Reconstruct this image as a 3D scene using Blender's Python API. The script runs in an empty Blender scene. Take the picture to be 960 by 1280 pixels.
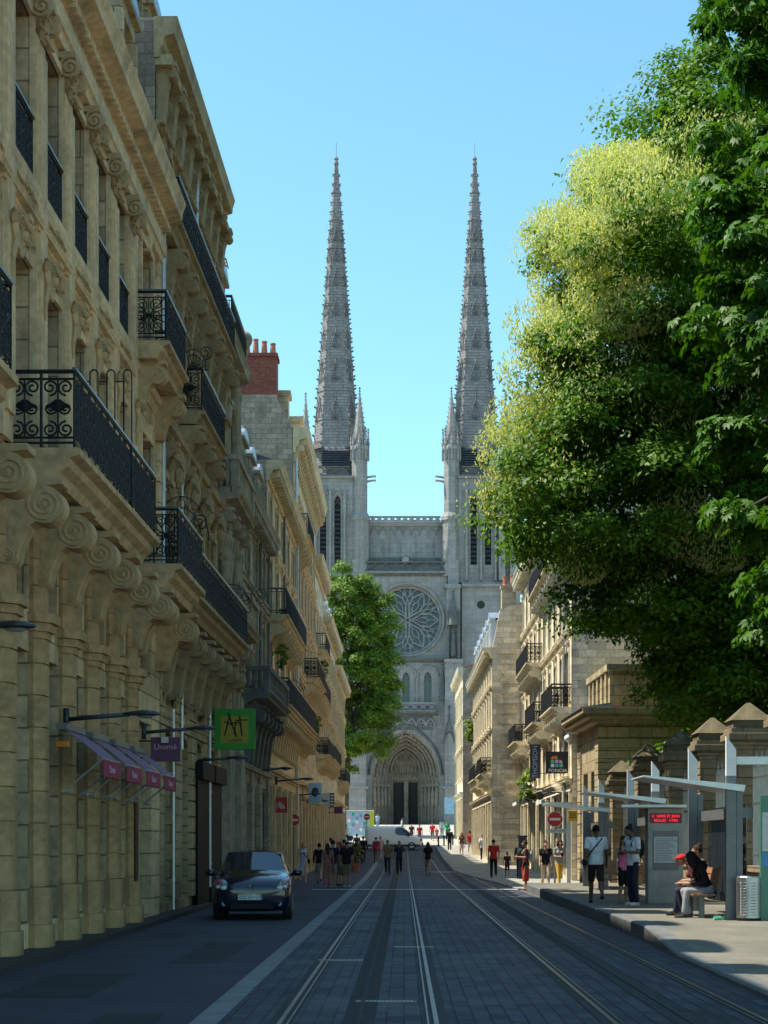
import bpy, math, random
import numpy as np
from mathutils import Matrix, Vector
random.seed(7); rng = np.random.default_rng(7)
PI = math.pi
SC = bpy.context.scene
COL = SC.collection
FPX, VX, HY, EYE = 2080.0, 505.0, 1055.0, 1.65      # focal length (px of the photo), vanishing point, eye height

def gz(y):                                           # the street climbs towards the cathedral square
    if y <= 70: return 0.0
    return 3.9 * ((min(y, 195.0) - 70) / 125.0) ** 2
def at(px, Y): return (px - VX) * Y / FPX
def zat(py, Y): return EYE + (HY - py) * Y / FPX
def depth_of(py):                                    # distance of the ground point seen at height py
    best = None; Y = 12.0
    while Y < 195:
        d = zat(py, Y) - gz(Y)
        if d <= 0: return Y
        Y += 0.25
    return 190.0

# ---------------------------------------------------------------- mesh builder
class MB:
    def __init__(s): s.v = []; s.f = []; s.m = None
    def add(s, vs, fs):
        n = len(s.v)
        if s.m is not None: vs = [tuple(s.m @ Vector(p)) for p in vs]
        s.v.extend(vs); s.f.extend([tuple(i + n for i in f) for f in fs])
    def quad(s, a, b, c, d): s.add([a, b, c, d], [(0, 1, 2, 3)])
    def box(s, x0, x1, y0, y1, z0, z1):
        s.add([(x0,y0,z0),(x1,y0,z0),(x1,y1,z0),(x0,y1,z0),(x0,y0,z1),(x1,y0,z1),(x1,y1,z1),(x0,y1,z1)],
              [(0,3,2,1),(4,5,6,7),(0,1,5,4),(1,2,6,5),(2,3,7,6),(3,0,4,7)])
    def cbox(s, cx, cy, cz, sx, sy, sz): s.box(cx-sx/2, cx+sx/2, cy-sy/2, cy+sy/2, cz-sz/2, cz+sz/2)
    def frust(s, cx, cy, z0, z1, a0, b0, a1, b1):    # rectangular frustum, half sizes
        s.add([(cx-a0,cy-b0,z0),(cx+a0,cy-b0,z0),(cx+a0,cy+b0,z0),(cx-a0,cy+b0,z0),
               (cx-a1,cy-b1,z1),(cx+a1,cy-b1,z1),(cx+a1,cy+b1,z1),(cx-a1,cy+b1,z1)],
              [(0,3,2,1),(4,5,6,7),(0,1,5,4),(1,2,6,5),(2,3,7,6),(3,0,4,7)])
    def prism(s, poly, axis, c0, c1):                # poly (a,b): axis x -> (y,z), y -> (x,z), z -> (x,y)
        n = len(poly)
        def P(a, b, c): return {'x': (c, a, b), 'y': (a, c, b), 'z': (a, b, c)}[axis]
        vs = [P(a, b, c0) for a, b in poly] + [P(a, b, c1) for a, b in poly]
        ar = sum(poly[i][0]*poly[(i+1)%n][1]-poly[(i+1)%n][0]*poly[i][1] for i in range(n))
        flip = (ar < 0) != (axis == 'y')
        fs = [tuple(range(n))[::-1], tuple(range(n, 2*n))] + [(i, (i+1)%n, (i+1)%n+n, i+n) for i in range(n)]
        if flip: fs = [f[::-1] for f in fs]
        if (c1 < c0): fs = [f[::-1] for f in fs]
        s.add(vs, fs)
    def tube(s, pts, r, n=5, closed=False, r1=None):
        P = [Vector(p) for p in pts]; k = len(P)
        if k < 2: return
        vs = []; fs = []
        ref = Vector((0, 0, 1)); prev = None
        for i, p in enumerate(P):
            if closed: t = P[(i+1) % k] - P[i-1]
            else: t = P[min(i+1, k-1)] - P[max(i-1, 0)]
            if t.length < 1e-9: t = Vector((0, 0, 1))
            t.normalize()
            if prev is None:
                a = t.cross(ref)
                if a.length < 1e-3: a = t.cross(Vector((1, 0, 0)))
            else:
                a = prev - t * prev.dot(t)
                if a.length < 1e-4: a = t.cross(ref)
            a.normalize(); b = t.cross(a); prev = a
            rr = r if r1 is None else r + (r1 - r) * i / (k - 1)
            for j in range(n):
                q = 2*PI*j/n
                vs.append(tuple(p + a*(rr*math.cos(q)) + b*(rr*math.sin(q))))
        for i in range(k if closed else k-1):
            for j in range(n):
                i2 = (i+1) % k; j2 = (j+1) % n
                fs.append((i*n+j, i*n+j2, i2*n+j2, i2*n+j))
        if not closed:
            fs.append(tuple(range(n))[::-1]); fs.append(tuple(range((k-1)*n, k*n)))
        s.add(vs, fs)
    def cyl(s, p0, p1, r0, r1=None, n=12): s.tube([p0, p1], r0, n, r1=r0 if r1 is None else r1)
    def lathe(s, prof, cx=0, cy=0, n=16, sx=1, sy=1):
        vs = []; fs = []; k = len(prof)
        for r, z in prof:
            for j in range(n):
                q = 2*PI*j/n + PI/n
                vs.append((cx + sx*r*math.cos(q), cy + sy*r*math.sin(q), z))
        for i in range(k-1):
            for j in range(n):
                j2 = (j+1) % n
                fs.append((i*n+j, i*n+j2, (i+1)*n+j2, (i+1)*n+j))
        fs.append(tuple(range(n))[::-1]); fs.append(tuple(range((k-1)*n, k*n)))
        s.add(vs, fs)
    def ell(s, c, r, n=12, m=8):
        prof = [(max(1e-3, math.sin(PI*i/m)), -math.cos(PI*i/m)) for i in range(m+1)]
        vs = []; fs = []
        for a, z in prof:
            for j in range(n):
                q = 2*PI*j/n
                vs.append((c[0]+r[0]*a*math.cos(q), c[1]+r[1]*a*math.sin(q), c[2]+r[2]*z))
        for i in range(m):
            for j in range(n):
                j2 = (j+1) % n
                fs.append((i*n+j, i*n+j2, (i+1)*n+j2, (i+1)*n+j))
        fs.append(tuple(range(n))[::-1]); fs.append(tuple(range(m*n, (m+1)*n)))
        s.add(vs, fs)
    def capsule(s, p0, p1, r0, r1, n=10):
        p0 = Vector(p0); p1 = Vector(p1); t = (p1-p0)
        L = t.length
        if L < 1e-6: s.ell(p0, (r0,)*3, n, 6); return
        t.normalize(); pts = []; rs = []
        for a in (-88, -60, -30, 0): pts.append(p0 + t*(r0*math.sin(math.radians(a)))); rs.append(r0*math.cos(math.radians(a)))
        for a in (0, 30, 60, 88): pts.append(p1 + t*(r1*math.sin(math.radians(a)))); rs.append(r1*math.cos(math.radians(a)))
        a = t.cross(Vector((0.3, 0.2, 1)));
        if a.length < 1e-3: a = t.cross(Vector((1, 0, 0)))
        a.normalize(); b = t.cross(a); vs = []; fs = []
        for p, r in zip(pts, rs):
            for j in range(n):
                q = 2*PI*j/n; vs.append(tuple(p + a*(r*math.cos(q)) + b*(r*math.sin(q))))
        k = len(pts)
        for i in range(k-1):
            for j in range(n):
                j2 = (j+1) % n; fs.append((i*n+j, i*n+j2, (i+1)*n+j2, (i+1)*n+j))
        fs.append(tuple(range(n))[::-1]); fs.append(tuple(range((k-1)*n, k*n)))
        s.add(vs, fs)
    def mesh(s, name, smooth=False):
        me = bpy.data.meshes.new(name); me.from_pydata(s.v, [], s.f); me.update()
        if smooth: me.polygons.foreach_set('use_smooth', [True]*len(me.polygons))
        return me
    def build(s, name, mat, parent=None, smooth=False, bevel=0, sub=0):
        o = link(name, s.mesh(name, smooth), mat, parent)
        if bevel:
            b = o.modifiers.new('bevel', 'BEVEL'); b.width = bevel; b.segments = 2; b.limit_method = 'ANGLE'; b.angle_limit = math.radians(40)
        if sub:
            b = o.modifiers.new('sub', 'SUBSURF'); b.levels = sub; b.render_levels = sub
        return o

def link(name, me, mat=None, parent=None, loc=None, rot=None):
    o = bpy.data.objects.new(name, me)
    if mat is not None and len(me.materials) == 0: me.materials.append(mat)
    COL.objects.link(o)
    if parent is not None: o.parent = parent
    if loc is not None: o.location = loc
    if rot is not None: o.rotation_euler = rot
    return o
def thing(name, label, cat, loc=(0,0,0), rz=0.0, group=None):
    o = bpy.data.objects.new(name, None); COL.objects.link(o)
    o.empty_display_size = 0.2
    o.location = loc; o.rotation_euler = (0, 0, rz)
    return tag(o, label, cat, group)
def tag(o, label, cat, group=None):
    o['label'] = label; o['category'] = cat
    if group: o['group'] = group
    return o
def struct(o): o['kind'] = 'structure'; return o
def copy_tree(o, parent=None):
    c = o.copy(); COL.objects.link(c)
    if parent is not None: c.parent = parent
    for ch in list(o.children): copy_tree(ch, c)
    return c
def eval_mesh(o, name):
    dg = bpy.context.evaluated_depsgraph_get()
    me = bpy.data.meshes.new_from_object(o.evaluated_get(dg)); me.name = name
    return me
def text_obj(txt, size, mat, parent, loc, rot=(PI/2, 0, 0), ext=0.004, name='lettering', align='CENTER', sx=1.0):
    c = bpy.data.curves.new('t', 'FONT'); c.body = txt; c.size = size; c.extrude = ext; c.align_x = align; c.align_y = 'CENTER'; c.resolution_u = 2
    o = bpy.data.objects.new('t', c); COL.objects.link(o)
    bpy.context.view_layer.update()
    me = eval_mesh(o, name); bpy.data.objects.remove(o); bpy.data.curves.remove(c)
    me.materials.clear(); me.materials.append(mat)
    t = link(name, me, mat, parent, loc, rot); t.scale = (sx, 1, 1)
    return t

# ---------------------------------------------------------------- materials
def nodes(name):
    m = bpy.data.materials.new(name); m.use_nodes = True
    nt = m.node_tree; b = nt.nodes['Principled BSDF']
    return m, nt, b
def plain(name, col, rough=0.6, metal=0.0, spec=0.5, var=0.12, scale=6.0, emit=0, bump=0.0):
    m, nt, b = nodes(name)
    b.inputs['Roughness'].default_value = rough; b.inputs['Metallic'].default_value = metal
    b.inputs['Specular IOR Level'].default_value = spec
    if var:
        tc = nt.nodes.new('ShaderNodeTexCoord'); n = nt.nodes.new('ShaderNodeTexNoise')
        n.inputs['Scale'].default_value = scale; n.inputs['Detail'].default_value = 5
        nt.links.new(tc.outputs['Object'], n.inputs['Vector'])
        r = nt.nodes.new('ShaderNodeValToRGB'); c = col
        r.color_ramp.elements[0].position = 0.3; r.color_ramp.elements[1].position = 0.7
        r.color_ramp.elements[0].color = tuple(x*(1-var) for x in c)+(1,)
        r.color_ramp.elements[1].color = tuple(min(1, x*(1+var)) for x in c)+(1,)
        nt.links.new(n.outputs['Fac'], r.inputs['Fac']); nt.links.new(r.outputs['Color'], b.inputs['Base Color'])
        if bump:
            bp = nt.nodes.new('ShaderNodeBump'); bp.inputs['Strength'].default_value = bump; bp.inputs['Distance'].default_value = 0.02
            nt.links.new(n.outputs['Fac'], bp.inputs['Height']); nt.links.new(bp.outputs['Normal'], b.inputs['Normal'])
    else: b.inputs['Base Color'].default_value = tuple(col)+(1,)
    if emit:
        b.inputs['Emission Color'].default_value = tuple(col)+(1,); b.inputs['Emission Strength'].default_value = emit
    return m
def mathn(nt, op, a, b=None):
    n = nt.nodes.new('ShaderNodeMath'); n.operation = op
    for i, x in enumerate((a, b)):
        if x is None: continue
        if isinstance(x, (int, float)): n.inputs[i].default_value = x
        else: nt.links.new(x, n.inputs[i])
    return n.outputs[0]
def mixc(nt, fac, a, b, mode='MIX'):
    n = nt.nodes.new('ShaderNodeMix'); n.data_type = 'RGBA'; n.blend_type = mode
    for key, x in (('Factor', fac), ('A', a), ('B', b)):
        s = [i for i in n.inputs if i.name == key and (i.type == ('VALUE' if key == 'Factor' else 'RGBA'))][0]
        if isinstance(x, (int, float)): s.default_value = x
        elif isinstance(x, tuple): s.default_value = x if len(x) == 4 else x+(1,)
        else: nt.links.new(x, s)
    return [o for o in n.outputs if o.type == 'RGBA'][0]
def ramp(nt, fac, stops):
    r = nt.nodes.new('ShaderNodeValToRGB'); e = r.color_ramp.elements
    while len(e) < len(stops): e.new(0.5)
    for k, (p, c) in zip(e, stops): k.position = p; k.color = (c, c, c, 1) if isinstance(c, (int, float)) else tuple(c)+(1,)
    nt.links.new(fac, r.inputs['Fac']); return r.outputs['Color']
def stone(name, col, bw=0.9, bh=0.42, mortar=0.014, mdark=0.55, stain=0.35, streak=0.35, grime=(0.10, 0.095, 0.085), bumpy=0.5, varc=0.22):
    m, nt, b = nodes(name); L = nt.links.new
    tc = nt.nodes.new('ShaderNodeTexCoord'); sp = nt.nodes.new('ShaderNodeSeparateXYZ'); L(tc.outputs['Object'], sp.inputs[0])
    u = mathn(nt, 'ADD', sp.outputs['X'], sp.outputs['Y'])
    cb = nt.nodes.new('ShaderNodeCombineXYZ'); L(u, cb.inputs['X']); L(sp.outputs['Z'], cb.inputs['Y'])
    br = nt.nodes.new('ShaderNodeTexBrick'); L(cb.outputs[0], br.inputs['Vector'])
    br.inputs['Scale'].default_value = 1; br.inputs['Brick Width'].default_value = bw; br.inputs['Row Height'].default_value = bh
    br.inputs['Mortar Size'].default_value = mortar; br.inputs['Mortar Smooth'].default_value = 0.2
    c = Vector(col)
    br.inputs['Color1'].default_value = tuple(c*(1+varc))+(1,); br.inputs['Color2'].default_value = tuple(c*(1-varc))+(1,)
    br.inputs['Mortar'].default_value = tuple(c*mdark)+(1,)
    n1 = nt.nodes.new('ShaderNodeTexNoise'); n1.inputs['Scale'].default_value = 1.1; n1.inputs['Detail'].default_value = 9; n1.inputs['Roughness'].default_value = 0.7
    L(tc.outputs['Object'], n1.inputs['Vector'])
    st = ramp(nt, n1.outputs['Fac'], [(0.46, 0.0), (0.68, stain)])
    c1 = mixc(nt, st, br.outputs['Color'], tuple(grime))
    mp = nt.nodes.new('ShaderNodeMapping'); mp.inputs['Scale'].default_value = (2.2, 2.2, 0.16); L(tc.outputs['Object'], mp.inputs['Vector'])
    n2 = nt.nodes.new('ShaderNodeTexNoise'); n2.inputs['Scale'].default_value = 1.0; n2.inputs['Detail'].default_value = 5; L(mp.outputs[0], n2.inputs['Vector'])
    sk = ramp(nt, n2.outputs['Fac'], [(0.5, 0.0), (0.75, streak)])
    c2 = mixc(nt, sk, c1, tuple(x*1.1 for x in grime))
    n3 = nt.nodes.new('ShaderNodeTexNoise'); n3.inputs['Scale'].default_value = 9; n3.inputs['Detail'].default_value = 6; L(tc.outputs['Object'], n3.inputs['Vector'])
    sp3 = ramp(nt, n3.outputs['Fac'], [(0.3, 0.8), (0.7, 1.12)])
    c3 = mixc(nt, 1.0, c2, sp3, 'MULTIPLY')
    L(c3, b.inputs['Base Color']); b.inputs['Roughness'].default_value = 0.88; b.inputs['Specular IOR Level'].default_value = 0.25
    h = mathn(nt, 'ADD', mathn(nt, 'MULTIPLY', br.outputs['Fac'], -1.0), mathn(nt, 'MULTIPLY', n3.outputs['Fac'], 0.5))
    bp = nt.nodes.new('ShaderNodeBump'); bp.inputs['Strength'].default_value = bumpy; bp.inputs['Distance'].default_value = 0.03
    L(h, bp.inputs['Height']); L(bp.outputs['Normal'], b.inputs['Normal'])
    return m
def carved(name, col, scale=5.0, grime=(0.09, 0.085, 0.075), amt=0.45):          # relief ornament with dirt in its own shape
    m, nt, b = nodes(name); L = nt.links.new
    tc = nt.nodes.new('ShaderNodeTexCoord'); v = nt.nodes.new('ShaderNodeTexVoronoi'); v.inputs['Scale'].default_value = scale
    L(tc.outputs['Object'], v.inputs['Vector'])
    n = nt.nodes.new('ShaderNodeTexNoise'); n.inputs['Scale'].default_value = scale*0.8; n.inputs['Detail'].default_value = 6; L(tc.outputs['Object'], n.inputs['Vector'])
    n2 = nt.nodes.new('ShaderNodeTexNoise'); n2.inputs['Scale'].default_value = 1.1; n2.inputs['Detail'].default_value = 4; L(tc.outputs['Object'], n2.inputs['Vector'])
    f = ramp(nt, n.outputs['Fac'], [(0.4, 0.0), (0.75, amt)])
    c = mixc(nt, f, tuple(col), tuple(grime)); c = mixc(nt, 1.0, c, ramp(nt, n2.outputs['Fac'], [(0.3, 0.78), (0.7, 1.1)]), 'MULTIPLY')
    L(c, b.inputs['Base Color']); b.inputs['Roughness'].default_value = 0.9; b.inputs['Specular IOR Level'].default_value = 0.2
    bp = nt.nodes.new('ShaderNodeBump'); bp.inputs['Strength'].default_value = 0.5; bp.inputs['Distance'].default_value = 0.04
    L(mathn(nt, 'ADD', v.outputs['Distance'], n.outputs['Fac']), bp.inputs['Height']); L(bp.outputs['Normal'], b.inputs['Normal'])
    return m
def leafmat(name, c0, c1, trans=0.35, rough=0.38, spec=0.5):
    m, nt, b = nodes(name); L = nt.links.new
    g = nt.nodes.new('ShaderNodeNewGeometry'); tc = nt.nodes.new('ShaderNodeTexCoord')
    n = nt.nodes.new('ShaderNodeTexNoise'); n.inputs['Scale'].default_value = 0.35; n.inputs['Detail'].default_value = 2; L(tc.outputs['Object'], n.inputs['Vector'])
    f = mathn(nt, 'ADD', mathn(nt, 'MULTIPLY', g.outputs['Random Per Island'], 0.7), mathn(nt, 'MULTIPLY', n.outputs['Fac'], 0.4))
    c = mixc(nt, f, tuple(c0), tuple(c1))
    L(c, b.inputs['Base Color']); b.inputs['Roughness'].default_value = rough; b.inputs['Specular IOR Level'].default_value = spec
    t = nt.nodes.new('ShaderNodeBsdfTranslucent'); L(mixc(nt, 1.0, c, (1.5, 1.6, 0.4, 1), 'MULTIPLY'), t.inputs['Color'])
    mx = nt.nodes.new('ShaderNodeMixShader'); mx.inputs[0].default_value = trans
    out = nt.nodes['Material Output']; L(b.outputs[0], mx.inputs[1]); L(t.outputs[0], mx.inputs[2]); L(mx.outputs[0], out.inputs['Surface'])
    return m
def glassmat(name, col=(0.02, 0.025, 0.03), rough=0.06):
    m, nt, b = nodes(name); b.inputs['Base Color'].default_value = tuple(col)+(1,); b.inputs['Roughness'].default_value = rough
    b.inputs['Specular IOR Level'].default_value = 0.7
    tc = nt.nodes.new('ShaderNodeTexCoord'); n = nt.nodes.new('ShaderNodeTexNoise'); n.inputs['Scale'].default_value = 1.3
    nt.links.new(tc.outputs['Object'], n.inputs['Vector'])
    bp = nt.nodes.new('ShaderNodeBump'); bp.inputs['Strength'].default_value = 0.05; bp.inputs['Distance'].default_value = 0.05
    nt.links.new(n.outputs['Fac'], bp.inputs['Height']); nt.links.new(bp.outputs['Normal'], b.inputs['Normal'])
    return m
def pavermat(name, col, bw, bh, mdark=0.45, rot=0.0, rough=0.55, var=0.25):
    m, nt, b = nodes(name); L = nt.links.new
    tc = nt.nodes.new('ShaderNodeTexCoord'); mp = nt.nodes.new('ShaderNodeMapping'); mp.inputs['Rotation'].default_value[2] = rot
    L(tc.outputs['Object'], mp.inputs['Vector'])
    br = nt.nodes.new('ShaderNodeTexBrick'); L(mp.outputs[0], br.inputs['Vector'])
    br.inputs['Scale'].default_value = 1; br.inputs['Brick Width'].default_value = bw; br.inputs['Row Height'].default_value = bh
    br.inputs['Mortar Size'].default_value = 0.011; c = Vector(col)
    br.inputs['Color1'].default_value = tuple(c*(1+var))+(1,); br.inputs['Color2'].default_value = tuple(c*(1-var))+(1,); br.inputs['Mortar'].default_value = tuple(c*mdark)+(1,)
    n = nt.nodes.new('ShaderNodeTexNoise'); n.inputs['Scale'].default_value = 0.5; n.inputs['Detail'].default_value = 7; n.inputs['Roughness'].default_value = 0.7; L(tc.outputs['Object'], n.inputs['Vector'])
    c1 = mixc(nt, 1.0, br.outputs['Color'], ramp(nt, n.outputs['Fac'], [(0.3, 0.65), (0.7, 1.25)]), 'MULTIPLY')
    n2 = nt.nodes.new('ShaderNodeTexNoise'); n2.inputs['Scale'].default_value = 3.3; n2.inputs['Detail'].default_value = 3; L(tc.outputs['Object'], n2.inputs['Vector'])
    c1 = mixc(nt, ramp(nt, n2.outputs['Fac'], [(0.66, 0.0), (0.74, 0.55)]), c1, tuple(c*1.9))
    L(c1, b.inputs['Base Color']); b.inputs['Specular IOR Level'].default_value = 0.18
    L(ramp(nt, n.outputs['Fac'], [(0.3, rough-0.1), (0.7, rough+0.2)]), b.inputs['Roughness'])
    bp = nt.nodes.new('ShaderNodeBump'); bp.inputs['Strength'].default_value = 0.5; bp.inputs['Distance'].default_value = 0.01
    L(mathn(nt, 'ADD', mathn(nt, 'MULTIPLY', br.outputs['Fac'], -1.0), mathn(nt, 'MULTIPLY', n2.outputs['Fac'], 0.6)), bp.inputs['Height']); L(bp.outputs['Normal'], b.inputs['Normal'])
    return m
def asphaltmat(name, col, rough=0.75):
    m, nt, b = nodes(name); L = nt.links.new
    tc = nt.nodes.new('ShaderNodeTexCoord')
    n = nt.nodes.new('ShaderNodeTexNoise'); n.inputs['Scale'].default_value = 0.6; n.inputs['Detail'].default_value = 8; n.inputs['Roughness'].default_value = 0.7; L(tc.outputs['Object'], n.inputs['Vector'])
    n2 = nt.nodes.new('ShaderNodeTexNoise'); n2.inputs['Scale'].default_value = 60; n2.inputs['Detail'].default_value = 3; L(tc.outputs['Object'], n2.inputs['Vector'])
    c = mixc(nt, 1.0, tuple(col), ramp(nt, n.outputs['Fac'], [(0.3, 0.7), (0.7, 1.3)]), 'MULTIPLY')
    c = mixc(nt, 1.0, c, ramp(nt, n2.outputs['Fac'], [(0.3, 0.7), (0.7, 1.4)]), 'MULTIPLY')
    v = nt.nodes.new('ShaderNodeTexVoronoi'); v.inputs['Scale'].default_value = 2.6; v.inputs['Randomness'].default_value = 1; L(tc.outputs['Object'], v.inputs['Vector'])
    c = mixc(nt, ramp(nt, v.outputs['Distance'], [(0.03, 0.6), (0.06, 0.0)]), c, (0.16, 0.15, 0.11))      # bits of dry leaf and gum
    L(c, b.inputs['Base Color']); b.inputs['Roughness'].default_value = rough; b.inputs['Specular IOR Level'].default_value = 0.25
    bp = nt.nodes.new('ShaderNodeBump'); bp.inputs['Strength'].default_value = 0.4; bp.inputs['Distance'].default_value = 0.008
    L(n2.outputs['Fac'], bp.inputs['Height']); L(bp.outputs['Normal'], b.inputs['Normal'])
    return m
M = {}
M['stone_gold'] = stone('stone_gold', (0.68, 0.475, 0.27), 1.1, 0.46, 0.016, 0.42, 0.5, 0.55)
M['plain_gold'] = stone('plain_gold', (0.72, 0.51, 0.295), 40, 40, 0.0, 0.42, 0.35, 0.45)
M['pier_gold_shade'] = stone('pier_gold_shade', (0.46, 0.285, 0.14), 40, 40, 0.0, 0.42, 0.55, 0.6, (0.05, 0.04, 0.03))  # darker than the upper stone: shade under the balconies put into the colour
M['plain_olive'] = stone('plain_olive', (0.48, 0.34, 0.185), 40, 40, 0.0, 0.42, 0.5, 0.6)
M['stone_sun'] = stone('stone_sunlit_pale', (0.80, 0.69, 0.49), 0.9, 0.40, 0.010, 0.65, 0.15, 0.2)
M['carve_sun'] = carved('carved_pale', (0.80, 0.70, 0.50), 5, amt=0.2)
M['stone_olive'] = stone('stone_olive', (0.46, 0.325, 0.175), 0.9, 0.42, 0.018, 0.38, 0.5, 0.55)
M['stone_grey'] = stone('stone_grey', (0.46, 0.375, 0.27), 0.9, 0.38, 0.012, 0.5, 0.4, 0.4)
M['stone_cream'] = stone('stone_cream', (0.70, 0.53, 0.31), 1.0, 0.40, 0.010, 0.65, 0.2, 0.25)
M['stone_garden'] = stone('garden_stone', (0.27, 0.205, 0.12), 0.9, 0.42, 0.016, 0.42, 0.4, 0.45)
M['stone_tan'] = stone('stone_tan', (0.62, 0.47, 0.28), 0.9, 0.38, 0.012, 0.6, 0.25, 0.3)
M['stone_white'] = stone('stone_white', (0.62, 0.56, 0.41), 0.9, 0.38, 0.010, 0.65, 0.2, 0.25)
M['stone_side'] = stone('stone_side', (0.72, 0.64, 0.50), 0.8, 0.34, 0.012, 0.6, 0.35, 0.35)
M['stone_gable'] = stone('stone_gable', (0.40, 0.31, 0.225), 0.5, 0.24, 0.010, 0.55, 0.5, 0.5)
M['cath'] = stone('cathedral_stone', (0.35, 0.325, 0.305), 1.2, 0.55, 0.02, 0.75, 0.4, 0.6, (0.16, 0.155, 0.145), 0.5, 0.09)
M['cath_warm'] = carved('portal_stone', (0.33, 0.275, 0.21), 3.5, (0.12, 0.11, 0.09), 0.5)
M['spire'] = stone('spire_stone', (0.29, 0.27, 0.26), 0.9, 0.36, 0.03, 0.6, 0.45, 0.55, (0.12, 0.115, 0.115), 0.8, 0.12)
M['cath_dark'] = plain('weathered_and_shade_stone', (0.13, 0.13, 0.125), 0.9, var=0.3, scale=2, bump=0.4)  # weathered stone; also stands in for shade in recesses and spire holes
M['carve_gold'] = carved('carved_gold', (0.62, 0.425, 0.23), 6)
M['carve_olive'] = carved('carved_olive', (0.45, 0.32, 0.175), 5)
M['carve_grey'] = carved('carved_grey', (0.46, 0.38, 0.28), 5)
M['carve_cream'] = carved('carved_cream', (0.68, 0.52, 0.31), 5, amt=0.3)
M['slate'] = stone('slate', (0.115, 0.125, 0.15), 0.3, 0.16, 0.01, 0.5, 0.3, 0.3, (0.06, 0.06, 0.06), 0.4)
M['zinc'] = plain('zinc', (0.36, 0.39, 0.43), 0.38, 0.6, var=0.2, scale=3)
M['brick_red'] = stone('chimney_brick', (0.25, 0.075, 0.05), 0.24, 0.09, 0.012, 1.3, 0.3, 0.2, (0.08, 0.05, 0.04))
M['terracotta'] = plain('terracotta', (0.42, 0.15, 0.08), 0.8, var=0.2)
M['iron'] = plain('wrought_iron', (0.018, 0.019, 0.024), 0.42, 0.3, var=0.2)
M['iron_top_glint'] = plain('handrail_glint', (0.17, 0.16, 0.16), 0.3, 0.5, var=0.3, scale=2)  # lighter than the railing iron: sky glint on rail tops put into the colour
M['rust'] = plain('rusty_iron', (0.11, 0.05, 0.03), 0.7, 0.2, var=0.4)
M['glass'] = glassmat('window_glass')
M['darkglass'] = glassmat('shop_glass', (0.012, 0.012, 0.014), 0.12)
M['frame_white'] = plain('white_frame', (0.62, 0.62, 0.58), 0.5, var=0.08)
M['frame_dark'] = plain('dark_frame', (0.05, 0.045, 0.04), 0.5, var=0.2)
M['frame_grey'] = plain('grey_frame', (0.25, 0.26, 0.27), 0.5, var=0.1)
M['door'] = plain('door_wood', (0.06, 0.04, 0.028), 0.55, var=0.3, scale=3)
M['cdoor'] = plain('church_door', (0.025, 0.02, 0.018), 0.7, var=0.3, scale=2)
M['black'] = plain('black_paint', (0.010, 0.010, 0.011), 0.65, spec=.2, var=0.1)
M['lamp'] = plain('lamp_grey', (0.045, 0.05, 0.062), 0.4, 0.4, var=0.1)
M['pipe'] = plain('zinc_pipe', (0.55, 0.58, 0.60), 0.35, 0.5, var=0.1)
M['white'] = plain('white_paint', (0.80, 0.80, 0.78), 0.45, var=0.05)
M['steel'] = plain('brushed_steel', (0.42, 0.43, 0.44), 0.32, 0.85, var=0.12, scale=3)
M['rail'] = plain('rail_steel', (0.26, 0.245, 0.225), 0.32, 0.75, var=0.25, scale=2)
M['post_grey'] = plain('shelter_grey', (0.16, 0.165, 0.17), 0.42, 0.2, var=0.1)
M['concrete'] = plain('concrete', (0.36, 0.35, 0.32), 0.85, var=0.18, scale=3, bump=0.2)
M['kerb'] = plain('kerb_stone', (0.20, 0.205, 0.21), 0.75, var=0.2, scale=2.5, bump=0.2)
M['granite'] = plain('granite_dark', (0.022, 0.022, 0.024), 0.75, var=0.25, scale=4, bump=0.2)
M['asphalt'] = asphaltmat('asphalt', (0.050, 0.048, 0.064))
M['platform'] = asphaltmat('platform_sand', (0.16, 0.148, 0.12), 0.85)
M['pavers'] = pavermat('track_pavers', (0.060, 0.062, 0.082), 0.30, 0.165, 0.30, PI/2, 0.55, 0.38)
M['sidewalk'] = pavermat('pale_paving', (0.33, 0.31, 0.27), 0.6, 0.4, 0.65, 0, 0.7, 0.12)
M['plaza'] = pavermat('plaza_paving', (0.40, 0.38, 0.34), 0.8, 0.5, 0.75, 0, 0.75, 0.08)
M['earth'] = asphaltmat('ground_grey', (0.20, 0.19, 0.165), 0.9)
M['wood'] = plain('bench_wood', (0.30, 0.14, 0.065), 0.55, var=0.25, scale=5)
M['power'] = plain('power_rail_resin', (0.045, 0.046, 0.048), .8, var=.2, spec=.2)
M['kerb_dark'] = plain('platform_edge', (0.13, 0.13, 0.125), .8, var=.25, scale=3, bump=.3)
M['stone_pavilion'] = stone('pavilion_stone', (0.44, 0.345, 0.20), 0.9, 0.42, 0.016, 0.42, 0.35, 0.4)
M['moss'] = plain('mossy_stone', (0.13, 0.105, 0.06), .95, var=.35, scale=4, bump=.5)
M['patch'] = asphaltmat('asphalt_patch', (0.030, 0.031, 0.036))
M['bark'] = plain('bark', (0.085, 0.065, 0.048), 0.95, var=0.4, scale=4, bump=0.8)
M['leaf_a'] = leafmat('leaf_mid', (0.026, 0.085, 0.007), (0.14, 0.255, 0.018), 0.30, .5, .2)
M['leaf_b'] = leafmat('leaf_chestnut', (0.022, 0.075, 0.008), (0.08, 0.19, 0.016), 0.28, 0.5, .2)
M['leaf_c'] = leafmat('leaf_plane', (0.045, 0.09, 0.010), (0.20, 0.30, 0.036), 0.28, .5, .25)
M['bloom'] = leafmat('blossom', (0.52, 0.52, 0.22), (0.80, 0.76, 0.44), 0.3, 0.8, 0.1)
M['shrub'] = leafmat('shrub_leaf', (0.10, 0.12, 0.02), (0.2, 0.2, 0.04), 0.3)
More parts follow.
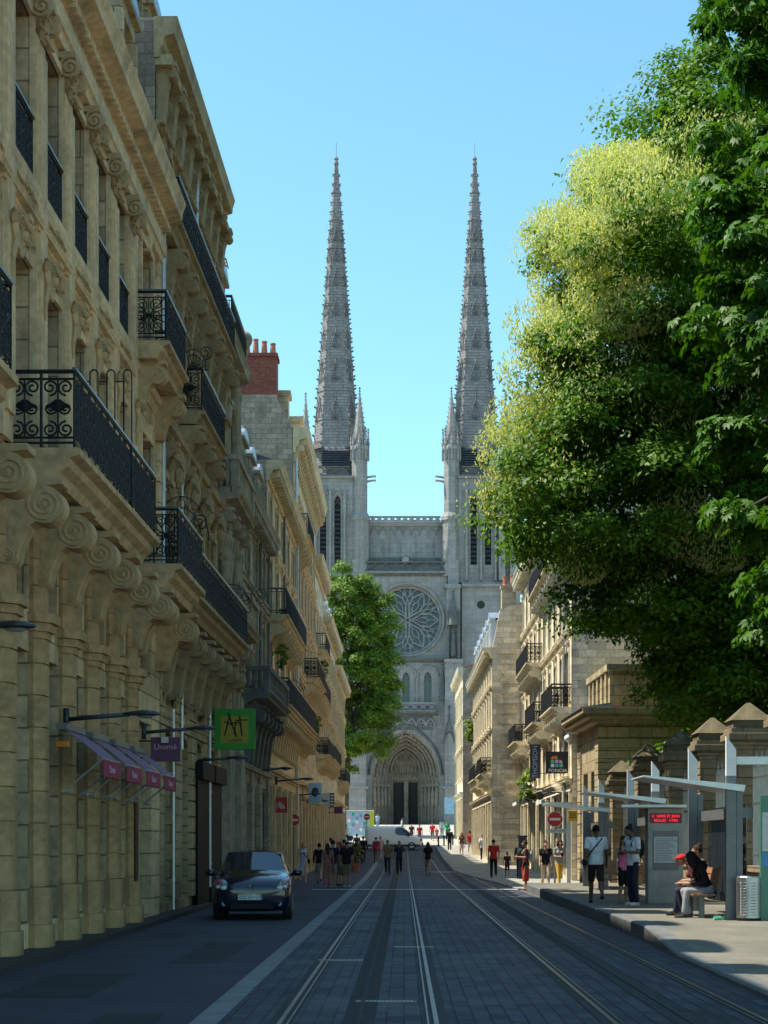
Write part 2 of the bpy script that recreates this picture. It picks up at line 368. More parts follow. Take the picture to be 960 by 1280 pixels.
# ---------------------------------------------------------------- camera, sun, sky
cam = bpy.data.cameras.new('camera'); cam.sensor_fit = 'VERTICAL'; cam.sensor_height = 36; cam.lens = FPX/1280*36
cam.shift_y = (HY-640)/1280; cam.shift_x = (480-VX)/1280; cam.clip_end = 6000; cam.clip_start = 0.1
co = bpy.data.objects.new('camera', cam); COL.objects.link(co); co.location = (0, 0, EYE); co.rotation_euler = (PI/2, 0, 0); SC.camera = co
SUN_EL, SUN_AZ = 60.0, 6.0          # elevation; degrees ahead of the left-hand side
sd = Vector((-math.cos(math.radians(SUN_AZ))*math.cos(math.radians(SUN_EL)), math.sin(math.radians(SUN_AZ))*math.cos(math.radians(SUN_EL)), math.sin(math.radians(SUN_EL))))
sl = bpy.data.lights.new('sun', 'SUN'); sl.energy = 5.0; sl.angle = math.radians(0.5); sl.color = (1.0, 0.93, 0.80)
so = bpy.data.objects.new('sun', sl); COL.objects.link(so); so.location = (-40, 20, 80); so.rotation_euler = sd.to_track_quat('Z', 'Y').to_euler()
w = bpy.data.worlds.new('World'); SC.world = w; w.use_nodes = True; nt = w.node_tree
bg = nt.nodes['Background']; sk = nt.nodes.new('ShaderNodeTexSky'); sk.sky_type = 'NISHITA'; sk.sun_disc = False
sk.sun_elevation = math.radians(SUN_EL); sk.sun_rotation = math.atan2(sd.x, sd.y); sk.air_density = 1.0; sk.dust_density = 0.3; sk.ozone_density = 1.6
tint = mixc(nt, 1.0, sk.outputs[0], (0.84, 1.18, 1.10, 1), 'MULTIPLY')
nt.links.new(tint, bg.inputs['Color']); bg.inputs['Strength'].default_value = 0.15
SC.view_settings.view_transform = 'Standard'; SC.view_settings.look = 'None'; SC.view_settings.gamma = 1; SC.view_settings.exposure = 0.70
SC.cycles.use_adaptive_sampling = True; SC.cycles.adaptive_threshold = 0.02; SC.cycles.use_denoising = True
SC.cycles.max_bounces = 7; SC.cycles.diffuse_bounces = 3; SC.cycles.glossy_bounces = 3; SC.cycles.transmission_bounces = 4; SC.cycles.transparent_max_bounces = 6

# ---------------------------------------------------------------- ground and road
def ysteps(y0, y1):
    ys = [y0]; y = y0
    while y < y1 - 1e-6:
        y = min(y1, y + (4.0 if 66 < y < 200 else 12.0)); ys.append(y)
    return ys
def strip(name, x0, x1, y0, y1, dz, mat, side=False, parent=None):
    f0 = x0 if callable(x0) else (lambda y: x0); f1 = x1 if callable(x1) else (lambda y: x1)
    mb = MB(); ys = ysteps(y0, y1)
    for a, b in zip(ys[:-1], ys[1:]):
        za, zb = gz(a)+dz, gz(b)+dz
        mb.quad((f0(a), a, za), (f1(a), a, za), (f1(b), b, zb), (f0(b), b, zb))
        if side:
            for f, s in ((f0, 1), (f1, -1)):
                q = [(f(a), a, za-0.3), (f(a), a, za), (f(b), b, zb), (f(b), b, zb-0.3)]
                mb.quad(*(q if s > 0 else q[::-1]))
    if side: mb.quad((f0(y0), y0, gz(y0)+dz-.3), (f1(y0), y0, gz(y0)+dz-.3), (f1(y0), y0, gz(y0)+dz), (f0(y0), y0, gz(y0)+dz))
    return struct(mb.build(name, mat, parent))
mb = MB(); xs = [-1500, -60, 60, 1500]; ys = [-600, -30] + ysteps(0, 204) + [300, 1800]
for a, b in zip(ys[:-1], ys[1:]):
    for c, d in zip(xs[:-1], xs[1:]): mb.quad((c, a, gz(a)-.012), (d, a, gz(a)-.012), (d, b, gz(b)-.012), (c, b, gz(b)-.012))
struct(mb.build('ground', M['earth']))
strip('road', -7.2, 4.15, -20, 150, 0.0, M['asphalt'])
strip('tram_lane', -1.70, 4.1, -20, 148, 0.006, M['pavers'])
strip('plaza', -40, 45, 143, 199.5, 0.004, M['plaza'])
strip('kerb_line', -1.96, -1.70, -20, 146, 0.014, M['kerb'])
strip('pavement', lambda y: 4.1 if y < 66 else 4.1-min(1.3, (y-66)*0.05), 8.2, 60, 146, 0.05, M['sidewalk'], True)
strip('sun_strip', -3.3, 4.1, 59.6, 60.0, 0.018, M['white'])  # white band painted for a strip of sunlight across the street
strip('sun_strip', 1.2, 4.0, 90.5, 91.0, 0.018, M['white'])  # shorter strip of sunlight, also painted white
# the grooved rails and the middle power rail of the two tracks
tk = bpy.data.objects.new('tram_track', None); COL.objects.link(tk); tk['kind'] = 'structure'
for c in (-0.42, 2.645):
    for o, wd in ((-0.7175, 0.06), (0.7175, 0.06)):
        strip('rail_bed', c+o-0.11, c+o+0.11, -20, 146, 0.010, M['granite'], parent=tk)
        strip('rail', c+o-0.022, c+o+0.022, -20, 146, 0.018, M['rail'], parent=tk)
        s = 1 if o < 0 else -1
        a, b = sorted((c+o+s*0.066, c+o+s*0.084)); strip('rail_lip', a, b, -20, 146, 0.017, M['rail'], parent=tk)
    strip('power_rail_bed', c-0.15, c+0.15, -20, 146, 0.010, M['power'], parent=tk)
    strip('power_rail', c-0.02, c+0.02, -20, 146, 0.018, M['granite'], parent=tk)
# repairs in the carriageway
for i, (x, Y, a, b) in enumerate(((-3.9, 19.5, .5, 1.6), (-2.9, 25.5, .35, 2.4), (-4.3, 30, .3, .9), (-3.4, 50, .6, 3.0), (-2.6, 15.6, .3, .6))):
    m_ = MB(); m_.quad((x-a, Y-b, .004), (x+a, Y-b, .004), (x+a, Y+b, .004), (x-a, Y+b, .004)); struct(m_.build('road_patch', M['patch']))
# drain grates between the rails
for x, Y in ((-0.19, 17.35), (-0.9, 23.5), (0.15, 26.5)):
    d = MB()
    for k in range(14): d.box(-.30+k*.043, -.30+k*.043+.026, -.05, .05, 0, .008)
    d.box(-.32, .32, -.07, -.055, 0, .01); d.box(-.32, .32, .055, .07, 0, .01)
    o = d.build('drain_grate', M['rail']); o.location = (x, Y, gz(Y)+.006)
    tag(o, {17.35: 'small steel drain grate in the near tram track', 23.5: 'steel drain grate beside the left tram rail', 26.5: 'steel drain grate just right of the power rail'}[Y], 'drain', 'drain grates in the tram track')

# the raised tram platform with its ramp
def pk(y):        # kerb position and height along the platform
    if y < 24: return 3.75+0.012*(y-10), 0.07
    if y < 28: t = (y-24)/4; return 3.92+0.13*t, 0.07+0.2*t
    if y < 59: return 4.05+0.006*(y-28), 0.27
    return 4.25+0.5*(y-59), max(0.055, 0.27-0.2*(y-59))
pl = MB(); ke = MB(); st = [-20, 10, 16, 20, 24, 25, 26, 27, 28, 34, 40, 46, 52, 57, 58, 59, 59.5, 60, 60.5]
for a, b in zip(st[:-1], st[1:]):
    (xa, ha), (xb, hb) = pk(a), pk(b)
    pl.quad((xa+.3, a, ha), (8.6, a, ha), (8.6, b, hb), (xb+.3, b, hb))
    ke.quad((xa, a, -.01), (xa, a, ha-.02), (xb, b, hb-.02), (xb, b, -.01)); ke.quad((xa, a, ha-.02), (xa+.03, a, ha+.006), (xb+.03, b, hb+.006), (xb, b, hb-.02)); ke.quad((xa+.03, a, ha+.006), (xa+.31, a, ha+.006), (xb+.31, b, hb+.006), (xb+.03, b, hb+.006))
x, h = pk(60.5); pl.quad((8.6, 60.5, -.01), (8.6, 60.5, h), (x, 60.5, h), (x, 60.5, -.01))
struct(pl.build('platform', M['platform'])); struct(ke.build('platform_kerb', M['kerb_dark']))
def pz(x, y): return pk(y)[1] if (y < 60.5 and x > pk(y)[0]) else gz(y)+(0.05 if x > 4.1 and y < 146 else 0.0)
strip('pavement_step', -7.0, -5.02, 14, 44, 0.10, M['granite'], True)
# ---------------------------------------------------------------- building kit
# a facade frame: local x along the street, local -y towards the street, z up
class Bld:
    def __init__(s, name, label, cat, side, Xn, Yn, Xf, Yf, sc=1.0, group='buildings along the street'):
        dx, dy = Xf-Xn, Yf-Yn; s.L = math.hypot(dx, dy)/sc; s.side = side; s.Yn = Yn; s.Yf = Yf; s.k = s.L/abs(dy)
        if side == 'L': o = (Xn, Yn, gz(Yn)); rz = math.atan2(dy, dx)
        else: o = (Xf, Yf, gz(Yf)); rz = math.atan2(-dy, -dx)
        s.r = thing(name, label, cat, o, rz, group); s.r.scale = (sc, sc, sc); s.z0 = o[2]; s.cache = {}
    def u(s, Y): return (Y-s.Yn)*s.k if s.side == 'L' else (s.Yf-Y)*s.k
def arch_pts(a, b, c, d, kind, n=8):
    w = b-a; m = (a+b)/2; pts = []
    if kind == 'round':
        r = w/2; z = d-r
        return [(m-r*math.cos(PI*i/(2*n)), z+r*math.sin(PI*i/(2*n))) for i in range(2*n+1)]
    if kind == 'seg':
        h = w*0.16; R = (w*w/4+h*h)/(2*h); t = math.asin(w/2/R)
        return [(m+R*math.sin(-t+2*t*i/(2*n)), d-R+R*math.cos(-t+2*t*i/(2*n))) for i in range(2*n+1)]
    hgt = w*(0.95 if kind == 'pt' else 0.70); R = (w*w/4+hgt*hgt)/w; z = d-hgt; t = math.atan2(hgt, R-w/2)
    for i in range(n+1): q = t*i/n; pts.append((a+R-R*math.cos(q), z+R*math.sin(q)))
    return pts + [(2*m-x, zz) for x, zz in pts[-2::-1]]
def wall_open(mb, u0, u1, z0, z1, ops, depth=0.25, y=0.0):
    us = sorted({u0, u1} | {x for o in ops for x in o[:2] if u0 < x < u1}); zs = sorted({z0, z1} | {x for o in ops for x in o[2:4] if z0 < x < z1})
    for a, b in zip(us[:-1], us[1:]):
        m = (a+b)/2; run = None
        for c, d in zip(zs[:-1], zs[1:]):
            n = (c+d)/2
            inside = any(o[0] < m < o[1] and o[2] < n < o[3] for o in ops)
            if not inside: run = (run[0], d) if run else (c, d)
            if (inside or d == zs[-1]) and run: mb.quad((a, y, run[0]), (b, y, run[0]), (b, y, run[1]), (a, y, run[1])); run = None
    for o in ops:
        a, b, c, d = o[:4]; kind = o[4] if len(o) > 4 else None; e = y+depth
        if kind:
            P = arch_pts(a, b, c, d, kind); zs0 = P[0][1]
            for (x0, h0), (x1, h1) in zip(P[:-1], P[1:]):
                if h0 < d-1e-6 or h1 < d-1e-6: mb.add([(x0, y, h0), (x1, y, h1), (x1, y, d), (x0, y, d)], [(0, 1, 2, 3)])
                mb.quad((x0, y, h0), (x0, e, h0), (x1, e, h1), (x1, y, h1))
        else: zs0 = d; mb.quad((a, y, d), (a, e, d), (b, e, d), (b, y, d))
        mb.quad((a, y, c), (a, e, c), (a, e, zs0), (a, y, zs0)); mb.quad((b, y, zs0), (b, e, zs0), (b, e, c), (b, y, c)); mb.quad((a, e, c), (a, y, c), (b, y, c), (b, e, c))
def run(mb, prof, u0, u1):                      # moulding: profile of (out, z) points, extruded along x
    mb.prism([(-o, z) for o, z in prof], 'x', u0, u1)
def cornice_prof(z, h, p):
    return [(-.05, z), (p*.15, z), (p*.18, z+h*.2), (p*.35, z+h*.3), (p*.38, z+h*.5), (p*.85, z+h*.58), (p*.88, z+h*.75), (p, z+h*.95), (p, z+h), (-.05, z+h)]
def window(B, a, b, c, d, y=0.2, frame='frame_white', glass='glass', mull=1, trans=(0.68,), name='window', kind=None):
    w, h = round(b-a, 3), round(d-c, 3); key = ('w', w, h, frame, glass, mull, trans, kind)
    if key not in B.cache:
        f = MB(); t = 0.06
        f.box(0, t, 0, .06, 0, h); f.box(w-t, w, 0, .06, 0, h); f.box(t, w-t, 0, .06, 0, t); f.box(t, w-t, 0, .06, h-t, h)
        for k in range(mull): x = w*(k+1)/(mull+1); f.box(x-.035, x+.035, .003, .057, t, h-t)
        for q in trans: f.box(t, w-t, .006, .054, h*q-.025, h*q+.025)
        g = MB(); g.box(t*.5, w-t*.5, .028, .036, t*.5, h-t*.5)
        B.cache[key] = (f.mesh(name), g.mesh('pane'))
    fm, gm = B.cache[key]
    o = link(name, fm, M[frame], B.r, (a, y, c)); link('pane', gm, M[glass], o); return o
def surround(mb, a, b, c, d, t=0.14, p=0.05, key=True, sill=True, hood=0):
    mb.box(a-t, a, -p, .02, c, d); mb.box(b, b+t, -p, .02, c, d); mb.box(a-t, b+t, -p, .02, d, d+t)
    if sill: mb.box(a-t-.06, b+t+.06, -p-.1, .02, c-.12, c)
    if key: mb.frust((a+b)/2, -p/2, d-.06, d+t+.12, .09, p/2+.05, .13, p/2+.08)
    if hood: run(mb, cornice_prof(d+t+.1, .22, hood), a-t-.1, b+t+.1)
def spiral(cx, cz, R, turns=1.75, n=22, sgn=1, a0=0.0, rin=0.18):
    return [(cx+(R+(R*rin-R)*i/n)*math.cos(a0+sgn*2*PI*turns*i/n), cz+(R+(R*rin-R)*i/n)*math.sin(a0+sgn*2*PI*turns*i/n)) for i in range(n+1)]
def rail_panel(mb, p0, p1, z0, h, style='scroll', r=0.012, mod=0.46):
    p0 = Vector((p0[0], p0[1], 0)); p1 = Vector((p1[0], p1[1], 0)); L = (p1-p0).length
    if L < 0.05: return
    d = (p1-p0)/L
    def P(s, z): q = p0+d*s; return (q.x, q.y, z0+z)
    def T(pts, rr=r, n=4): mb.tube([P(a, b) for a, b in pts], rr, n)
    T([(0, h), (L, h)], r*2.0, 6); T([(0, h-.10), (L, h-.10)], r*1.1); T([(0, .06), (L, .06)], r*1.1); T([(0, .13), (L, .13)], r)
    n = max(1, round(L/mod)); m = L/n
    for k in range(n+1): T([(m*k, 0), (m*k, h)], r*1.35)
    if style == 'bars':
        nb = max(2, round(L/0.11))
        for k in range(nb): T([(L*(k+.5)/nb, .06), (L*(k+.5)/nb, h-.1)], r*.85)
        return
    for k in range(n):
        x = m*k; c = x+m/2; H = h-.23; zb = .13
        R = min(m*.25, H*.2)
        for sx in (-1, 1):
            for (zz, sg, a0) in ((zb+R, 1, PI/2), (zb+H-R, -1, -PI/2)):
                T(spiral(c+sx*m*.24, zz, R, 1.6, 16, sg*sx, a0 if sx > 0 else PI-a0, .2))
            T(spiral(c+sx*m*.22, zb+H*.5, R*.8, 1.4, 12, sx, 0 if sx < 0 else PI, .25))
        T([(c, zb), (c, zb+H)], r*.9)
        if style == 'dense':
            for q in (.12, .36, .64, .88): T([(x+m*q, zb), (x+m*q, zb+H)], r*.9)
            for zz in (.3, .5, .7): T([(x, zb+H*zz), (x+m, zb+H*(1-zz))], r*.9)
            T([(x, zb), (x+m, zb+H)], r); T([(x, zb+H), (x+m, zb)], r)
        elif style == 'palm':
            for q in range(7): t = -1.1+q*.37; T([(c, zb+H*.45), (c+.10*math.sin(t)*1.2, zb+H*.45+.16*math.cos(t)), (c+.17*math.sin(t), zb+H*.45+.10*math.cos(t))], r*1.5)
def balcony(B, u0, u1, z, p, h=1.0, slab=.3, style='scroll', mat='stone_gold', y0=0.0, round_=False, ends=(True, True), mod=.46, r=.012, railmat='iron', name='balcony'):
    s = MB(); prof = [(-.02, z-slab), (p*.72, z-slab), (p*.78, z-slab*.72), (p*.9, z-slab*.55), (p*.92, z-slab*.3), (p+.06, z-slab*.2), (p+.06, z), (-.02, z)]
    run(s, prof, u0, u1)
    o = s.build(name, M[mat], B.r)
    g = MB(); a, b = u0+.06, u1-.06; f = -p+.02
    rail_panel(g, (a, f), (b, f), z+.02, h, style, r, mod)
    if ends[0]: rail_panel(g, (a, y0), (a, f), z+.02, h, 'palm' if style == 'scroll' else style, r, mod)
    if ends[1]: rail_panel(g, (b, y0), (b, f), z+.02, h, 'palm' if style == 'scroll' else style, r, mod)
    g.build('railing', M[railmat], o)
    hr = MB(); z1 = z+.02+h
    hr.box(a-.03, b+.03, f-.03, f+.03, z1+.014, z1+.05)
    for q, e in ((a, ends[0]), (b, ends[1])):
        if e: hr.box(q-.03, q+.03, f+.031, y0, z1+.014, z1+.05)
    hr.build('handrail', M['iron_top_glint'], o)
    return o
class Carv:                                               # carved stonework: every bracket, leaf tuft and boss is a part of its own
    def __init__(s, B, mat): s.B = B; s.mat = mat
    def part(s, name, key, fn, loc):
        k = (name, s.mat)+key
        if k not in s.B.cache: m = MB(); fn(m); s.B.cache[k] = m.mesh(name)
        return link(name, s.B.cache[k], M[s.mat], s.B.r, loc)
    def ell(s, c, r, n=12, m=8): s.part('boss', tuple(r), lambda q: q.ell((0, 0, 0), r, n, m), c)
    def build(s, *a): pass
def console(mb, u, w, z1, h, p, spir=True):               # scroll bracket: top at z1, height h, projecting p
    if isinstance(mb, Carv): return mb.part('console', (w, h, p, spir), lambda q: console(q, 0, w, 0, h, p, spir), (u, 0, z1))
    n = 14; R = p*.29; pts = []
    prof = [(-.03, z1), (p, z1), (p, z1-.08)]
    c = (p-R*.95, z1-.1-R)
    for i in range(n): t = PI/2-PI*1.15*i/(n-1); prof.append((c[0]+R*math.cos(t), c[1]+R*math.sin(t)))
    x, zz = prof[-1]
    r2 = R*.55; b = (r2*.9, z1-h+r2)
    for i in range(1, 6): t = i/6; prof.append((x+(b[0]+r2-x)*t**.6, zz+(b[1]-zz)*t**1.2))
    for i in range(8): t = -PI*.1*0-PI*.62*i/7; prof.append((b[0]+r2*math.cos(t), b[1]+r2*math.sin(t)))
    prof.append((-.03, z1-h))
    mb.prism([(-o, q) for o, q in prof], 'x', u-w/2, u+w/2)
    if spir:
        for sx in (-1, 1):
            for (cc, rr) in ((c, R), (b, r2)):
                mb.tube([(u+sx*(w/2+.004), -q[0], q[1]) for q in spiral(cc[0], cc[1], rr*.92, 2.6, 30, 1, PI*.7, .1)], rr*.085, 5)
                mb.ell((u+sx*w/2, -cc[0], cc[1]), (.03, rr*.16, rr*.16), 8, 5)
        for k in range(3): q = z1-.1-R*2-(h-.1-R*2.4)*(k+.4)/3; mb.ell((u, -p*.33+.06*k, q), (w*.5, .09, .11), 8, 5)
def acanthus(mb, u, z, s, out=0.0, n=5):                  # a tuft of carved leaves
    if isinstance(mb, Carv): return mb.part('leaf_carving', (s, n), lambda q: acanthus(q, 0, 0, s, 0, n), (u, -out, z))
    for k in range(n):
        t = -1.0+2.0*k/(n-1)
        mb.tube([(u+.12*s*t, -out-.03, z), (u+.30*s*t, -out-.10*s, z+.22*s*(1-.4*abs(t))), (u+.44*s*t, -out-.17*s, z+.26*s*(1-.5*abs(t))), (u+.47*s*t, -out-.20*s, z+.12*s*(1-.5*abs(t)))], .045*s, 5, r1=.02*s)
def capital(mb, u, z, w, p):                              # scroll capital with leaves
    if isinstance(mb, Carv): return mb.part('capital', (w, p), lambda q: capital(q, 0, 0, w, p), (u, 0, z))
    mb.box(u-w*.62, u+w*.62, -p-.14, .02, z+.52, z+.62)
    for sx in (-1, 1):
        mb.tube([(u+sx*w*.62, -q[0], q[1]) for q in spiral(p+.06, z+.36, .17, 2.0, 20, 1, PI/2, .12)], .032, 5)
        mb.cyl((u+sx*w*.6, -p-.06, z+.36), (u+sx*w*.48, -p-.06, z+.36), .15, n=12)
    acanthus(mb, u, z, w*1.3, p-.04, 5); acanthus(mb, u, z+.16, w*1.2, p+.02, 4)
    mb.tube([(u-w*.4, -p-.1, z-.02), (u, -p-.17, z-.12), (u+w*.4, -p-.1, z-.02)], .04, 5)
def cap_pots(mb, x, y, z, n, dx=0, dy=.5):
    for k in range(n):
        cx, cy = x+dx*(k-(n-1)/2), y+dy*(k-(n-1)/2); h = .62+.1*((k*7) % 3)
        mb.lathe([(.17, z), (.19, z+.06), (.15, z+.1), (.115, z+h-.08), (.14, z+h-.06), (.14, z+h), (.1, z+h)], cx, cy, 10)
def mass(B, H, depth=10, z0=-1.0, mat='stone_side', x0=0, x1=None, y0=0.02, ends=True):
    m = MB(); x1 = B.L if x1 is None else x1
    m.quad((x0, depth, z0), (x0, y0, z0), (x0, y0, H), (x0, depth, H)); m.quad((x1, y0, z0), (x1, depth, z0), (x1, depth, H), (x1, y0, H)); m.quad((x1, depth, z0), (x0, depth, z0), (x0, depth, H), (x1, depth, H))
    m.quad((x0, .9, z0), (x1, .9, z0), (x1, .9, H), (x0, .9, H)); m.quad((x0, y0, H), (x1, y0, H), (x1, depth, H), (x0, depth, H))
    return m.build('side_wall', M[mat], B.r)
def mansard(B, H, rh=2.6, depth=10, mat='slate', x0=0, x1=None, set_=.35, back=1.3, z2=.7, gable=None):
    x1 = B.L if x1 is None else x1; m = MB()
    poly = [(set_, H), (set_+back, H+rh), (depth/2, H+rh+z2), (depth-set_-back, H+rh), (depth-set_, H)]
    m.prism(poly, 'x', x0+.02, x1-.02); o = m.build('roof', M[mat], B.r)
    z = MB(); z.tube([(x0, set_+back, H+rh+.02), (x1, set_+back, H+rh+.02)], .07, 6); z.box(x0, x1, set_-.18, set_+.02, H+.012, H+.14); z.build('zinc_trim', M['zinc'], o)
    return o
def dormer(B, u, H, w=1.0, h=1.6, y=.3, mat='stone_grey', arched=True, frame='frame_white', roof='zinc', parent=None):
    d = MB(); t = .2; D = 1.6
    d.box(u-w/2-t, u-w/2, y, y+D, H, H+h); d.box(u+w/2, u+w/2+t, y, y+D, H, H+h); d.box(u-w/2-t, u+w/2+t, y, y+D, H+h, H+h+.28); d.box(u-w/2, u+w/2, y+.2, y+D, H, H+.12)
    d.box(u-w/2-t-.1, u+w/2+t+.1, y-.12, y+.3, H+h+.284, H+h+.40)
    for sx in (-1, 1): d.box(u+sx*(w/2+t*.5)-.07, u+sx*(w/2+t*.5)+.07, y-.06, y-.003, H+.05, H+h-.05)
    o = d.build('dormer', M[mat], B.r)
    r = MB()
    if arched: r.prism([(u+(w/2+t+.08)*math.cos(PI*i/10), H+h+.403+.36*math.sin(PI*i/10)) for i in range(11)], 'y', y-.1, y+D+.2)
    else: r.prism([(u-w/2-t-.1, H+h+.403), (u+w/2+t+.1, H+h+.403), (u, H+h+.85)], 'y', y-.1, y+D+.2)
    r.build('dormer_roof', M[roof], o)
    g = MB(); g.box(u-w/2, u+w/2, y+.2, y+.23, H+.12, H+h); g.build('pane', M['glass'], o)
    f = MB(); f.box(u-.035, u+.035, y+.16, y+.198, H+.12, H+h); f.box(u-w/2, u-w/2+.07, y+.16, y+.198, H+.12, H+h); f.box(u+w/2-.07, u+w/2, y+.16, y+.198, H+.12, H+h); f.build('window_frame', M[frame], o)
    return o
def chimney(B, x, y, z, w, d, h, mat='brick_red', pots=4, along='y'):
    c = MB(); c.box(x-w/2, x+w/2, y-d/2, y+d/2, z, z+h); c.box(x-w/2-.07, x+w/2+.07, y-d/2-.07, y+d/2+.07, z+h+.002, z+h+.16)
    o = c.build('chimney', M[mat], B.r)
    p = MB(); step = (d if along == 'y' else w)/max(1, pots)
    cap_pots(p, x, y, z+h+.16, pots, 0 if along == 'y' else step, step if along == 'y' else 0); p.build('chimney_pots', M['terracotta'], o)
    return o
def downpipe(B, u, z0, z1, y=-.12, mat='pipe', r=.055):
    p = MB(); p.cyl((u, y, z0), (u, y, z1), r, n=8)
    z = z0+.6
    while z < z1: p.cyl((u, y, z), (u, y, z+.06), r*1.35, n=8); z += 1.9
    return p.build('downpipe', M[mat], B.r)
def townhouse(B, H, floors, bay, win, mat, trim, shop=(3.4, .35), cornice=(.55, .55), balc=(), frame='frame_white', rustic=False, off=0.0, kind=None, hood=0.22, mod=True, side='stone_side', depth=10, glassfl='glass', ustart=0, shopmat='stone_tan', rev=.24):
    n = max(1, int((B.L-off*2+.01)//bay)); m = (B.L-2*off)/n; ops = []; w = MB(); t = MB()
    for k in range(n):
        c = off+m*(k+.5)
        for (a, b) in floors: ops.append((c-win/2, c+win/2, a, b, kind) if kind else (c-win/2, c+win/2, a, b))
        if shop: ops.append((c-m*.36, c+m*.36, shop[1], shop[0]))
    wall_open(w, 0, B.L, -1.0, H, ops, rev)
    w.build('wall', M[mat], B.r); mass(B, H, depth, mat=side)
    for k in range(n):
        c = off+m*(k+.5)
        for i, (a, b) in enumerate(floors):
            window(B, c-win/2, c+win/2, a, b, rev-.045, frame, glassfl); surround(t, c-win/2, c+win/2, a, b, hood=hood if i == 0 else (hood*.6 if b-a > 1.6 else 0))
        if shop:
            window(B, c-m*.36, c+m*.36, shop[1], shop[0], rev-.045, 'frame_dark', 'darkglass', 1, (.8,), 'shop_window')
            for sx in (-1, 1): t.box(c+sx*m*.43-.11, c+sx*m*.43+.11, -.1, .02, 0, shop[0]+.1)
    if shop: run(t, cornice_prof(shop[0]+.35, .3, .3), 0, B.L); t.box(0, B.L, -.06, .02, shop[0]+.1, shop[0]+.349)
    for (a, b) in floors[1:]: run(t, cornice_prof(a-.42, .2, .16), 0, B.L)
    if cornice:
        run(t, cornice_prof(H-cornice[0], cornice[0], cornice[1]), 0, B.L)
        if mod:
            q = .25
            while q < B.L: t.box(q-.09, q+.09, -cornice[1]*.8, -.01, H-cornice[0]*.42-.3, H-cornice[0]*.42-.02); q += .55
    if rustic:
        z = .5
        while z < shop[0]-.2: z += .42
    t.build('moulding', M[trim], B.r)
    for (f, k0, k1, p, style) in balc:                     # floor index, first and last bay
        a = floors[f][0]; u0, u1 = off+m*k0+.1, off+m*(k1+1)-.1
        balcony(B, u0, u1, a-.03, p, .95, .26, style, trim, mod=.4)
        c = Carv(B, trim); q = u0+.25
        while q < u1: console(c, q, .2, a-.29, .7, p*.85, spir=False); q += max(.8, (u1-u0-.5)/max(1, round((u1-u0)/1.3)))
    return n, m
# ---------------------------------------------------------------- left side, nearest house: golden stone with rusticated piers
A = Bld('stone_townhouse', 'golden stone house nearest on the left with rusticated piers and black iron balconies', 'building', 'L', -5.88, 4.0, -5.42, 36.9, 1.05)
u = A.u
PK = [u(23.15+1.97*k) for k in range(-9, 6)]; QK = [x+u(0.985)-u(0) for x in PK]
ops = []; t = MB(); cv = Carv(A, 'carve_gold'); pr = MB()
for q in QK[:-1]: ops += [(q-.62, q+.62, .45, 4.3), (q-.55, q+.55, 4.95, 6.05, 'seg'), (q-.66, q+.66, 6.95, 9.75), (q-.66, q+.66, 10.9, 13.35)]
q = u(35.05); ops += [(q-.7, q+.7, .15, 4.0), (q-.6, q+.6, 4.95, 6.0, 'seg'), (q-.65, q+.65, 6.95, 9.7), (q-.65, q+.65, 11.25, 13.5)]
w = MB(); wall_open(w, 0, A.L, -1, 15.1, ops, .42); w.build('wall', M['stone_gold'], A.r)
mass(A, 15.1, 11, mat='stone_gable')
for q in QK[:-1]:
    window(A, q-.62, q+.62, .45, 4.3, .38, 'frame_dark', 'darkglass', 1, (.3, .78), 'shop_window')
    window(A, q-.55, q+.55, 4.95, 6.05, .38, 'frame_dark', 'darkglass', 1, ())
    window(A, q-.66, q+.66, 6.95, 9.75, .36, 'frame_grey'); window(A, q-.66, q+.66, 10.9, 13.35, .36, 'frame_grey')
    surround(t, q-.66, q+.66, 6.95, 9.75, .13, .06, False, False); surround(t, q-.66, q+.66, 10.9, 13.35, .13, .06, False, True)
    run(t, cornice_prof(10.25, .2, .2), q-.85, q+.85)
    console(cv, q, .2, 10.24, .55, .2, True); acanthus(cv, q, 10.5, .8, .02); acanthus(cv, q-.4, 9.98, .5, 0, 3); acanthus(cv, q+.4, 9.98, .5, 0, 3)
q = u(35.05)
window(A, q-.7, q+.7, .15, 4.0, .38, 'frame_dark', 'darkglass', 1, (.75,), 'shop_window'); window(A, q-.6, q+.6, 4.95, 6.0, .38, 'frame_dark', 'darkglass', 1, ())
window(A, q-.65, q+.65, 6.95, 9.7, .36, 'frame_grey'); window(A, q-.65, q+.65, 11.25, 13.5, .36, 'frame_grey')
surround(t, q-.65, q+.65, 6.95, 9.7, .13, .06); surround(t, q-.65, q+.65, 11.25, 13.5, .13, .06)
def octo(x, w, p): return [(x-w, .02), (x-w, -p*.35), (x-w*.5, -p), (x+w*.5, -p), (x+w, -p*.35), (x+w, .02)]
def pier(pr):
    x = 0
    pr.prism(octo(x, .26, .14), 'z', -.5, 6.2)
    pr.prism(octo(x, .34, .27), 'z', -.5, .42); pr.prism(octo(x, .32, .23), 'z', .425, .95)
    z = .97
    while z < 4.4: pr.prism(octo(x, .30, .185), 'z', z, z+.435); z += .455
    for (z, hh, w2, p2) in ((4.5, .1, .32, .22), (4.6, .12, .36, .27), (4.722, .14, .40, .33)): pr.prism(octo(x, w2, p2), 'z', z, z+hh-.002)
    z = 4.88
    while z < 5.7: pr.prism(octo(x, .29, .175), 'z', z, z+.36); z += .38
pc = Carv(A, 'pier_gold_shade')
for x in PK: pc.part('pier', (), pier, (x, 0, 0))
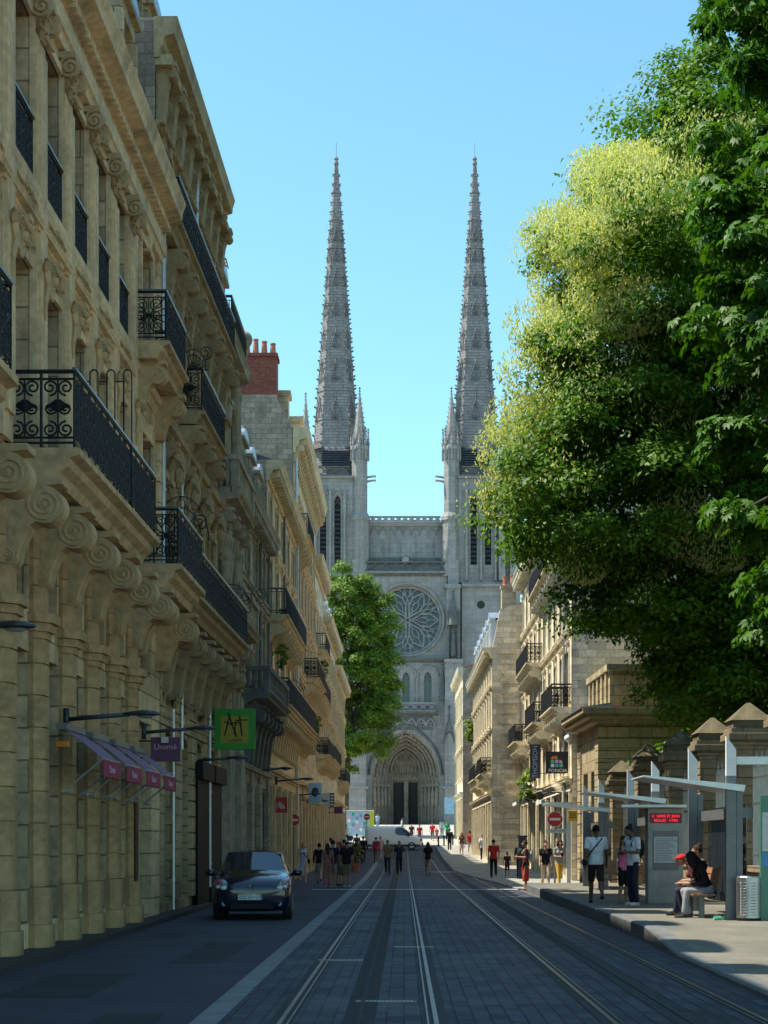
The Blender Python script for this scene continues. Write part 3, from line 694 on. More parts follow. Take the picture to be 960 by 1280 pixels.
for x in PK:
    t.box(x-.27, x+.27, -.10, .02, 6.95, 13.1); t.box(x-.2, x+.2, -.15, -.102, 7.3, 12.9); t.box(x-.3, x+.3, -.14, .02, 10.3, 10.75)
    capital(cv, x, 13.1, .5, .12); acanthus(cv, x, 9.8, .7, .15, 5)
    cv.part('garland', (), lambda m: m.tube([(0, -.17, 0), (.05, -.2, -.2), (-.04, -.18, -.45), (0, -.16, -.7)], .07, 6, r1=.02), (x, 0, 9.8))
    console(cv, x, .42, 6.38, 1.15, .86)
for x in (u(33.5), u(36.7)):                               # quoins of the end bay
    z = 7.0
    while z < 13.6: t.box(x-.2-(.06 if int(z*3) % 2 else 0), x+.2+(.06 if int(z*3) % 2 else 0), -.07, .02, z, z+.40); z += .43
    console(cv, x+(.12 if x < u(35) else -.1), .36, 6.38, 1.2, .85); console(cv, x+(.3 if x < u(35) else -.3), .28, 10.9, .95, .62)
run(t, cornice_prof(6.12, .26, .22), 0, A.L); run(t, cornice_prof(10.48, .3, .16), 0, A.L)
run(t, [(-.05, 13.75), (.1, 13.75), (.12, 13.9), (.16, 13.92), (.16, 14.2), (-.05, 14.2)], 0, A.L)
run(t, cornice_prof(14.25, .85, .55), 0, A.L+.05)
x = .15
while x < A.L: t.box(x-.06, x+.06, -.27, -.08, 14.40, 14.54); x += .24
t.build('moulding', M['plain_gold'], A.r); cv.build('carving', M['carve_gold'], A.r)
mansard(A, 15.1, 5.2, 11, set_=.9, back=1.7)
for k in (0, 2, 4, 6, 8, 10, 12): dormer(A, QK[k], 15.1, 1.1, 2.2, .5, 'stone_gold')
dormer(A, u(35.0), 15.1, 1.3, 2.9, .35, 'stone_gold')
chimney(A, .6, 5, 18, .9, 3, 5.5, 'stone_gable', 5); chimney(A, A.L-.55, 5.2, 18, .9, 3, 4.5, 'stone_gable', 5)
balcony(A, u(10), u(20.0), 6.9, .92, 1.02, .45, 'dense', 'carve_gold', round_=True); balcony(A, u(23.5), u(30.55), 6.9, .92, 1.02, .45, 'dense', 'carve_gold', ends=(False, True))
b3 = balcony(A, u(33.2), A.L-.03, 6.9, .92, 1.02, .45, 'dense', 'carve_gold'); balcony(A, u(33.4), u(36.2), 11.2, .66, .92, .34, 'dense', 'carve_gold')
for k in range(9, 14):                                     # dark iron guards in front of the second floor windows
    g = MB(); rail_panel(g, (QK[k]-.64, -.04), (QK[k]+.64, -.04), 10.93, .92, 'dense', .012, .42); o = g.build('window_guard', M['iron'], A.r)
    h = MB(); h.box(QK[k]-.66, QK[k]+.66, -.08, 0, 11.865, 11.90); h.build('handrail', M['iron_top_glint'], o)
g = MB()                                                    # open scrollwork of the near end of the balcony
f = -.9; x = u(23.56); rail_panel(g, (x, 0), (x, f), 6.92, 1.02, 'palm', .015, .45)
g.build('railing', M['iron'], A.r)
g = MB(); x = u(28.0)                                       # hooped divider grille
for k in range(4):
    y0 = -.92+k*.27; pts = [(x, y0, 7.9), (x, y0, 9.1)] + [(x, y0+.065-.065*math.cos(PI*i/6), 9.1+.07*math.sin(PI*i/6)) for i in range(7)] + [(x, y0+.13, 9.1), (x, y0+.13, 7.9)]
    g.tube(pts, .013, 5)
    if k < 3: g.tube([(x, y0+.13, 8.98), (x, y0+.27, 8.98)], .012, 4)
for k in range(9): g.tube([(x, -.92+k*.115, 6.9), (x, -.92+k*.115, 7.92)], .011, 4)
g.build('divider_grille', M['iron'], A.r)
def fan(B, uu, z, R=.8, p=.92, n=9):                        # spiked wheel that keeps balconies apart
    g = MB()
    for rr in (R*.35, R*.75, R): g.tube([(uu, -p*.5-rr*.62*math.cos(PI*i/16), z+rr*math.sin(PI*i/16)) for i in range(17)], .013, 5)
    for k in range(n):
        a = PI*(k+.5)/n; g.tube([(uu, -p*.5-.15*R*.62*math.cos(a), z+.15*R*math.sin(a)), (uu, -p*.5-R*1.25*.62*math.cos(a), z+R*1.25*math.sin(a))], .011, 4, r1=.004)
    for s in (-1, 1): g.tube([(uu, -p*.5+a_*1.0, b_) for a_, b_ in spiral(s*p*.42, z+.42, .18, 1.7, 18, s, -PI/2)], .013, 5)
    g.tube([(uu, -p-.02, z), (uu, .0, z)], .014, 5)
    return g.build('railing_fan', M['iron'], B.r)
fan(A, A.L-.06, 7.95, .95)
downpipe(A, A.L-.12, 6.5, 15, -.10); downpipe(A, u(36.6), .2, 4.4, -.34, 'pipe', .03)
p = MB(); p.cyl((u(31.4), -.42, .9), (u(31.4), -.42, 2.4), .04, n=8); p.build('downpipe', M['rust'], A.r)

# ---------------------------------------------------------------- second house: olive stone, heavy carved brackets
B = Bld('stone_townhouse', 'tall olive stone house with long iron balconies and rows of carved scroll brackets', 'building', 'L', -5.5, 36.93, -5.30, 47.4)
u = B.u; H = 20.0; bays = [u(38.4), u(40.9), u(43.4), u(45.9)]; ops = []; t = MB(); cv = Carv(B, 'carve_olive')
for q in bays: ops += [(q-.75, q+.75, .3, 4.3, 'seg'), (q-.5, q+.5, 4.85, 6.1), (q-.62, q+.62, 7.3, 10.0, 'round'), (q-.6, q+.6, 12.2, 14.3), (q-.58, q+.58, 15.6, 17.5)]
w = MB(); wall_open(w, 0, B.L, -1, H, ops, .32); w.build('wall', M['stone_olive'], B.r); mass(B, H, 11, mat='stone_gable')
for q in bays:
    window(B, q-.75, q+.75, .3, 4.3, .3, 'frame_dark', 'darkglass', 1, (.72,), 'shop_window'); window(B, q-.5, q+.5, 4.85, 6.1, .28, 'frame_dark', 'darkglass', 1, ())
    for a, b, c in ((.62, 7.3, 10), (.6, 12.2, 14.3), (.58, 15.6, 17.5)): window(B, q-a, q+a, b, c, .28, 'frame_grey')
    surround(t, q-.62, q+.62, 7.3, 10, .16, .08, True, False); surround(t, q-.6, q+.6, 12.2, 14.3, .14, .07); surround(t, q-.58, q+.58, 15.6, 17.5, .12, .06)
    acanthus(cv, q, 10.3, 1.3, .05, 7); console(cv, q, .3, 10.9, .8, .3); acanthus(cv, q, 14.4, 1.0, .05, 5)
z = .35; k = 0                                             # rustication of the ground storey, cut round the openings
xs = [0]+[e for q in bays for e in (q-.78, q+.78)]+[B.L]
while z < 6.3:
    for i in range(0, len(xs)-1):
        a, b = xs[i], xs[i+1]
        if i % 2 == 1 and (z < 4.35 or (4.6 < z < 6.15)): continue
        n = max(1, round((b-a)/.62)); off = (k % 2)*.5
        cuts = [a]+[a+(b-a)*(j+off)/n for j in range(n+1) if a+.08 < a+(b-a)*(j+off)/n < b-.08]+[b]
        for c, d in zip(cuts[:-1], cuts[1:]): t.frust((c+d)/2, -.045, z, z+.36, (d-c)/2-.012, .05, (d-c)/2-.012, .05)
    z += .40; k += 1
run(t, cornice_prof(4.42, .16, .16), 0, B.L); run(t, cornice_prof(10.95, .3, .25), 0, B.L); run(t, cornice_prof(14.5, .2, .2), 0, B.L)
t.box(0, B.L, -.34, .02, 18.95, 19.18); run(t, cornice_prof(19.1, .9, .48), -.05, B.L+.05); run(t, cornice_prof(17.6, .14, .18), 0, B.L)
x = .4
while x < B.L: console(cv, x, .40, 19.1, 1.5, .42); acanthus(cv, x, 17.62, .5, .1, 3); acanthus(cv, x+.6, 18.3, .8, .03, 5); x += 1.25
x = .5
while x < B.L-.2: console(cv, x, .42, 6.6, 1.6, .82); acanthus(cv, x+.75, 5.7, 1.0, .08, 5); console(cv, x+.3, .36, 15.08, 1.7, .6); acanthus(cv, x, 4.9, .8, .05, 5); acanthus(cv, x+.9, 13.6, 1.1, .08, 7); acanthus(cv, x+.9, 14.3, .8, .15, 5); cv.ell((x+.9, -.08, 13.2), (.28, .16, .42), 10, 8); x += 1.6
for x in (u(40.5), u(42.5), u(44.4)): console(cv, x, .34, 11.8, 1.2, .58)
for q in bays: cv.ell((q+1.25, -.06, 10.6), (.3, .2, .5), 10, 8); acanthus(cv, q+1.25, 9.7, .9, .06, 5); acanthus(cv, q+1.25, 11.2, .7, .12, 5); acanthus(cv, q+1.25, 8.6, .8, .05, 5)
t.build('moulding', M['plain_olive'], B.r); cv.build('carving', M['carve_olive'], B.r)
balcony(B, .05, B.L-.1, 7.25, .86, 1.0, .42, 'scroll', 'carve_olive', ends=(False, True)); balcony(B, u(40.3), u(44.7), 12.15, .55, 1.0, .32, 'scroll', 'carve_olive'); balcony(B, .03, B.L-.05, 15.5, .50, .95, .34, 'scroll', 'carve_olive')
fan(B, B.L-.3, 8.2, .8); fan(B, u(40.2), 13.1, .5, .7)
mansard(B, H, 3.2, 11, set_=.7); chimney(B, B.L-.5, 5, H+2, .8, 2.6, 3.0, 'stone_gable', 4)
for Y in (38.5, 41, 43.6): dormer(B, u(Y), H, 1.0, 1.7, .75, 'stone_olive')
for Y, z0, z1 in ((39.7, 3.9, 10.4), (44.6, .5, 6.4), (37.1, 11.2, 15.2), (42.2, 15.6, 18.8)): downpipe(B, u(Y), z0, z1, -.15, 'pipe', .045)
stall = MB()                                                # dark shop front panelling
for x0, x1 in ((u(42.3), u(44.4)), (u(44.8), u(47))): stall = MB(); stall.box(x0, x1, -.16, -.105, .02, 3.3); stall.box(x0-.06, x1+.06, -.30, -.105, 3.3, 3.75); stall.build('shop_front', M['black'], B.r)
def stone_balcony(B, u0, u1, z, p, h, mat, cons=True, hang=1.4):
    s = MB(); run(s, cornice_prof(z-.4, .4, p+.12), u0-.08, u1+.08)
    s.box(u0, u1, -p, -p+.16, z+.002, z+.18); s.box(u0-.04, u1+.04, -p-.05, -p+.2, z+h-.16, z+h)
    for q in (u0, u1-.3): s.box(q, q+.3, -p-.03, -p+.19, z+.182, z+h-.162)
    for e in (u0+.02, u1-.18): s.box(e, e+.16, -p+.2, .02, z+.002, z+.17); s.box(e, e+.16, -p+.202, .02, z+h-.158, z+h-.004)
    n = max(2, round((u1-u0-.6)/.24))
    for k in range(n):
        x = u0+.36+(u1-u0-.72)*(k+.5)/n; s.lathe([(.045, z+.18), (.085, z+.18+(h-.34)*.3), (.05, z+.18+(h-.34)*.62), (.075, z+h-.16)], x, -p+.08, 8)
    for e in (u0+.1, u1-.1):
        for k in range(3): s.lathe([(.045, z+.17), (.08, z+.4), (.05, z+h-.35), (.07, z+h-.158)], e, -p+.3+k*.2, 8)
    o = s.build('balcony', M[mat], B.r)
    c = Carv(B, mat); q = u0+.25
    while q < u1+.01: console(c, q, .36, z-.4, hang, p*.85); q += max(.7, (u1-u0-.5)/max(1, round((u1-u0)/1.5)))
    return o
B2 = Bld('stone_townhouse', 'narrow grey stone house with columns and two carved stone balconies, behind the green sign', 'building', 'L', -5.38, 47.42, -5.33, 52.3)
u = B2.u; q = B2.L/2; H = 16.4; ops = [(q-.9, q+.9, .2, 4.4), (q-.7, q+.7, 8.5, 11.0, 'round'), (q-.7, q+.7, 12.0, 14.4, 'round')]
w = MB(); wall_open(w, 0, B2.L, -1, H, ops, .32); w.build('wall', M['stone_grey'], B2.r); mass(B2, H, 11, mat='stone_gable')
window(B2, q-.9, q+.9, .2, 4.4, .3, 'frame_dark', 'darkglass', 1, (.75,), 'shop_window'); window(B2, q-.7, q+.7, 8.5, 11.0, .28, 'frame_grey'); window(B2, q-.7, q+.7, 12, 14.4, .28, 'frame_grey')
stone_balcony(B2, .15, B2.L-.2, 11.7, .62, 1.1, 'carve_grey'); stone_balcony(B2, .1, B2.L-.1, 8.1, .75, 1.0, 'carve_grey', hang=1.9)
t = MB(); run(t, cornice_prof(H-.7, .7, .55), 0, B2.L); t.build('cornice', M['stone_grey'], B2.r); t = MB(); run(t, cornice_prof(6.2, .35, .35), 0, B2.L); t.build('moulding', M['stone_grey'], B2.r)
for zz in (10.6, 13.9):                                      # arched hoods and columns
    a = MB()
    for i in range(12):
        p0 = (q-1.1*math.cos(PI*i/12), zz+.9*math.sin(PI*i/12)); p1 = (q-1.1*math.cos(PI*(i+1)/12), zz+.9*math.sin(PI*(i+1)/12)); a.tube([(p0[0], -.18, p0[1]), (p1[0], -.18, p1[1])], .14, 6)
    a.build('arch_hood', M['carve_grey'], B2.r)
for s in (-1, 1):
    for o_ in (1.15, 1.75):
        for y_, z0, z1, r_ in ((-.2, 8.1, 10.6, .17), (-.16, 11.8, 15.6, .15)):
            a = MB(); a.lathe([(r_*1.3, z0), (r_*1.3, z0+.15), (r_, z0+.2), (r_*.88, z1-.3), (r_*1.25, z1-.1), (r_*1.25, z1)], q+s*o_, y_, 12); a.build('column', M['carve_grey'], B2.r)
        a = MB(); a.box(q+s*o_-.22, q+s*o_+.22, -.38, .02, .02, 4.4); a.box(q+s*o_-.18, q+s*o_+.18, -.30, .02, 4.402, 6.2); a.build('pilaster', M['carve_grey'], B2.r)
mansard(B2, H, 2.8, 11, set_=.4); dormer(B2, q, H, 1.2, 1.9, .1, 'carve_grey'); fan(B2, B2.L-.05, 9.1, .6, .9)
g = MB(); g.ell((B2.L-.3, -.3, H+1.0), (.30, .30, .30), 12, 8); g.lathe([(.2, H+.02), (.12, H+.3), (.16, H+.7)], B2.L-.3, -.3, 10); g.build('ball_finial', M['carve_grey'], B2.r)
balcony(B2, .2, B2.L-.6, H+.01, .45, .9, .1, 'bars', 'carve_grey', railmat='iron')

# ---------------------------------------------------------------- further houses on the left
C = Bld('stone_townhouse', 'grey stone house with round dormers in slate and a dark carved stone balcony', 'building', 'L', -5.36, 52.32, -5.22, 63.0)
u = C.u
townhouse(C, 13.0, [(7.1, 9.6), (10.6, 12.2)], 2.4, 1.15, 'stone_grey', 'carve_grey', (3.6, .4), (.6, .6), kind='seg', side='stone_gable')
stone_balcony(C, u(54.5), u(62.2), 6.6, .9, .9, 'cath_dark', hang=1.9); mansard(C, 13.0, 3.6, 10, set_=.35, back=1.0)
for k in range(4): dormer(C, u(53.7+2.6*k), 13.0, 1.0, 1.9, .12, 'carve_grey')
for k in range(3): dormer(C, u(54.6+2.6*k), 15.0, .7, .9, .62, 'carve_grey')
for q in (u(53.6), u(56.6), u(59.6), u(62.6)):                        # rusticated pilasters
    t = MB(); z = 0.1; t.box(q-.26, q+.26, -.12, .02, 0, 6.2)
    while z < 6.1: t.box(q-.3, q+.3, -.16, .02, z, z+.38); z += .42
    t.build('pilaster', M['stone_grey'], C.r)
for s in (0, 1): downpipe(C, C.L-.2-s*3.1, .3, 12.6, -.12, 'post_grey', .06)
chimney(C, C.L-.5, 4.6, 15.5, .8, 1.6, 1.6, 'stone_gable', 3)

D = Bld('stone_townhouse', 'cream stone house with plain eaves, below the tall gable with the red brick chimney', 'building', 'L', -5.2, 63.02, -5.12, 78.0)
u = D.u
townhouse(D, 16.2, [(7.0, 9.5), (10.4, 12.6), (13.4, 15.0)], 2.5, 1.15, 'stone_cream', 'carve_cream', (3.9, .3), (.75, .6), [(0, 0, 5, .85, 'dense'), (1, 0, 1, .75, 'bars'), (1, 2, 3, .75, 'dense')], shopmat='stone_cream', side='stone_gable')
c = Carv(D, 'carve_cream')
for k in range(12): console(c, u(64+1.15*k), .3, 6.7, 1.5, .75)
fan(D, u(71.5), 7.95, .75, .8)
m = MB(); m.prism([(-.3, 16.2), (5, 18.0), (10.2, 16.2)], 'x', .02, D.L-.02); m.build('roof', M['slate'], D.r)
k = MB(); k.box(u(66), u(68.2), 1.2, 3.2, 16.4, 17.8); o = k.build('rooflight', M['zinc'], D.r)
downpipe(D, D.L-.1, .3, 15.6, -.15, 'pipe', .05); downpipe(D, u(70.3), 9.9, 15.5, -.12, 'post_grey', .05)

E = Bld('stone_townhouse', 'tall tan stone house whose bare gable carries a red brick chimney with clay pots', 'building', 'L', -5.2, 78.02, -5.2, 97.0)
u = E.u
townhouse(E, 21.2, [(7.0, 9.3), (10.3, 12.4), (13.2, 15.2), (16.2, 18.2)], 2.6, 1.1, 'stone_tan', 'carve_cream', (4.0, .3), (1.2, .75), [(0, 0, 2, .8, 'dense'), (1, 3, 5, .75, 'dense'), (3, 0, 1, .7, 'bars')], side='stone_gable')
z = Carv(E, 'carve_cream')
x = .3
while x < E.L: console(z, x, .25, 20.5, .9, .5, False); x += .8
mansard(E, 21.2, 2.2, 10, set_=.4, back=1.6, x0=1.2); chimney(E, .62, 1.6, 22.3, 1.2, 1.62, 2.2, 'brick_red', 4)
g = MB(); g.prism([(.15, 21.2), (.15, 21.5), (.78, 22.5), (.78, 22.7), (2.45, 22.7), (2.45, 22.5), (4.3, 22.6), (10, 21.2)], 'x', -.02, .9); g.build('gable', M['stone_gable'], E.r)
for a in ((1.7, 2.6, .35, 1.0, 21.2, 23.1), (4.2, 5.0, -.1, .6, 21.25, 22.5)):
    g = MB(); g.box(*a); g.box(a[0]-.1, a[1]+.1, a[2]-.12, a[3]+.12, a[5]+.002, a[5]+.25); g.build('stone_chimney', M['stone_tan'], E.r)
downpipe(E, .3, .3, 20, -.13, 'pipe', .06)

F = Bld('stone_townhouse', 'narrow pale house with flower boxes on the left, just past the tall tan one', 'building', 'L', -5.3, 97.02, -5.3, 109.0)
townhouse(F, 18.4, [(6.9, 9.2), (10.2, 12.2), (13.2, 15.2)], 2.4, 1.05, 'stone_white', 'carve_cream', (3.8, .3), (.8, .6), [(0, 1, 3, .75, 'dense'), (1, 0, 2, .65, 'dense'), (2, 1, 2, .6, 'bars')])
mansard(F, 18.4, 2.2, 10)
F2 = Bld('stone_townhouse', 'pale house with a steep slate mansard, third from the end of the left row', 'building', 'L', -5.3, 109.02, -5.3, 128.0)
townhouse(F2, 16.2, [(6.9, 9.2), (10.2, 12.0), (12.8, 14.4)], 2.6, 1.05, 'stone_white', 'carve_cream', (3.8, .3), (.8, .65), [(0, 0, 4, .7, 'dense')])
mansard(F2, 16.2, 2.6, 10)
for k in range(5): dormer(F2, F2.u(111+3.4*k), 16.2, 1.0, 1.5, .2, 'stone_white')
G = Bld('stone_townhouse', 'cream corner house that ends the left row in front of the plane tree', 'building', 'L', -5.35, 128.02, -5.35, 150.0)
townhouse(G, 14.6, [(5.9, 8.2), (9.2, 11.2), (12.0, 13.4)], 2.7, 1.05, 'stone_cream', 'carve_cream', (3.5, .3), (.8, .6), [(0, 2, 5, .7, 'dense')])
mansard(G, 14.6, 2.2, 10)
# ---------------------------------------------------------------- right side
R1 = Bld('garden_pavilion', 'low rusticated stone pavilion with a parapet beside the garden fence on the right', 'building', 'R', 7.75, 66.0, 7.6, 72.4)
H = 7.1; w = MB(); ops = [(1.6, 3.0, 1.3, 4.6), (4.0, 5.4, 1.3, 4.6)]
wall_open(w, 0, R1.L, -.3, H, ops, .3); w.build('wall', M['stone_pavilion'], R1.r)
for o in ops: window(R1, *o, .26, 'frame_white')
m = MB(); D = 14
m.quad((R1.L, 0, -.3), (R1.L, D, -.3), (R1.L, D, H), (R1.L, 0, H)); m.quad((0, D, -.3), (0, 0, -.3), (0, 0, H), (0, D, H)); m.quad((R1.L, D, -.3), (0, D, -.3), (0, D, H), (R1.L, D, H)); m.quad((0, .9, -.3), (R1.L, .9, -.3), (R1.L, .9, H), (0, .9, H)); m.quad((0, 0, H), (R1.L, 0, H), (R1.L, D, H), (0, D, H))
m.build('side_wall', M['stone_pavilion'], R1.r)
t = MB(); L = R1.L
for s in (0.02,): pass
z = .1
while z < 6.3:                                             # banded rustication on the wall that faces the camera
    t.box(L+.002, L+.06, -.05, D, z, z+.44); t.box(-.02, 1.0, -.06, -.002, z, z+.44); t.box(L-1.0, L+.058, -.062, -.002, z, z+.44); z += .48
for p, a, b in ((.35, 6.45, 6.62), (.6, 6.622, 6.8), (.75, 6.802, 7.0)): t.box(-.1, L+p, -p, D, a, b)
t.box(.2, L-.25, .45, D-.5, 7.1, 8.55); t.box(.05, L-.05, .3, D-.3, 8.552, 8.8)
for k in range(5): t.box(.5+k*1.2, .9+k*1.2, .36, .448, 7.12, 8.5)
t.build('moulding', M['stone_pavilion'], R1.r)
z = MB(); z.prism([(-.82, 7.004), (-.82, 7.03), (.42, 7.22), (.42, 7.004)], 'x', -.12, L+.62); z.build('zinc_trim', M['zinc'], R1.r)
l = MB(); l.box(L+.08, L+.3, 1.9, 2.1, 4.7, 4.75); l.lathe([(.04, 4.3), (.13, 4.35), (.15, 4.65), (.05, 4.75)], L+.25, 2.0, 8); l.build('wall_lantern', M['black'], R1.r)

R2 = Bld('stone_townhouse', 'sunlit golden house with iron balconies above the blue-black hanging signs on the right', 'building', 'R', 7.3, 72.5, 7.3, 103.0)
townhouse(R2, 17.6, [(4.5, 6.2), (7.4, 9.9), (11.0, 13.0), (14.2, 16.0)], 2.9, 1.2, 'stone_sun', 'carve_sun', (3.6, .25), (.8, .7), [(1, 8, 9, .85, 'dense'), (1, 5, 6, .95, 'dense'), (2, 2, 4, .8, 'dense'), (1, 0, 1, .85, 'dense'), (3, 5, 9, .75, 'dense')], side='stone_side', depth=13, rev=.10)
mansard(R2, 17.6, 2.6, 13)
for k in range(6): dormer(R2, 3+4.6*k, 17.6, 1.0, 1.5, .3, 'stone_cream')
downpipe(R2, R2.L-2.0, .3, 16, -.12, 'zinc', .06)
p = MB(); p.lathe([(.5, 8.35), (.52, 8.37), (.02, 8.4)], R2.L-1.9, -.45, 14); p.cyl((R2.L-1.9, -.45, 7.4), (R2.L-1.9, -.45, 8.36), .03); p.build('parasol_table', M['black'], R2.r)

R3 = Bld('stone_townhouse', 'grey house turning its bare toothed gable wall to the street, with white dormers, right side', 'building', 'R', 5.45, 103.1, 5.3, 128.0)
townhouse(R3, 13.0, [(5.2, 7.4), (8.2, 10.2), (10.8, 12.0)], 2.7, 1.1, 'stone_sun', 'carve_sun', (3.3, .25), (.7, .6), [(0, 3, 5, .7, 'dense'), (0, 7, 8, .7, 'dense')], side='stone_side', depth=13, rev=.10)
m = MB(); L = R3.L
m.prism([(.05, 13.0), (.5, 15.3), (2.0, 15.9), (13, 17.6), (13, 13.0)], 'x', L-.5, L-.01); m.build('gable', M['stone_side'], R3.r)
mansard(R3, 13.0, 2.4, 13, x1=L-.5, set_=.1, back=.5)
for k in range(6): dormer(R3, L-2.2-k*3.6, 13.0, 1.1, 1.6, .0, 'white', False, roof='zinc')
q = MB(); z = .2; k = 0
while z < 12.8: q.box(L, L+.12, .5, .5+(1.15 if k % 2 else .8), z, z+.3); z += .62; k += 1
q.build('quoin', M['stone_side'], R3.r)
chimney(R3, L-2.5, 1.2, 15.0, .9, .9, 2.0, 'stone_tan', 2); chimney(R3, L-.6, 2.6, 15.4, .9, 1.2, 2.2, 'brick_red', 2); chimney(R3, L-.6, 4.6, 15.9, .9, 1.2, 2.4, 'stone_gable', 3)
R4 = Bld('stone_townhouse', 'narrow pale house at the far end of the right row, beside the dark side street', 'building', 'R', 5.3, 150.0, 5.15, 168.0)
townhouse(R4, 15.2, [(5.2, 7.4), (8.2, 10.2), (11.0, 13.0)], 2.6, 1.05, 'stone_sun', 'carve_sun', (3.3, .25), (.7, .5), [], side='stone_gable', depth=11, rev=.1)
m = MB(); m.prism([(-.3, 15.2), (5.5, 16.4), (11.2, 15.2)], 'x', .02, R4.L-.02); m.build('roof', M['terracotta'], R4.r)
R5 = Bld('stone_townhouse', 'shaded grey house set back in the side street on the right', 'building', 'R', 12.5, 129.0, 12.5, 149.5)
townhouse(R5, 14, [(5.2, 7.4), (8.2, 10.2), (11.0, 12.6)], 2.8, 1.1, 'stone_side', 'carve_grey', (3.3, .25), (.6, .5), [], depth=10)
mansard(R5, 14, 2, 10)

# ---------------------------------------------------------------- garden fence: five stone piers with iron bars between
PY = [34.6, 39.4, 44.0, 49.1, 55.6, 62.3]
lab = ['tall stone gate pier at the right edge beside the information panel', 'stone fence pier with capped top just right of the tall shelter post', 'shaded fence pier behind the nearest shelter', 'sunlit fence pier with pyramid cap right of the ticket column', 'shaded fence pier left of the ticket column', 'farthest fence pier with pyramid cap beside the pavilion']
proto = None
for i, Y in enumerate(PY):
    if proto is None:
        r = thing('fence_pier', lab[i], 'pillar', (8.15, Y, pz(8.15, Y)), 0, 'stone piers of the garden fence')
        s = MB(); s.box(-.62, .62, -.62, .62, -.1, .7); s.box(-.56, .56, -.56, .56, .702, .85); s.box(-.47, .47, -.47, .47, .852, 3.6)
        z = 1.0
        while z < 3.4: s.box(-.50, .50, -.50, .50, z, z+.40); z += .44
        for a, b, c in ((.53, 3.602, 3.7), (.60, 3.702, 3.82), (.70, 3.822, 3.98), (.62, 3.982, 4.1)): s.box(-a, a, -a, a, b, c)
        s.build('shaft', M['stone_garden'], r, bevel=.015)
        c = MB(); c.box(-.55, .55, -.55, .55, 4.102, 4.28); c.frust(0, 0, 4.282, 4.72, .62, .62, .05, .05); c.build('cap', M['moss'], r)
        r.scale = (.8, .8, 1); proto = r
    else:
        r = copy_tree(proto); r.location = (8.15, Y, pz(8.15, Y)); r['label'] = lab[i]
fl = ['iron fence panel with spear tips by the information panel', 'iron fence panel behind the litter bin and tall shelter post', 'iron fence panel behind the seated people', 'iron fence panel behind the ticket column', 'farthest iron fence panel, next to the pavilion']
for i in range(5):
    a, b = PY[i]+.52, PY[i+1]-.52
    f = thing('garden_fence', fl[i], 'fence', (8.15, (a+b)/2, pz(8.15, a)), 0, 'iron fence panels between the stone piers')
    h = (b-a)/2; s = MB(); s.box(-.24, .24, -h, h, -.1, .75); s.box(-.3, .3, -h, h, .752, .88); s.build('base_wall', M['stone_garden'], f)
    g = MB(); n = int(2*h/.13)
    for k in range(n):
        y = -h+.06+k*(2*h-.12)/(n-1); top = 3.15 if k % 4 else 3.35
        g.cyl((0, y, .88), (0, y, top), .016, n=5); g.frust(0, y, top, top+.16, .03, .03, .003, .003)
    for z in (1.1, 2.3, 2.9): g.box(-.02, .02, -h, h, z, z+.045)
    g.build('bars', M['steel'], f)
# ---------------------------------------------------------------- the cathedral front
K = thing('cathedral', 'grey gothic cathedral front with twin crocketed spires, rose window and deep portal', 'cathedral', (0.19, 200.0, gz(200)))
class KK: pass
KB = KK(); KB.r = K; KB.cache = {}
def zz(py): return (1031-py)/10.4
def uu(px): return (px-507)/10.4
S = 'cath'
w = MB(); Z1 = zz(826)
wall_open(w, uu(455), uu(559), -1, zz(885), [(uu(465), uu(549), -.5, zz(912), 'low')], 5.0); w.m = None
w.build('portal_wall', M[S], K)
# stepped orders of the portal
p = MB()
for i in range(6):
    a, b, d = uu(465)+.42*i, uu(549)-.42*i, zz(912)-.42*i
    P = arch_pts(a, b, -.5, d, 'low', 10); Q = arch_pts(a+.30, b-.30, -.5, d-.30, 'low', 10); y0 = .2+.75*i
    for (x0, h0), (x1, h1), (q0, g0), (q1, g1) in zip(P[:-1], P[1:], Q[:-1], Q[1:]):
        p.quad((x0, y0, h0), (q0, y0, g0), (q1, y0, g1), (x1, y0, h1)); p.quad((q0, y0, g0), (q0, y0+1.0, g0), (q1, y0+1.0, g1), (q1, y0, g1))
        if i in (1, 3, 5): p.ell(((x0+q0)/2, y0-.02, (h0+g0)/2), (.2, .18, .26), 6, 5)
    for s, x in ((1, a), (-1, b)):
        p.box(min(x, x+s*.3), max(x, x+s*.3), y0, y0+1.0, -.5, P[0][1]); p.cyl((x+s*.34, y0+.02, 0), (x+s*.34, y0+.02, P[0][1]), .10, n=6)
        if i < 5:                                          # statues in the jambs
            zs = 2.6; p.lathe([(.22, zs-.3), (.26, zs), (.3, zs+.05), (.24, zs+.6), (.27, zs+1.3), (.16, zs+1.62), (.13, zs+1.7), (.15, zs+1.85), (.10, zs+2.02)], x+s*.3, y0-.02, 8); p.frust(x+s*.3, y0-.02, zs+2.1, zs+2.6, .28, .28, .12, .12)
P = arch_pts(uu(483), uu(531), -.5, zz(930), 'pt', 8)
p.add([(x, 4.6, z) for x, z in P], [tuple(range(len(P)))[::-1]])
p.box(uu(480), uu(534), 4.35, 4.59, zz(973), zz(966)); 
for k in range(14): p.ell((uu(486)+k*.33, 4.3, zz(968)+.15), (.13, .15, .32), 6, 5)
for k in range(8): p.ell((uu(494)+k*.42, 4.5, zz(958)+.1), (.16, .14, .4), 6, 5)
for k in range(4): p.ell((uu(500)+k*.42, 4.5, zz(946)+.1), (.17, .14, .4), 6, 5)
p.ell((uu(507), 4.5, zz(938)), (.25, .15, .55), 8, 6)
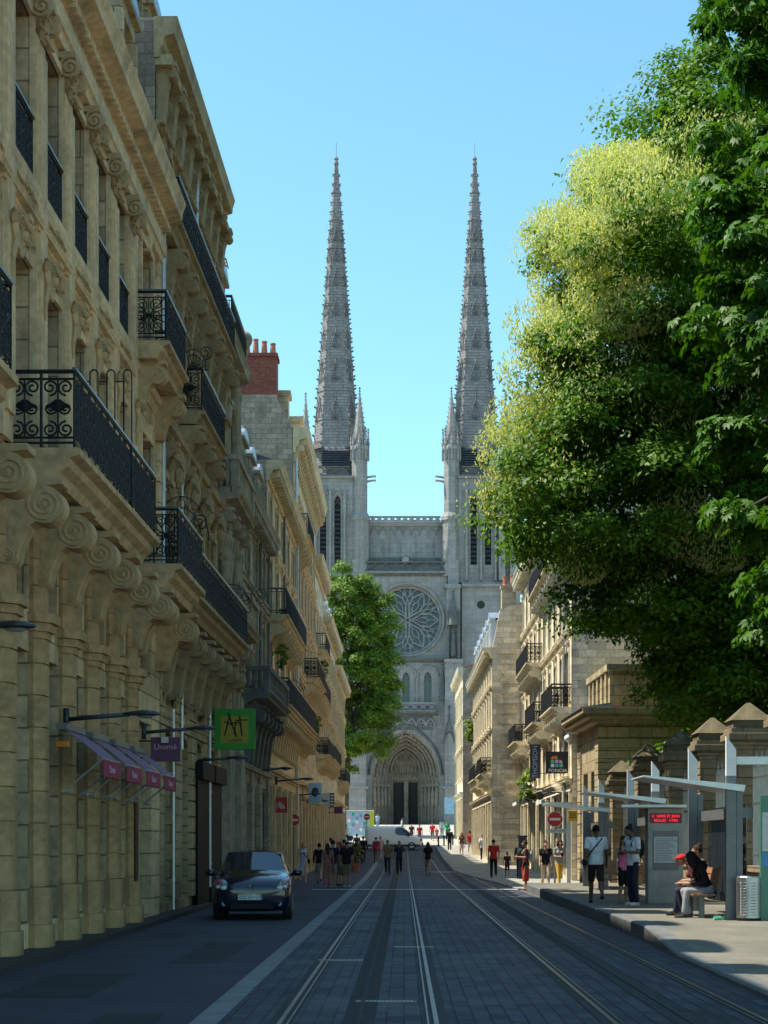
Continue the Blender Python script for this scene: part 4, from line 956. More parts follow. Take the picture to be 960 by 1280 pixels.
p.box(uu(505), uu(510.5), 4.0, 4.7, -.5, zz(973)); p.lathe([(.25, 1.9), (.3, 2.1), (.22, 2.6), (.25, 3.3), (.13, 3.7), (.15, 3.9), (.08, 4.1)], uu(507.7), 3.9, 8)
p.box(uu(465)-.6, uu(465)-.02, -.5, .3, -.5, .6); p.box(uu(549)+.02, uu(549)+.6, -.5, .3, -.5, .6)
p.build('portal', M['cath_warm'], K)
h = MB(); a, b, d = uu(462), uu(552), zz(905)               # hood mould round the arch
P = arch_pts(a, b, -.5, d, 'low', 14); h.tube([(x, -.06, z) for x, z in P], .20, 6); h.build('hood_mould', M['cath_dark'], K)
for x0, x1 in ((486.5, 505), (510.5, 528)):
    d = MB(); d.box(uu(x0), uu(x1), 4.62, 4.74, -.3, zz(973))
    for k in range(5): q = uu(x0)+(uu(x1)-uu(x0))*(k+.5)/5; d.box(q-.02, q+.02, 4.58, 4.618, -.3, zz(973))
    d.build('door', M['cdoor'], K)
st = MB()
for k in range(3): st.box(uu(455)-.4*k, uu(559)+.4*k, -.9-.45*k, 5, -1, -.02-.14*k)
st.build('steps', M['cath_warm'], K)
# three lancets and the pierced galleries under the rose
LW = [(475.5, 484.5), (503, 512), (530, 539.5)]
w = MB(); wall_open(w, uu(455), uu(559), zz(885)+.002, zz(826), [(uu(a), uu(b), zz(878), zz(839), 'pt') for a, b in LW], .7)
w.build('lancet_wall', M[S], K)
def lancet(a, b, z0, z1, y, slats=False, nm='lancet_window'):
    g = MB(); g.box(a-.05, b+.05, y, y+.08, z0, z1); o = g.build(nm, M['glass'] if not slats else M['cdoor'], K)
    t = MB(); m = (a+b)/2; W = b-a
    if slats:
        z = z0+.2
        while z < z1-W*1.5: t.add([(a, y-.35, z-.22), (b, y-.35, z-.22), (b, y-.02, z+.1), (a, y-.02, z+.1)], [(0, 1, 2, 3)]); t.add([(a, y-.36, z-.30), (b, y-.36, z-.30), (b, y-.36, z-.221), (a, y-.36, z-.221)], [(0, 1, 2, 3)]); z += .55
        t.build('louvre', M['slate'], o); t = MB()
    zt = z1-W*1.3
    if not slats: t.box(m-.04, m+.04, y-.1, y-.01, z0, zt)
    t.tube([(a, y-.08, zt), (m, y-.08, zt+W*.45), (b, y-.08, zt)], .05, 4); t.tube([(a, y-.08, zt+W*.9), (m, y-.08, zt+W*.45), (b, y-.08, zt+W*.9)], .05, 4)
    t.tube([(m+.22*W*math.cos(q*PI/5), y-.08, zt+W*.75+.22*W*math.sin(q*PI/5)) for q in range(10)], .045, 4, True)
    t.build('tracery', M[S], o)
for a, b in LW: lancet(uu(a), uu(b), zz(878), zz(839), .6)
t = MB()
for c in (480, 507.5, 535):
    t.tube([(x, -.08, z) for x, z in arch_pts(uu(c-13), uu(c+13), zz(878), zz(832), 'round', 8)], .13, 5)
for c in (493.7, 521.5): t.cyl((uu(c), -.1, zz(878)), (uu(c), -.1, zz(846)), .16, n=8)
t.build('arcade_moulding', M[S], K)
def balustrade(x0, x1, z0, z1, y, mod, name='balustrade', rail='cath_dark', depth=.22, parent=K):
    b = MB(); b.box(x0, x1, y, y+depth, z1-.16, z1); b.box(x0, x1, y, y+depth, z0, z0+.14); n = max(1, round((x1-x0)/mod)); m = (x1-x0)/n
    for k in range(n):
        a, c = x0+k*m, x0+(k+1)*m; e = (a+c)/2; zb, zt = z0+.14, z1-.16; zm = (zb+zt)/2
        b.tube([(a, y+depth/2, zb), (c, y+depth/2, zt)], .055, 4); b.tube([(a, y+depth/2+.01, zt), (c, y+depth/2+.01, zb)], .055, 4)
        b.tube([(e+.2*m*math.cos(q*PI/4), y+depth/2, zm+.2*m*math.sin(q*PI/4)) for q in range(8)], .05, 4, True)
    return b.build(name, M[rail], parent)
balustrade(uu(470), uu(545), zz(889), zz(878), -.75, 1.05, rail=S)
lb = MB(); lb.box(uu(468), uu(547), -.8, .02, zz(891), zz(889)-.003); run(lb, [(-.02, zz(894)), (.5, zz(892)), (.75, zz(891)-.004), (-.02, zz(891)-.004)], uu(468), uu(547)); lb.build('ledge', M['cath_dark'], K)
for z_, h_ in ((828, .55), (720, .5)): lb = MB(); run(lb, cornice_prof(zz(z_), h_-.05, h_), uu(455), uu(559)); lb.build('ledge', M['cath_dark'], K)
tr = MB()                                                  # blind triforium tracery
for k in range(6):
    a = uu(473)+k*1.14; m = a+.57
    tr.tube([(x, -.10, z) for x, z in arch_pts(a, a+1.14, zz(921), zz(897), 'pt', 6)], .09, 5)
    for q in range(3): an = PI/2+q*2*PI/3; tr.tube([(m+.26*math.cos(an)+.2*math.cos(r*PI/4), -.10, zz(904)+.26*math.sin(an)+.2*math.sin(r*PI/4)) for r in range(8)], .05, 4, True)
    tr.tube([(m, -.1, zz(921)), (m, -.1, zz(908))], .06, 4)
tr.build('tracery', M[S], K)
dk = MB(); dk.box(uu(473), uu(541), -.03, -.004, zz(912), zz(893)); dk.build('triforium_shade', M['cath_dark'], K)  # thin dark slab on the wall: shade behind the tracery put into colour
# rose
RX, RZ, RR = uu(509.5), zz(774), 4.0
w = MB(); x0, x1, z0, z1 = uu(455), uu(559), zz(826)+.002, zz(716); N = 48
def sq(a):
    c, s_ = math.cos(a), math.sin(a); f = []
    if c > 1e-9: f.append((x1-RX)/c)
    if c < -1e-9: f.append((x0-RX)/c)
    if s_ > 1e-9: f.append((z1-RZ)/s_)
    if s_ < -1e-9: f.append((z0-RZ)/s_)
    t_ = min(f); return (RX+c*t_, 0, RZ+s_*t_)
AN = sorted([2*PI*k/N for k in range(N)] + [math.atan2(b-RZ, a-RX) % (2*PI) for a in (x0, x1) for b in (z0, z1)]); AN.append(AN[0]+2*PI)
for a, b in zip(AN[:-1], AN[1:]):
    R1_ = RR+.25; A0 = (RX+R1_*math.cos(a), 0, RZ+R1_*math.sin(a)); B0 = (RX+R1_*math.cos(b), 0, RZ+R1_*math.sin(b))
    w.quad(A0, sq(a), sq(b), B0)
    Ai = (RX+RR*math.cos(a), .9, RZ+RR*math.sin(a)); Bi = (RX+RR*math.cos(b), .9, RZ+RR*math.sin(b)); w.quad(B0, A0, Ai, Bi)
w.build('rose_wall', M[S], K)
g = MB(); g.add([(RX+4.1*math.cos(2*PI*k/40), .85, RZ+4.1*math.sin(2*PI*k/40)) for k in range(40)], [tuple(range(40))[::-1]])
rose = g.build('rose_window', M['glass'], K)
t = MB()
def RT(pts, r=.085, closed=False): t.tube([(RX+x, .55, RZ+z) for x, z in pts], r, 5, closed)
def pol(r, a): return (r*math.cos(a), r*math.sin(a))
RT([pol(RR-.02, 2*PI*k/48) for k in range(48)], .18, True); RT([pol(.3, 2*PI*k/10) for k in range(10)], .09, True)
for k in range(6):
    a = PI/6+k*PI/3+PI/6
    for s_ in (-1, 1):
        RT([pol(.35, a), pol(1.0, a+s_*.30), pol(1.8, a+s_*.42), pol(2.7, a+s_*.30), pol(3.3, a+s_*.12), pol(3.75, a)], .11)
        RT([pol(1.1, a), pol(1.6, a+s_*.17), pol(2.1, a+s_*.14), pol(2.6, a)], .07)
        RT([pol(2.7, a+s_*.30), pol(3.2, a+s_*.36), pol(3.6, a+s_*.30), pol(3.9, a+s_*.20)], .08)
        RT([pol(1.8, a+s_*.42), pol(2.6, a+s_*PI/6), pol(3.3, a+s_*.40), pol(3.95, a+s_*.45)], .08)
        c = pol(3.15, a+s_*.52*.98); RT([(c[0]+.34*math.cos(q*PI/4), c[1]+.34*math.sin(q*PI/4)) for q in range(8)], .06, True)
        c = pol(2.2, a+s_*.24); RT([(c[0]+.2*math.cos(q*PI/4), c[1]+.2*math.sin(q*PI/4)) for q in range(8)], .05, True)
    RT([pol(.3, a), pol(1.1, a)], .08); RT([pol(2.6, a), pol(3.9, a)], .07)
    c = pol(3.4, a); RT([(c[0]+.25*math.cos(q*PI/4), c[1]+.25*math.sin(q*PI/4)) for q in range(8)], .05, True)
t.build('rose_tracery', M[S], rose)
h = MB(); h.tube([(RX+(RR+.38)*math.cos(2*PI*k/48), -.05, RZ+(RR+.38)*math.sin(2*PI*k/48)) for k in range(48)], .16, 6, True); h.build('hood_mould', M[S], K)
# gallery and set-back wall above
balustrade(uu(457), uu(556), zz(714.5), zz(702), -.5, 1.2)
w = MB(); w.box(uu(455), uu(559), 1.2, 14, zz(716), zz(651)); w.box(uu(455), uu(559), -.55, 1.2, zz(716), zz(714.5)-.002); w.box(uu(455), uu(559), .9, 1.2, zz(655), zz(650))
for k in range(9): x = uu(463)+k*.98; w.tube([(a, 1.1, b) for a, b in arch_pts(x, x+.98, zz(668), zz(657), 'pt', 5)], .07, 4)
for k in range(4): x = uu(478)+k*2.0; w.box(x, x+.12, 1.05, 1.2, zz(700), zz(672))
w.build('gable_wall', M[S], K); balustrade(uu(462), uu(551), zz(650), zz(643), .6, .78, rail=S)
d = MB(); d.box(uu(462), uu(550), .9, 1.195, zz(702), zz(695)); d.build('gallery_shade', M['cath_dark'], K)  # dark slab standing in for the shade behind the gallery
d = MB(); d.box(uu(503), uu(511), -.5, .3, zz(702), zz(696)); d.frust(uu(507), -.1, zz(696), zz(694), .5, .5, .1, .1); d.build('turret', M[S], K)
nv = MB(); nv.box(uu(400), uu(614), 14, 60, -1, zz(700)); nv.prism([(uu(420), zz(700)), (uu(594), zz(700)), (uu(507), zz(640))], 'y', 16, 60); nv.build('nave', M[S], K)
# flanking buttresses with niches and gables
def crocket(mb, x, y, z, s, ax=1, ay=0):
    mb.add([(x, y, z-s*.5), (x+ax*s*.9-ay*s*.25, y+ay*s*.9+ax*s*.25, z+s*.1), (x+ax*s*.9+ay*s*.25, y+ay*s*.9-ax*s*.25, z+s*.1), (x+ax*s*.5, y+ay*s*.5, z+s*.55), (x, y, z+s*.3)],
           [(0, 1, 2), (1, 3, 2), (0, 3, 1), (0, 2, 3), (0, 4, 3)])
def pinnacle(mb, x, y, z0, z1, r0, n=4, nc=7, cs=.26):
    for k in range(8):
        a0, a1 = 2*PI*k/8+PI/8, 2*PI*(k+1)/8+PI/8
        mb.add([(x+r0*math.cos(a0), y+r0*math.sin(a0), z0), (x+r0*math.cos(a1), y+r0*math.sin(a1), z0), (x+.05*math.cos(a1), y+.05*math.sin(a1), z1), (x+.05*math.cos(a0), y+.05*math.sin(a0), z1)], [(0, 1, 2, 3)])
        if k % 2 == 0:
            for i in range(nc): q = (i+.5)/nc; r = r0*(1-q); crocket(mb, x+r*math.cos(a0), y+r*math.sin(a0), z0+(z1-z0)*q, cs*(1-.35*q), math.cos(a0), math.sin(a0))
    mb.cbox(x, y, z1+.05, .22, .22, .16); mb.cbox(x, y, z1+.35, .10, .10, .5); mb.cbox(x, y, z1+.38, .34, .10, .1)
for s in (-1, 1):
    def U(px): return s*(px-507)/10.4
    def bx(mb, a, b, y0, y1, z0, z1): mb.box(min(U(a), U(b)), max(U(a), U(b)), y0, y1, z0, z1)
    b = MB()
    bx(b, 556, 577, -1.5, 1, -1, zz(826)); bx(b, 558, 575, -1.1, 1, zz(826), zz(732)); bx(b, 560, 573, -.7, 1, zz(732), zz(700))
    for a, c, z, pr in ((555, 578, 826, .4), (556, 576, 733, .3)): bx(b, a, c, -1.5-pr*.6 if z == 826 else -1.3, 1, zz(z)-.3, zz(z)+.12)
    bx(b, 553.5, 579.5, -1.75, .9, zz(985)-.1, zz(983)); bx(b, 555, 578, -1.62, .9, -1, 1.2)
    o = b.build('buttress', M[S], K)
    n = MB(); cx = U(566)                                    # niche pinnacle
    n.box(cx-.75, cx-.5, -1.75, -1.1, zz(826)+.2, zz(783)); n.box(cx+.5, cx+.75, -1.75, -1.1, zz(826)+.2, zz(783)); n.lathe([(.3, zz(822)), (.36, zz(815)), (.26, zz(805)), (.3, zz(798)), (.15, zz(791)), (.17, zz(788)), (.1, zz(786))], cx, -1.45, 8)
    pinnacle(n, cx, -1.4, zz(783), zz(745), .75, 4, 6, .24); pinnacle(n, cx-.63, -1.6, zz(783), zz(770), .26, 4, 3, .14); pinnacle(n, cx+.63, -1.6, zz(783), zz(770), .26, 4, 3, .14)
    n.build('niche', M['cath_dark'], o)
    gb = MB(); gb.tube([(U(553), -1.6, zz(930)), (U(561), -1.7, zz(897)), (U(569), -1.6, zz(930))], .14, 5); gb.tube([(x, -1.58, z) for x, z in arch_pts(min(U(555), U(567)), max(U(555), U(567)), zz(960), zz(915), 'pt', 6)], .12, 5)
    pinnacle(gb, U(561), -1.7, zz(897), zz(888), .15, 4, 2, .14); pinnacle(gb, U(553.5), -.6, zz(875), zz(835), .5, 4, 5, .2); gb.build('gablet', M['cath_dark'], o)
    # tower
    T0, T1 = 573, 650
    w = MB(); lw = [(588, 596), (606, 614)]; a, c = sorted((U(T0), U(T1)))
    wall_open(w, a, c, zz(731)+.3, zz(597), [tuple(sorted((U(x), U(y))))+(zz(706), zz(619), 'pt') for x, y in lw], .8, -.3)
    wall_open(w, *sorted((U(577), U(T1))), -1, zz(731)+.3, [], .1, -.5)
    for x in (a, c): w.quad((x, -.3, -1), (x, 9, -1), (x, 9, zz(597)), (x, -.3, zz(597)))
    w.quad((a, .7, zz(731)), (c, .7, zz(731)), (c, .7, zz(597)), (a, .7, zz(597))); w.quad((a, 9, -1), (a, 9, zz(597)), (c, 9, zz(597)), (c, 9, -1)); w.quad((a, -.3, zz(597)), (c, -.3, zz(597)), (c, 9, zz(597)), (a, 9, zz(597)))
    for q in (583, 601, 619): bx(w, q-1.6, q+1.6, -.75, -.31, zz(726), zz(612)); bx(w, q-.9, q+.9, -.95, -.752, zz(726), zz(640))
    for q in (627, 641): bx(w, q-4, q+4, -1.1, -.302, zz(726), zz(605))
    bx(w, 577, T1+.5, -1.0, -.2, zz(734), zz(731)); bx(w, T0-1, T1+1, -.7, 9.2, zz(598), zz(595.5))
    bx(w, 577, T1+.5, -.75, -.2, zz(983), zz(981)); bx(w, 577, T1, -.7, -.502, -1, 1.0)
    tw = w.build('tower', M[S], K)
    for x, y in lw:
        lancet(min(U(x), U(y)), max(U(x), U(y)), zz(706), zz(619), .45, True, 'belfry_window')
        h = MB(); h.tube([(q, -.36, r) for q, r in arch_pts(min(U(x-2.5), U(y+2.5)), max(U(x-2.5), U(y+2.5)), zz(640), zz(612), 'round', 7)], .16, 5); h.build('hood_mould', M[S], K)
    oc = MB(); oc.cyl((U(601), -.52, zz(756)), (U(601), -.49, zz(756)), .48, n=18); oc.build('oculus', M['cdoor'], K)
    balustrade(min(U(577), U(T1)), max(U(577), U(T1)), zz(595), zz(583), -.6, 1.15)
    # stair turret with crocketed pinnacle
    tx = U(564.5); t = MB(); r = 1.05
    t.lathe([(r*1.1, zz(720)), (r*1.1, zz(651)), (r*1.28, zz(650)), (r*1.28, zz(646)), (r*.95, zz(640)), (r*.95, zz(563)), (r*1.12, zz(562)), (r*1.12, zz(559)), (r*.98, zz(556))], tx, .35, 8)
    for k in range(8): an = 2*PI*k/8; t.frust(tx+r*.98*math.cos(an), .35+r*.98*math.sin(an), zz(575), zz(556), .14, .14, .14, .14); pinnacle(t, tx+r*.98*math.cos(an), .35+r*.98*math.sin(an), zz(556), zz(540), .2, 4, 3, .15)
    pinnacle(t, tx, .35, zz(558), zz(488), r*.95, 4, 12, .26)
    for k in range(2): t.tube([(tx-s*.9, .2, zz(601)+k*.5), (tx-s*1.9, -.1, zz(600)+k*.5), (tx-s*1.95, -.1, zz(602)+k*.5)], .16, 5, r1=.07)
    t.build('stair_turret', M[S], K)
    t = MB(); ox = U(632); t.lathe([(.8, zz(600)), (.8, zz(560)), (.9, zz(558)), (.7, zz(556))], ox, .3, 8); pinnacle(t, ox, .3, zz(557), zz(495), .7, 4, 9, .24)
    for k in range(4): an = PI/4+k*PI/2; pinnacle(t, ox+.7*math.cos(an), .3+.7*math.sin(an), zz(575), zz(548), .22, 4, 4, .15)
    t.build('pinnacle', M[S], K)
    # spire
    sx = U(595); sy = 3.4; W0, zA, zB = 2.75, zz(557), zz(190); m = MB(); W1 = .20
    cr = [(-.31, -.5), (.31, -.5), (.5, -.31), (.5, .31), (.31, .5), (-.31, .5), (-.5, .31), (-.5, -.31)]
    def ring(z, e=0.0): q = (z-zA)/(zB-zA); W = 2*(W0+(W1-W0)*q)+e; return [(sx+W*x, sy+W*y, z) for x, y in cr]
    zs = [zA+(zB-zA)*k/30 for k in range(31)]
    R = [ring(z) for z in zs]; base = len(m.v)
    m.add([p_ for r_ in R for p_ in r_], [(i*8+j, i*8+(j+1) % 8, (i+1)*8+(j+1) % 8, (i+1)*8+j) for i in range(30) for j in range(8)])
    for z in zs[3::3]:                                      # string bands
        lo, hi = ring(z-.09, .14), ring(z+.09, .14); m.add(lo+hi, [(j, (j+1) % 8, (j+1) % 8+8, j+8) for j in range(8)]+[tuple(range(8))[::-1], tuple(range(8, 16))])
    z = zA+.5
    while z < zB-.4:
        for (x, y, z_), (cx_, cy_) in zip(ring(z), cr): l = math.hypot(cx_, cy_); crocket(m, x, y, z, .40-.16*(z-zA)/(zB-zA), cx_/l, cy_/l)
        z += 1.15
    m.lathe([(W0*1.02, zz(597)), (W0*1.02, zA-.25), (W0*1.13, zA-.2), (W0*1.1, zA+.12), (W0*.98, zA+.2)], sx, sy, 8)
    m.lathe([(.16, zB-.2), (.32, zB+.1), (.16, zB+.35), (.3, zB+.62), (.12, zB+.9)], sx, sy, 8); m.cyl((sx, sy, zB+.8), (sx, sy, zB+2.6), .03, n=5)
    so_ = m.build('spire', M['spire'], K)
    for py in (519, 469, 427, 386, 347, 316, 290):
        z = zz(py); q = (z-zA)/(zB-zA); W = 2*(W0+(W1-W0)*q); sc = 1.3*(1-.55*q)
        for px_, py_, dx_ in ((0, -.5, 0), (-.405, -.405, -1), (.405, -.405, 1)):
            d = MB(); hd = MB(); x, y = sx+W*px_, sy+W*py_-.05; f = .55 if dx_ else 1; X = lambda v: x+v*f*(1 if not dx_ else .75)
            slope = (W0-W1)/(zB-zA)
            def PT(v, h_, o=0): return (x+v*f, y+slope*h_+v*(.75*dx_*f if dx_ else 0)-o, z+h_)
            for cx_, cz_ in ((-.2, 0), (.2, 0), (0, .26), (0, -.14)):
                d.add([PT(sc*(cx_+.2*math.cos(k*PI/4)), sc*(cz_+.2*math.sin(k*PI/4)), .02) for k in range(8)], [tuple(range(8))[::-1]])
            d.add([PT(-.09*sc, .3*sc, .021), PT(.09*sc, .3*sc, .021), PT(0, 1.5*sc, .021)], [(0, 1, 2)])
            hd.tube([PT(-.52*sc, -.25*sc, .03), PT(-.5*sc, .35*sc, .06), PT(0, 1.75*sc, .06), PT(.5*sc, .35*sc, .06), PT(.52*sc, -.25*sc, .03)], .07*sc, 4)
            hd.tube([PT(0, 1.7*sc, .05), PT(0, 2.3*sc, .05)], .06*sc, 4)
            d.build('spire_opening_shade', M['cath_dark'], so_); hd.build('gablet', M['spire'], so_)  # flat dark shapes: the shade inside the spire holes put into colour
    l = MB(); a_, b_ = sorted((U(578), U(612))); l.box(a_, b_, sy-W0-.16, sy-W0+.3, zz(580), zz(559))
    o = l.build('louvred_opening', M['cdoor'], K); l = MB()
    for k in range(7): z = zz(580)+.15+k*.28; l.add([(a_, sy-W0-.42, z-.1), (b_, sy-W0-.42, z-.1), (b_, sy-W0-.17, z+.12), (a_, sy-W0-.17, z+.12)], [(0, 1, 2, 3)])
    l.build('louvre', M['slate'], o)
# ---------------------------------------------------------------- trees
def leaf_mesh(name, P, Nrm, size, shape='leaf', jitter=.35):
    n = len(P); Nrm = Nrm/np.maximum(1e-6, np.linalg.norm(Nrm, axis=1, keepdims=True))
    r = rng.normal(size=(n, 3)); T = np.cross(Nrm, r); T /= np.maximum(1e-6, np.linalg.norm(T, axis=1, keepdims=True)); T[:, 2] -= .35; T /= np.linalg.norm(T, axis=1, keepdims=True)
    Bt = np.cross(Nrm, T); Bt /= np.maximum(1e-6, np.linalg.norm(Bt, axis=1, keepdims=True)); Nn = np.cross(T, Bt)
    s = (size*(1+jitter*rng.uniform(-1, 1, n)))[:, None]
    if shape == 'leaf':
        prof = [(0, 0, 0), (.38, -.30, .05), (1, 0, -.08), (.38, .30, .05)]; faces = [(0, 1, 2, 3)]
    elif shape == 'palm':                                   # five leaflets from one stalk
        prof = []; faces = []
        for k, (a, l) in enumerate(((-1.25, .7), (-.6, .9), (0, 1), (.6, .9), (1.25, .7))):
            c, q = math.cos(a), math.sin(a); b = len(prof); wd = .17*l
            prof += [(.06*c, .06*q, 0), (.6*l*c+wd*q, .6*l*q-wd*c, .03), (l*c, l*q, -.14), (.6*l*c-wd*q, .6*l*q+wd*c, .03)]; faces.append((b, b+1, b+2, b+3))
    elif shape == 'spray':                                  # upright tuft
        prof = []; faces = []
        for k in range(2):
            a = k*PI/2+.3; c, q = math.cos(a), math.sin(a); b = len(prof)
            prof += [(-.10*c, -.10*q, 0), (.10*c, .10*q, 0), (.22*c, .22*q, .55), (.03, 0, 1.0)]; faces.append((b, b+1, b+2, b+3))
    m = len(prof); V = np.empty((n, m, 3))
    for j, (a, b, c) in enumerate(prof): V[:, j] = P + s*(a*T + b*Bt + c*Nn)
    F = np.array(faces); nf = len(F)
    idx = (np.arange(n)[:, None, None]*m + F[None]).reshape(-1)
    me = bpy.data.meshes.new(name); me.vertices.add(n*m); me.vertices.foreach_set('co', V.reshape(-1).astype(np.float32))
    me.loops.add(len(idx)); me.loops.foreach_set('vertex_index', idx.astype(np.int32)); np_ = n*nf
    me.polygons.add(np_); me.polygons.foreach_set('loop_start', np.arange(0, np_*4, 4, dtype=np.int32)); me.update(calc_edges=True)
    return me
def crown_points(lobes, nclump, per, cr, flat=.62):
    """clumps sit through the outer part of a union of ellipsoids; leaves sit on each clump"""
    C = []; vol = np.array([l[3]*l[4]*l[5] for l in lobes])**.67; vol = vol/vol.sum()
    while len(C) < nclump:
        l = lobes[rng.choice(len(lobes), p=vol)]; d = rng.normal(size=3); d /= np.linalg.norm(d); core = rng.random() < .16; rr = rng.uniform(.15, .6) if core else rng.uniform(.55, 1.03)
        p = np.array(l[:3])+d*rr*np.array(l[3:6]); 
        if not core and any(((p-np.array(o[:3]))/np.array(o[3:6])) @ ((p-np.array(o[:3]))/np.array(o[3:6])) < .28 for o in lobes): continue
        C.append((p, d))
    P = []; Nn = []
    for p, d in C:
        r = cr*rng.uniform(.6, 1.3); k = int(per*rng.uniform(.7, 1.3)); q = rng.normal(size=(k, 3)); q /= np.linalg.norm(q, axis=1, keepdims=True)
        q[:, 2] = np.where(q[:, 2] < -.3, -q[:, 2]*.6, q[:, 2])
        pos = p + q*np.array([r, r, r*flat])*rng.uniform(.45, 1.05, (k, 1)); P.append(pos); Nn.append(q*.6+d*.35+np.array([0, 0, .75])+rng.normal(size=(k, 3))*.38)
    return np.concatenate(P), np.concatenate(Nn), C
def limbs(mb, base, top, r, targets, n=9):
    mb.tube([base, (base[0]*.7+top[0]*.3+.1, base[1]*.7+top[1]*.3, base[2]*.6+top[2]*.4), top], r, 10, r1=r*.5)
    for p in targets:
        p = Vector(p); t = random.uniform(.45, .98); s = Vector(base).lerp(Vector(top), t); m = s.lerp(p, .5)+Vector((random.uniform(-.4, .4), random.uniform(-.4, .4), random.uniform(.2, .9)))
        mb.tube([s, s.lerp(m, .5)+Vector((0, 0, .2)), m, p], r*.34*(1.3-t*.6), 6, r1=.03)
def tree(name, label, loc, lobes, nclump, per, cr, size, mat, shape, trunk_r, trunk_top, cat='tree', group=None, flat=.62):
    t = thing(name, label, cat, loc, 0, group); P, Nn, C = crown_points(lobes, nclump, per, cr, flat)
    mb = MB(); tg = [tuple(C[i][0]) for i in rng.choice(len(C), min(len(C), 34), replace=False)]
    limbs(mb, (0, 0, -.3), trunk_top, trunk_r, tg); mb.build('trunk', M['bark'], t, True)
    link('crown', leaf_mesh('crown', P, Nn, size, shape), M[mat], t)
    return t, P, Nn, C
# big flowering tree behind the fence
L1 = [(-.5, 0, 14, 6.2, 6.5, 7.0), (-5.0, -2.0, 17.4, 4.0, 6.4, 4.2), (-6.4, -1.6, 12.2, 3.6, 5.6, 3.2), (-5.9, -1, 15.0, 3.5, 5.2, 3.0), (-3.8, 0, 20.2, 4.0, 4.6, 3.5), (0, 0, 22, 5.2, 5.0, 4.4), (3.5, 0, 24.5, 6.0, 5.2, 5.0), (-1.8, 1.5, 23.6, 4.2, 4.0, 3.6), (-4.2, -1, 9.3, 3.3, 4.0, 2.3), (-1.0, -1.5, 8.0, 4.2, 4.4, 2.9), (4, 0, 13, 6, 6, 8), (1.5, 0, 6.6, 4.5, 4.5, 2.4), (-3.0, -.5, 6.6, 2.2, 3.6, 1.5)]
TX, TY = 12.7, 53.0
t1, P, Nn, C = tree('flowering_tree', 'huge tree with pale yellow blossom leaning over the tram stop on the right', (TX, TY, .2), L1, 1850, 300, 1.05, .175, 'leaf_a', 'leaf', .42, (-.5, 0, 17), flat=.85)
# blossom: small upright tufts among the sunlit leaves, in drifts
sv = np.array(sd); Nu = Nn/np.linalg.norm(Nn, axis=1, keepdims=True)
Cc = np.array([p for p, d in C]); Cd = np.array([d for p, d in C])
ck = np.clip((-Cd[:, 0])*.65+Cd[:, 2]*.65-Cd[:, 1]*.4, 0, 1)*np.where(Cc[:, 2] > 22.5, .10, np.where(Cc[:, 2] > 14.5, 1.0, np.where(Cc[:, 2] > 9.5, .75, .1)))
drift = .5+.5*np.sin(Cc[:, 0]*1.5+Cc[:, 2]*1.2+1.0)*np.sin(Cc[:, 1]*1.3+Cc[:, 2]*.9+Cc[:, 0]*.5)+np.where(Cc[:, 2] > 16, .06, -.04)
bp = []
for p, d, a, f in zip(Cc, Cd, ck, drift):
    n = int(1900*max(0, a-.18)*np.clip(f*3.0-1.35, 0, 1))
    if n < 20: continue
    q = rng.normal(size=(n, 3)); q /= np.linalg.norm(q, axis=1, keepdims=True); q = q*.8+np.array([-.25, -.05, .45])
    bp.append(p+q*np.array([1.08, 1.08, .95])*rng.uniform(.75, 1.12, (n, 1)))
bp = np.concatenate(bp); up = np.zeros_like(bp); up[:, 2] = 1; up += rng.normal(size=bp.shape)*.4
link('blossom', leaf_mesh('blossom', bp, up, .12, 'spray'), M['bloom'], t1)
# nearer chestnut at the right edge
L2 = [(0, 0, 13, 4.6, 4.6, 5.0), (-2.6, -.5, 15.5, 3.6, 4.2, 3.9), (-1.2, 0, 20, 4.4, 4.4, 4.4), (2.5, 0, 18, 5, 5, 7), (-2.8, -.5, 10.3, 2.6, 3.4, 2.4), (0, 0, 8, 4.4, 4.2, 3.0), (1.0, 0, 25, 4.5, 4.2, 4.2), (-1.6, 0, 22.6, 3.6, 3.6, 3.2)]
ch, _, _, _ = tree('chestnut_tree', 'dark green chestnut with large hand-shaped leaves at the right edge', (12.6, 40.5, .2), L2, 420, 110, 1.0, .30, 'leaf_b', 'palm', .4, (-.3, 0, 16))
L3 = [(0, 0, 12, 7, 5, 7), (6, 0, 13, 7, 5, 8), (0, 0, 5, 7, 4, 4), (6, 0, 5, 7, 4, 4)]
tree('garden_tree', 'dark tree deep in the garden behind the fence piers', (16, 63, .2), L3, 340, 130, 1.6, .36, 'leaf_a', 'leaf', .4, (0, 0, 12))
L4 = [(0, 0, 3.2, 4.5, 16, 2.8)]
tree('garden_hedge', 'dark clipped greenery behind the iron fence panels', (15.5, 50, .2), L4, 330, 60, 1.2, .34, 'leaf_a', 'leaf', .1, (0, 0, 2), 'hedge')
for x, y, rz, l in ((15.6, 27.5, 1.9, 'unseen chestnut added for its shade behind the near end of the platform'), (14.6, 14.0, 3.6, 'unseen chestnut added for its shade, in the garden nearest the viewer')):
    c = copy_tree(ch); c.location = (x, y, .2); c.rotation_euler = (0, 0, rz); c['label'] = l  # out-of-view copies, added to keep skylight off the house fronts and platform
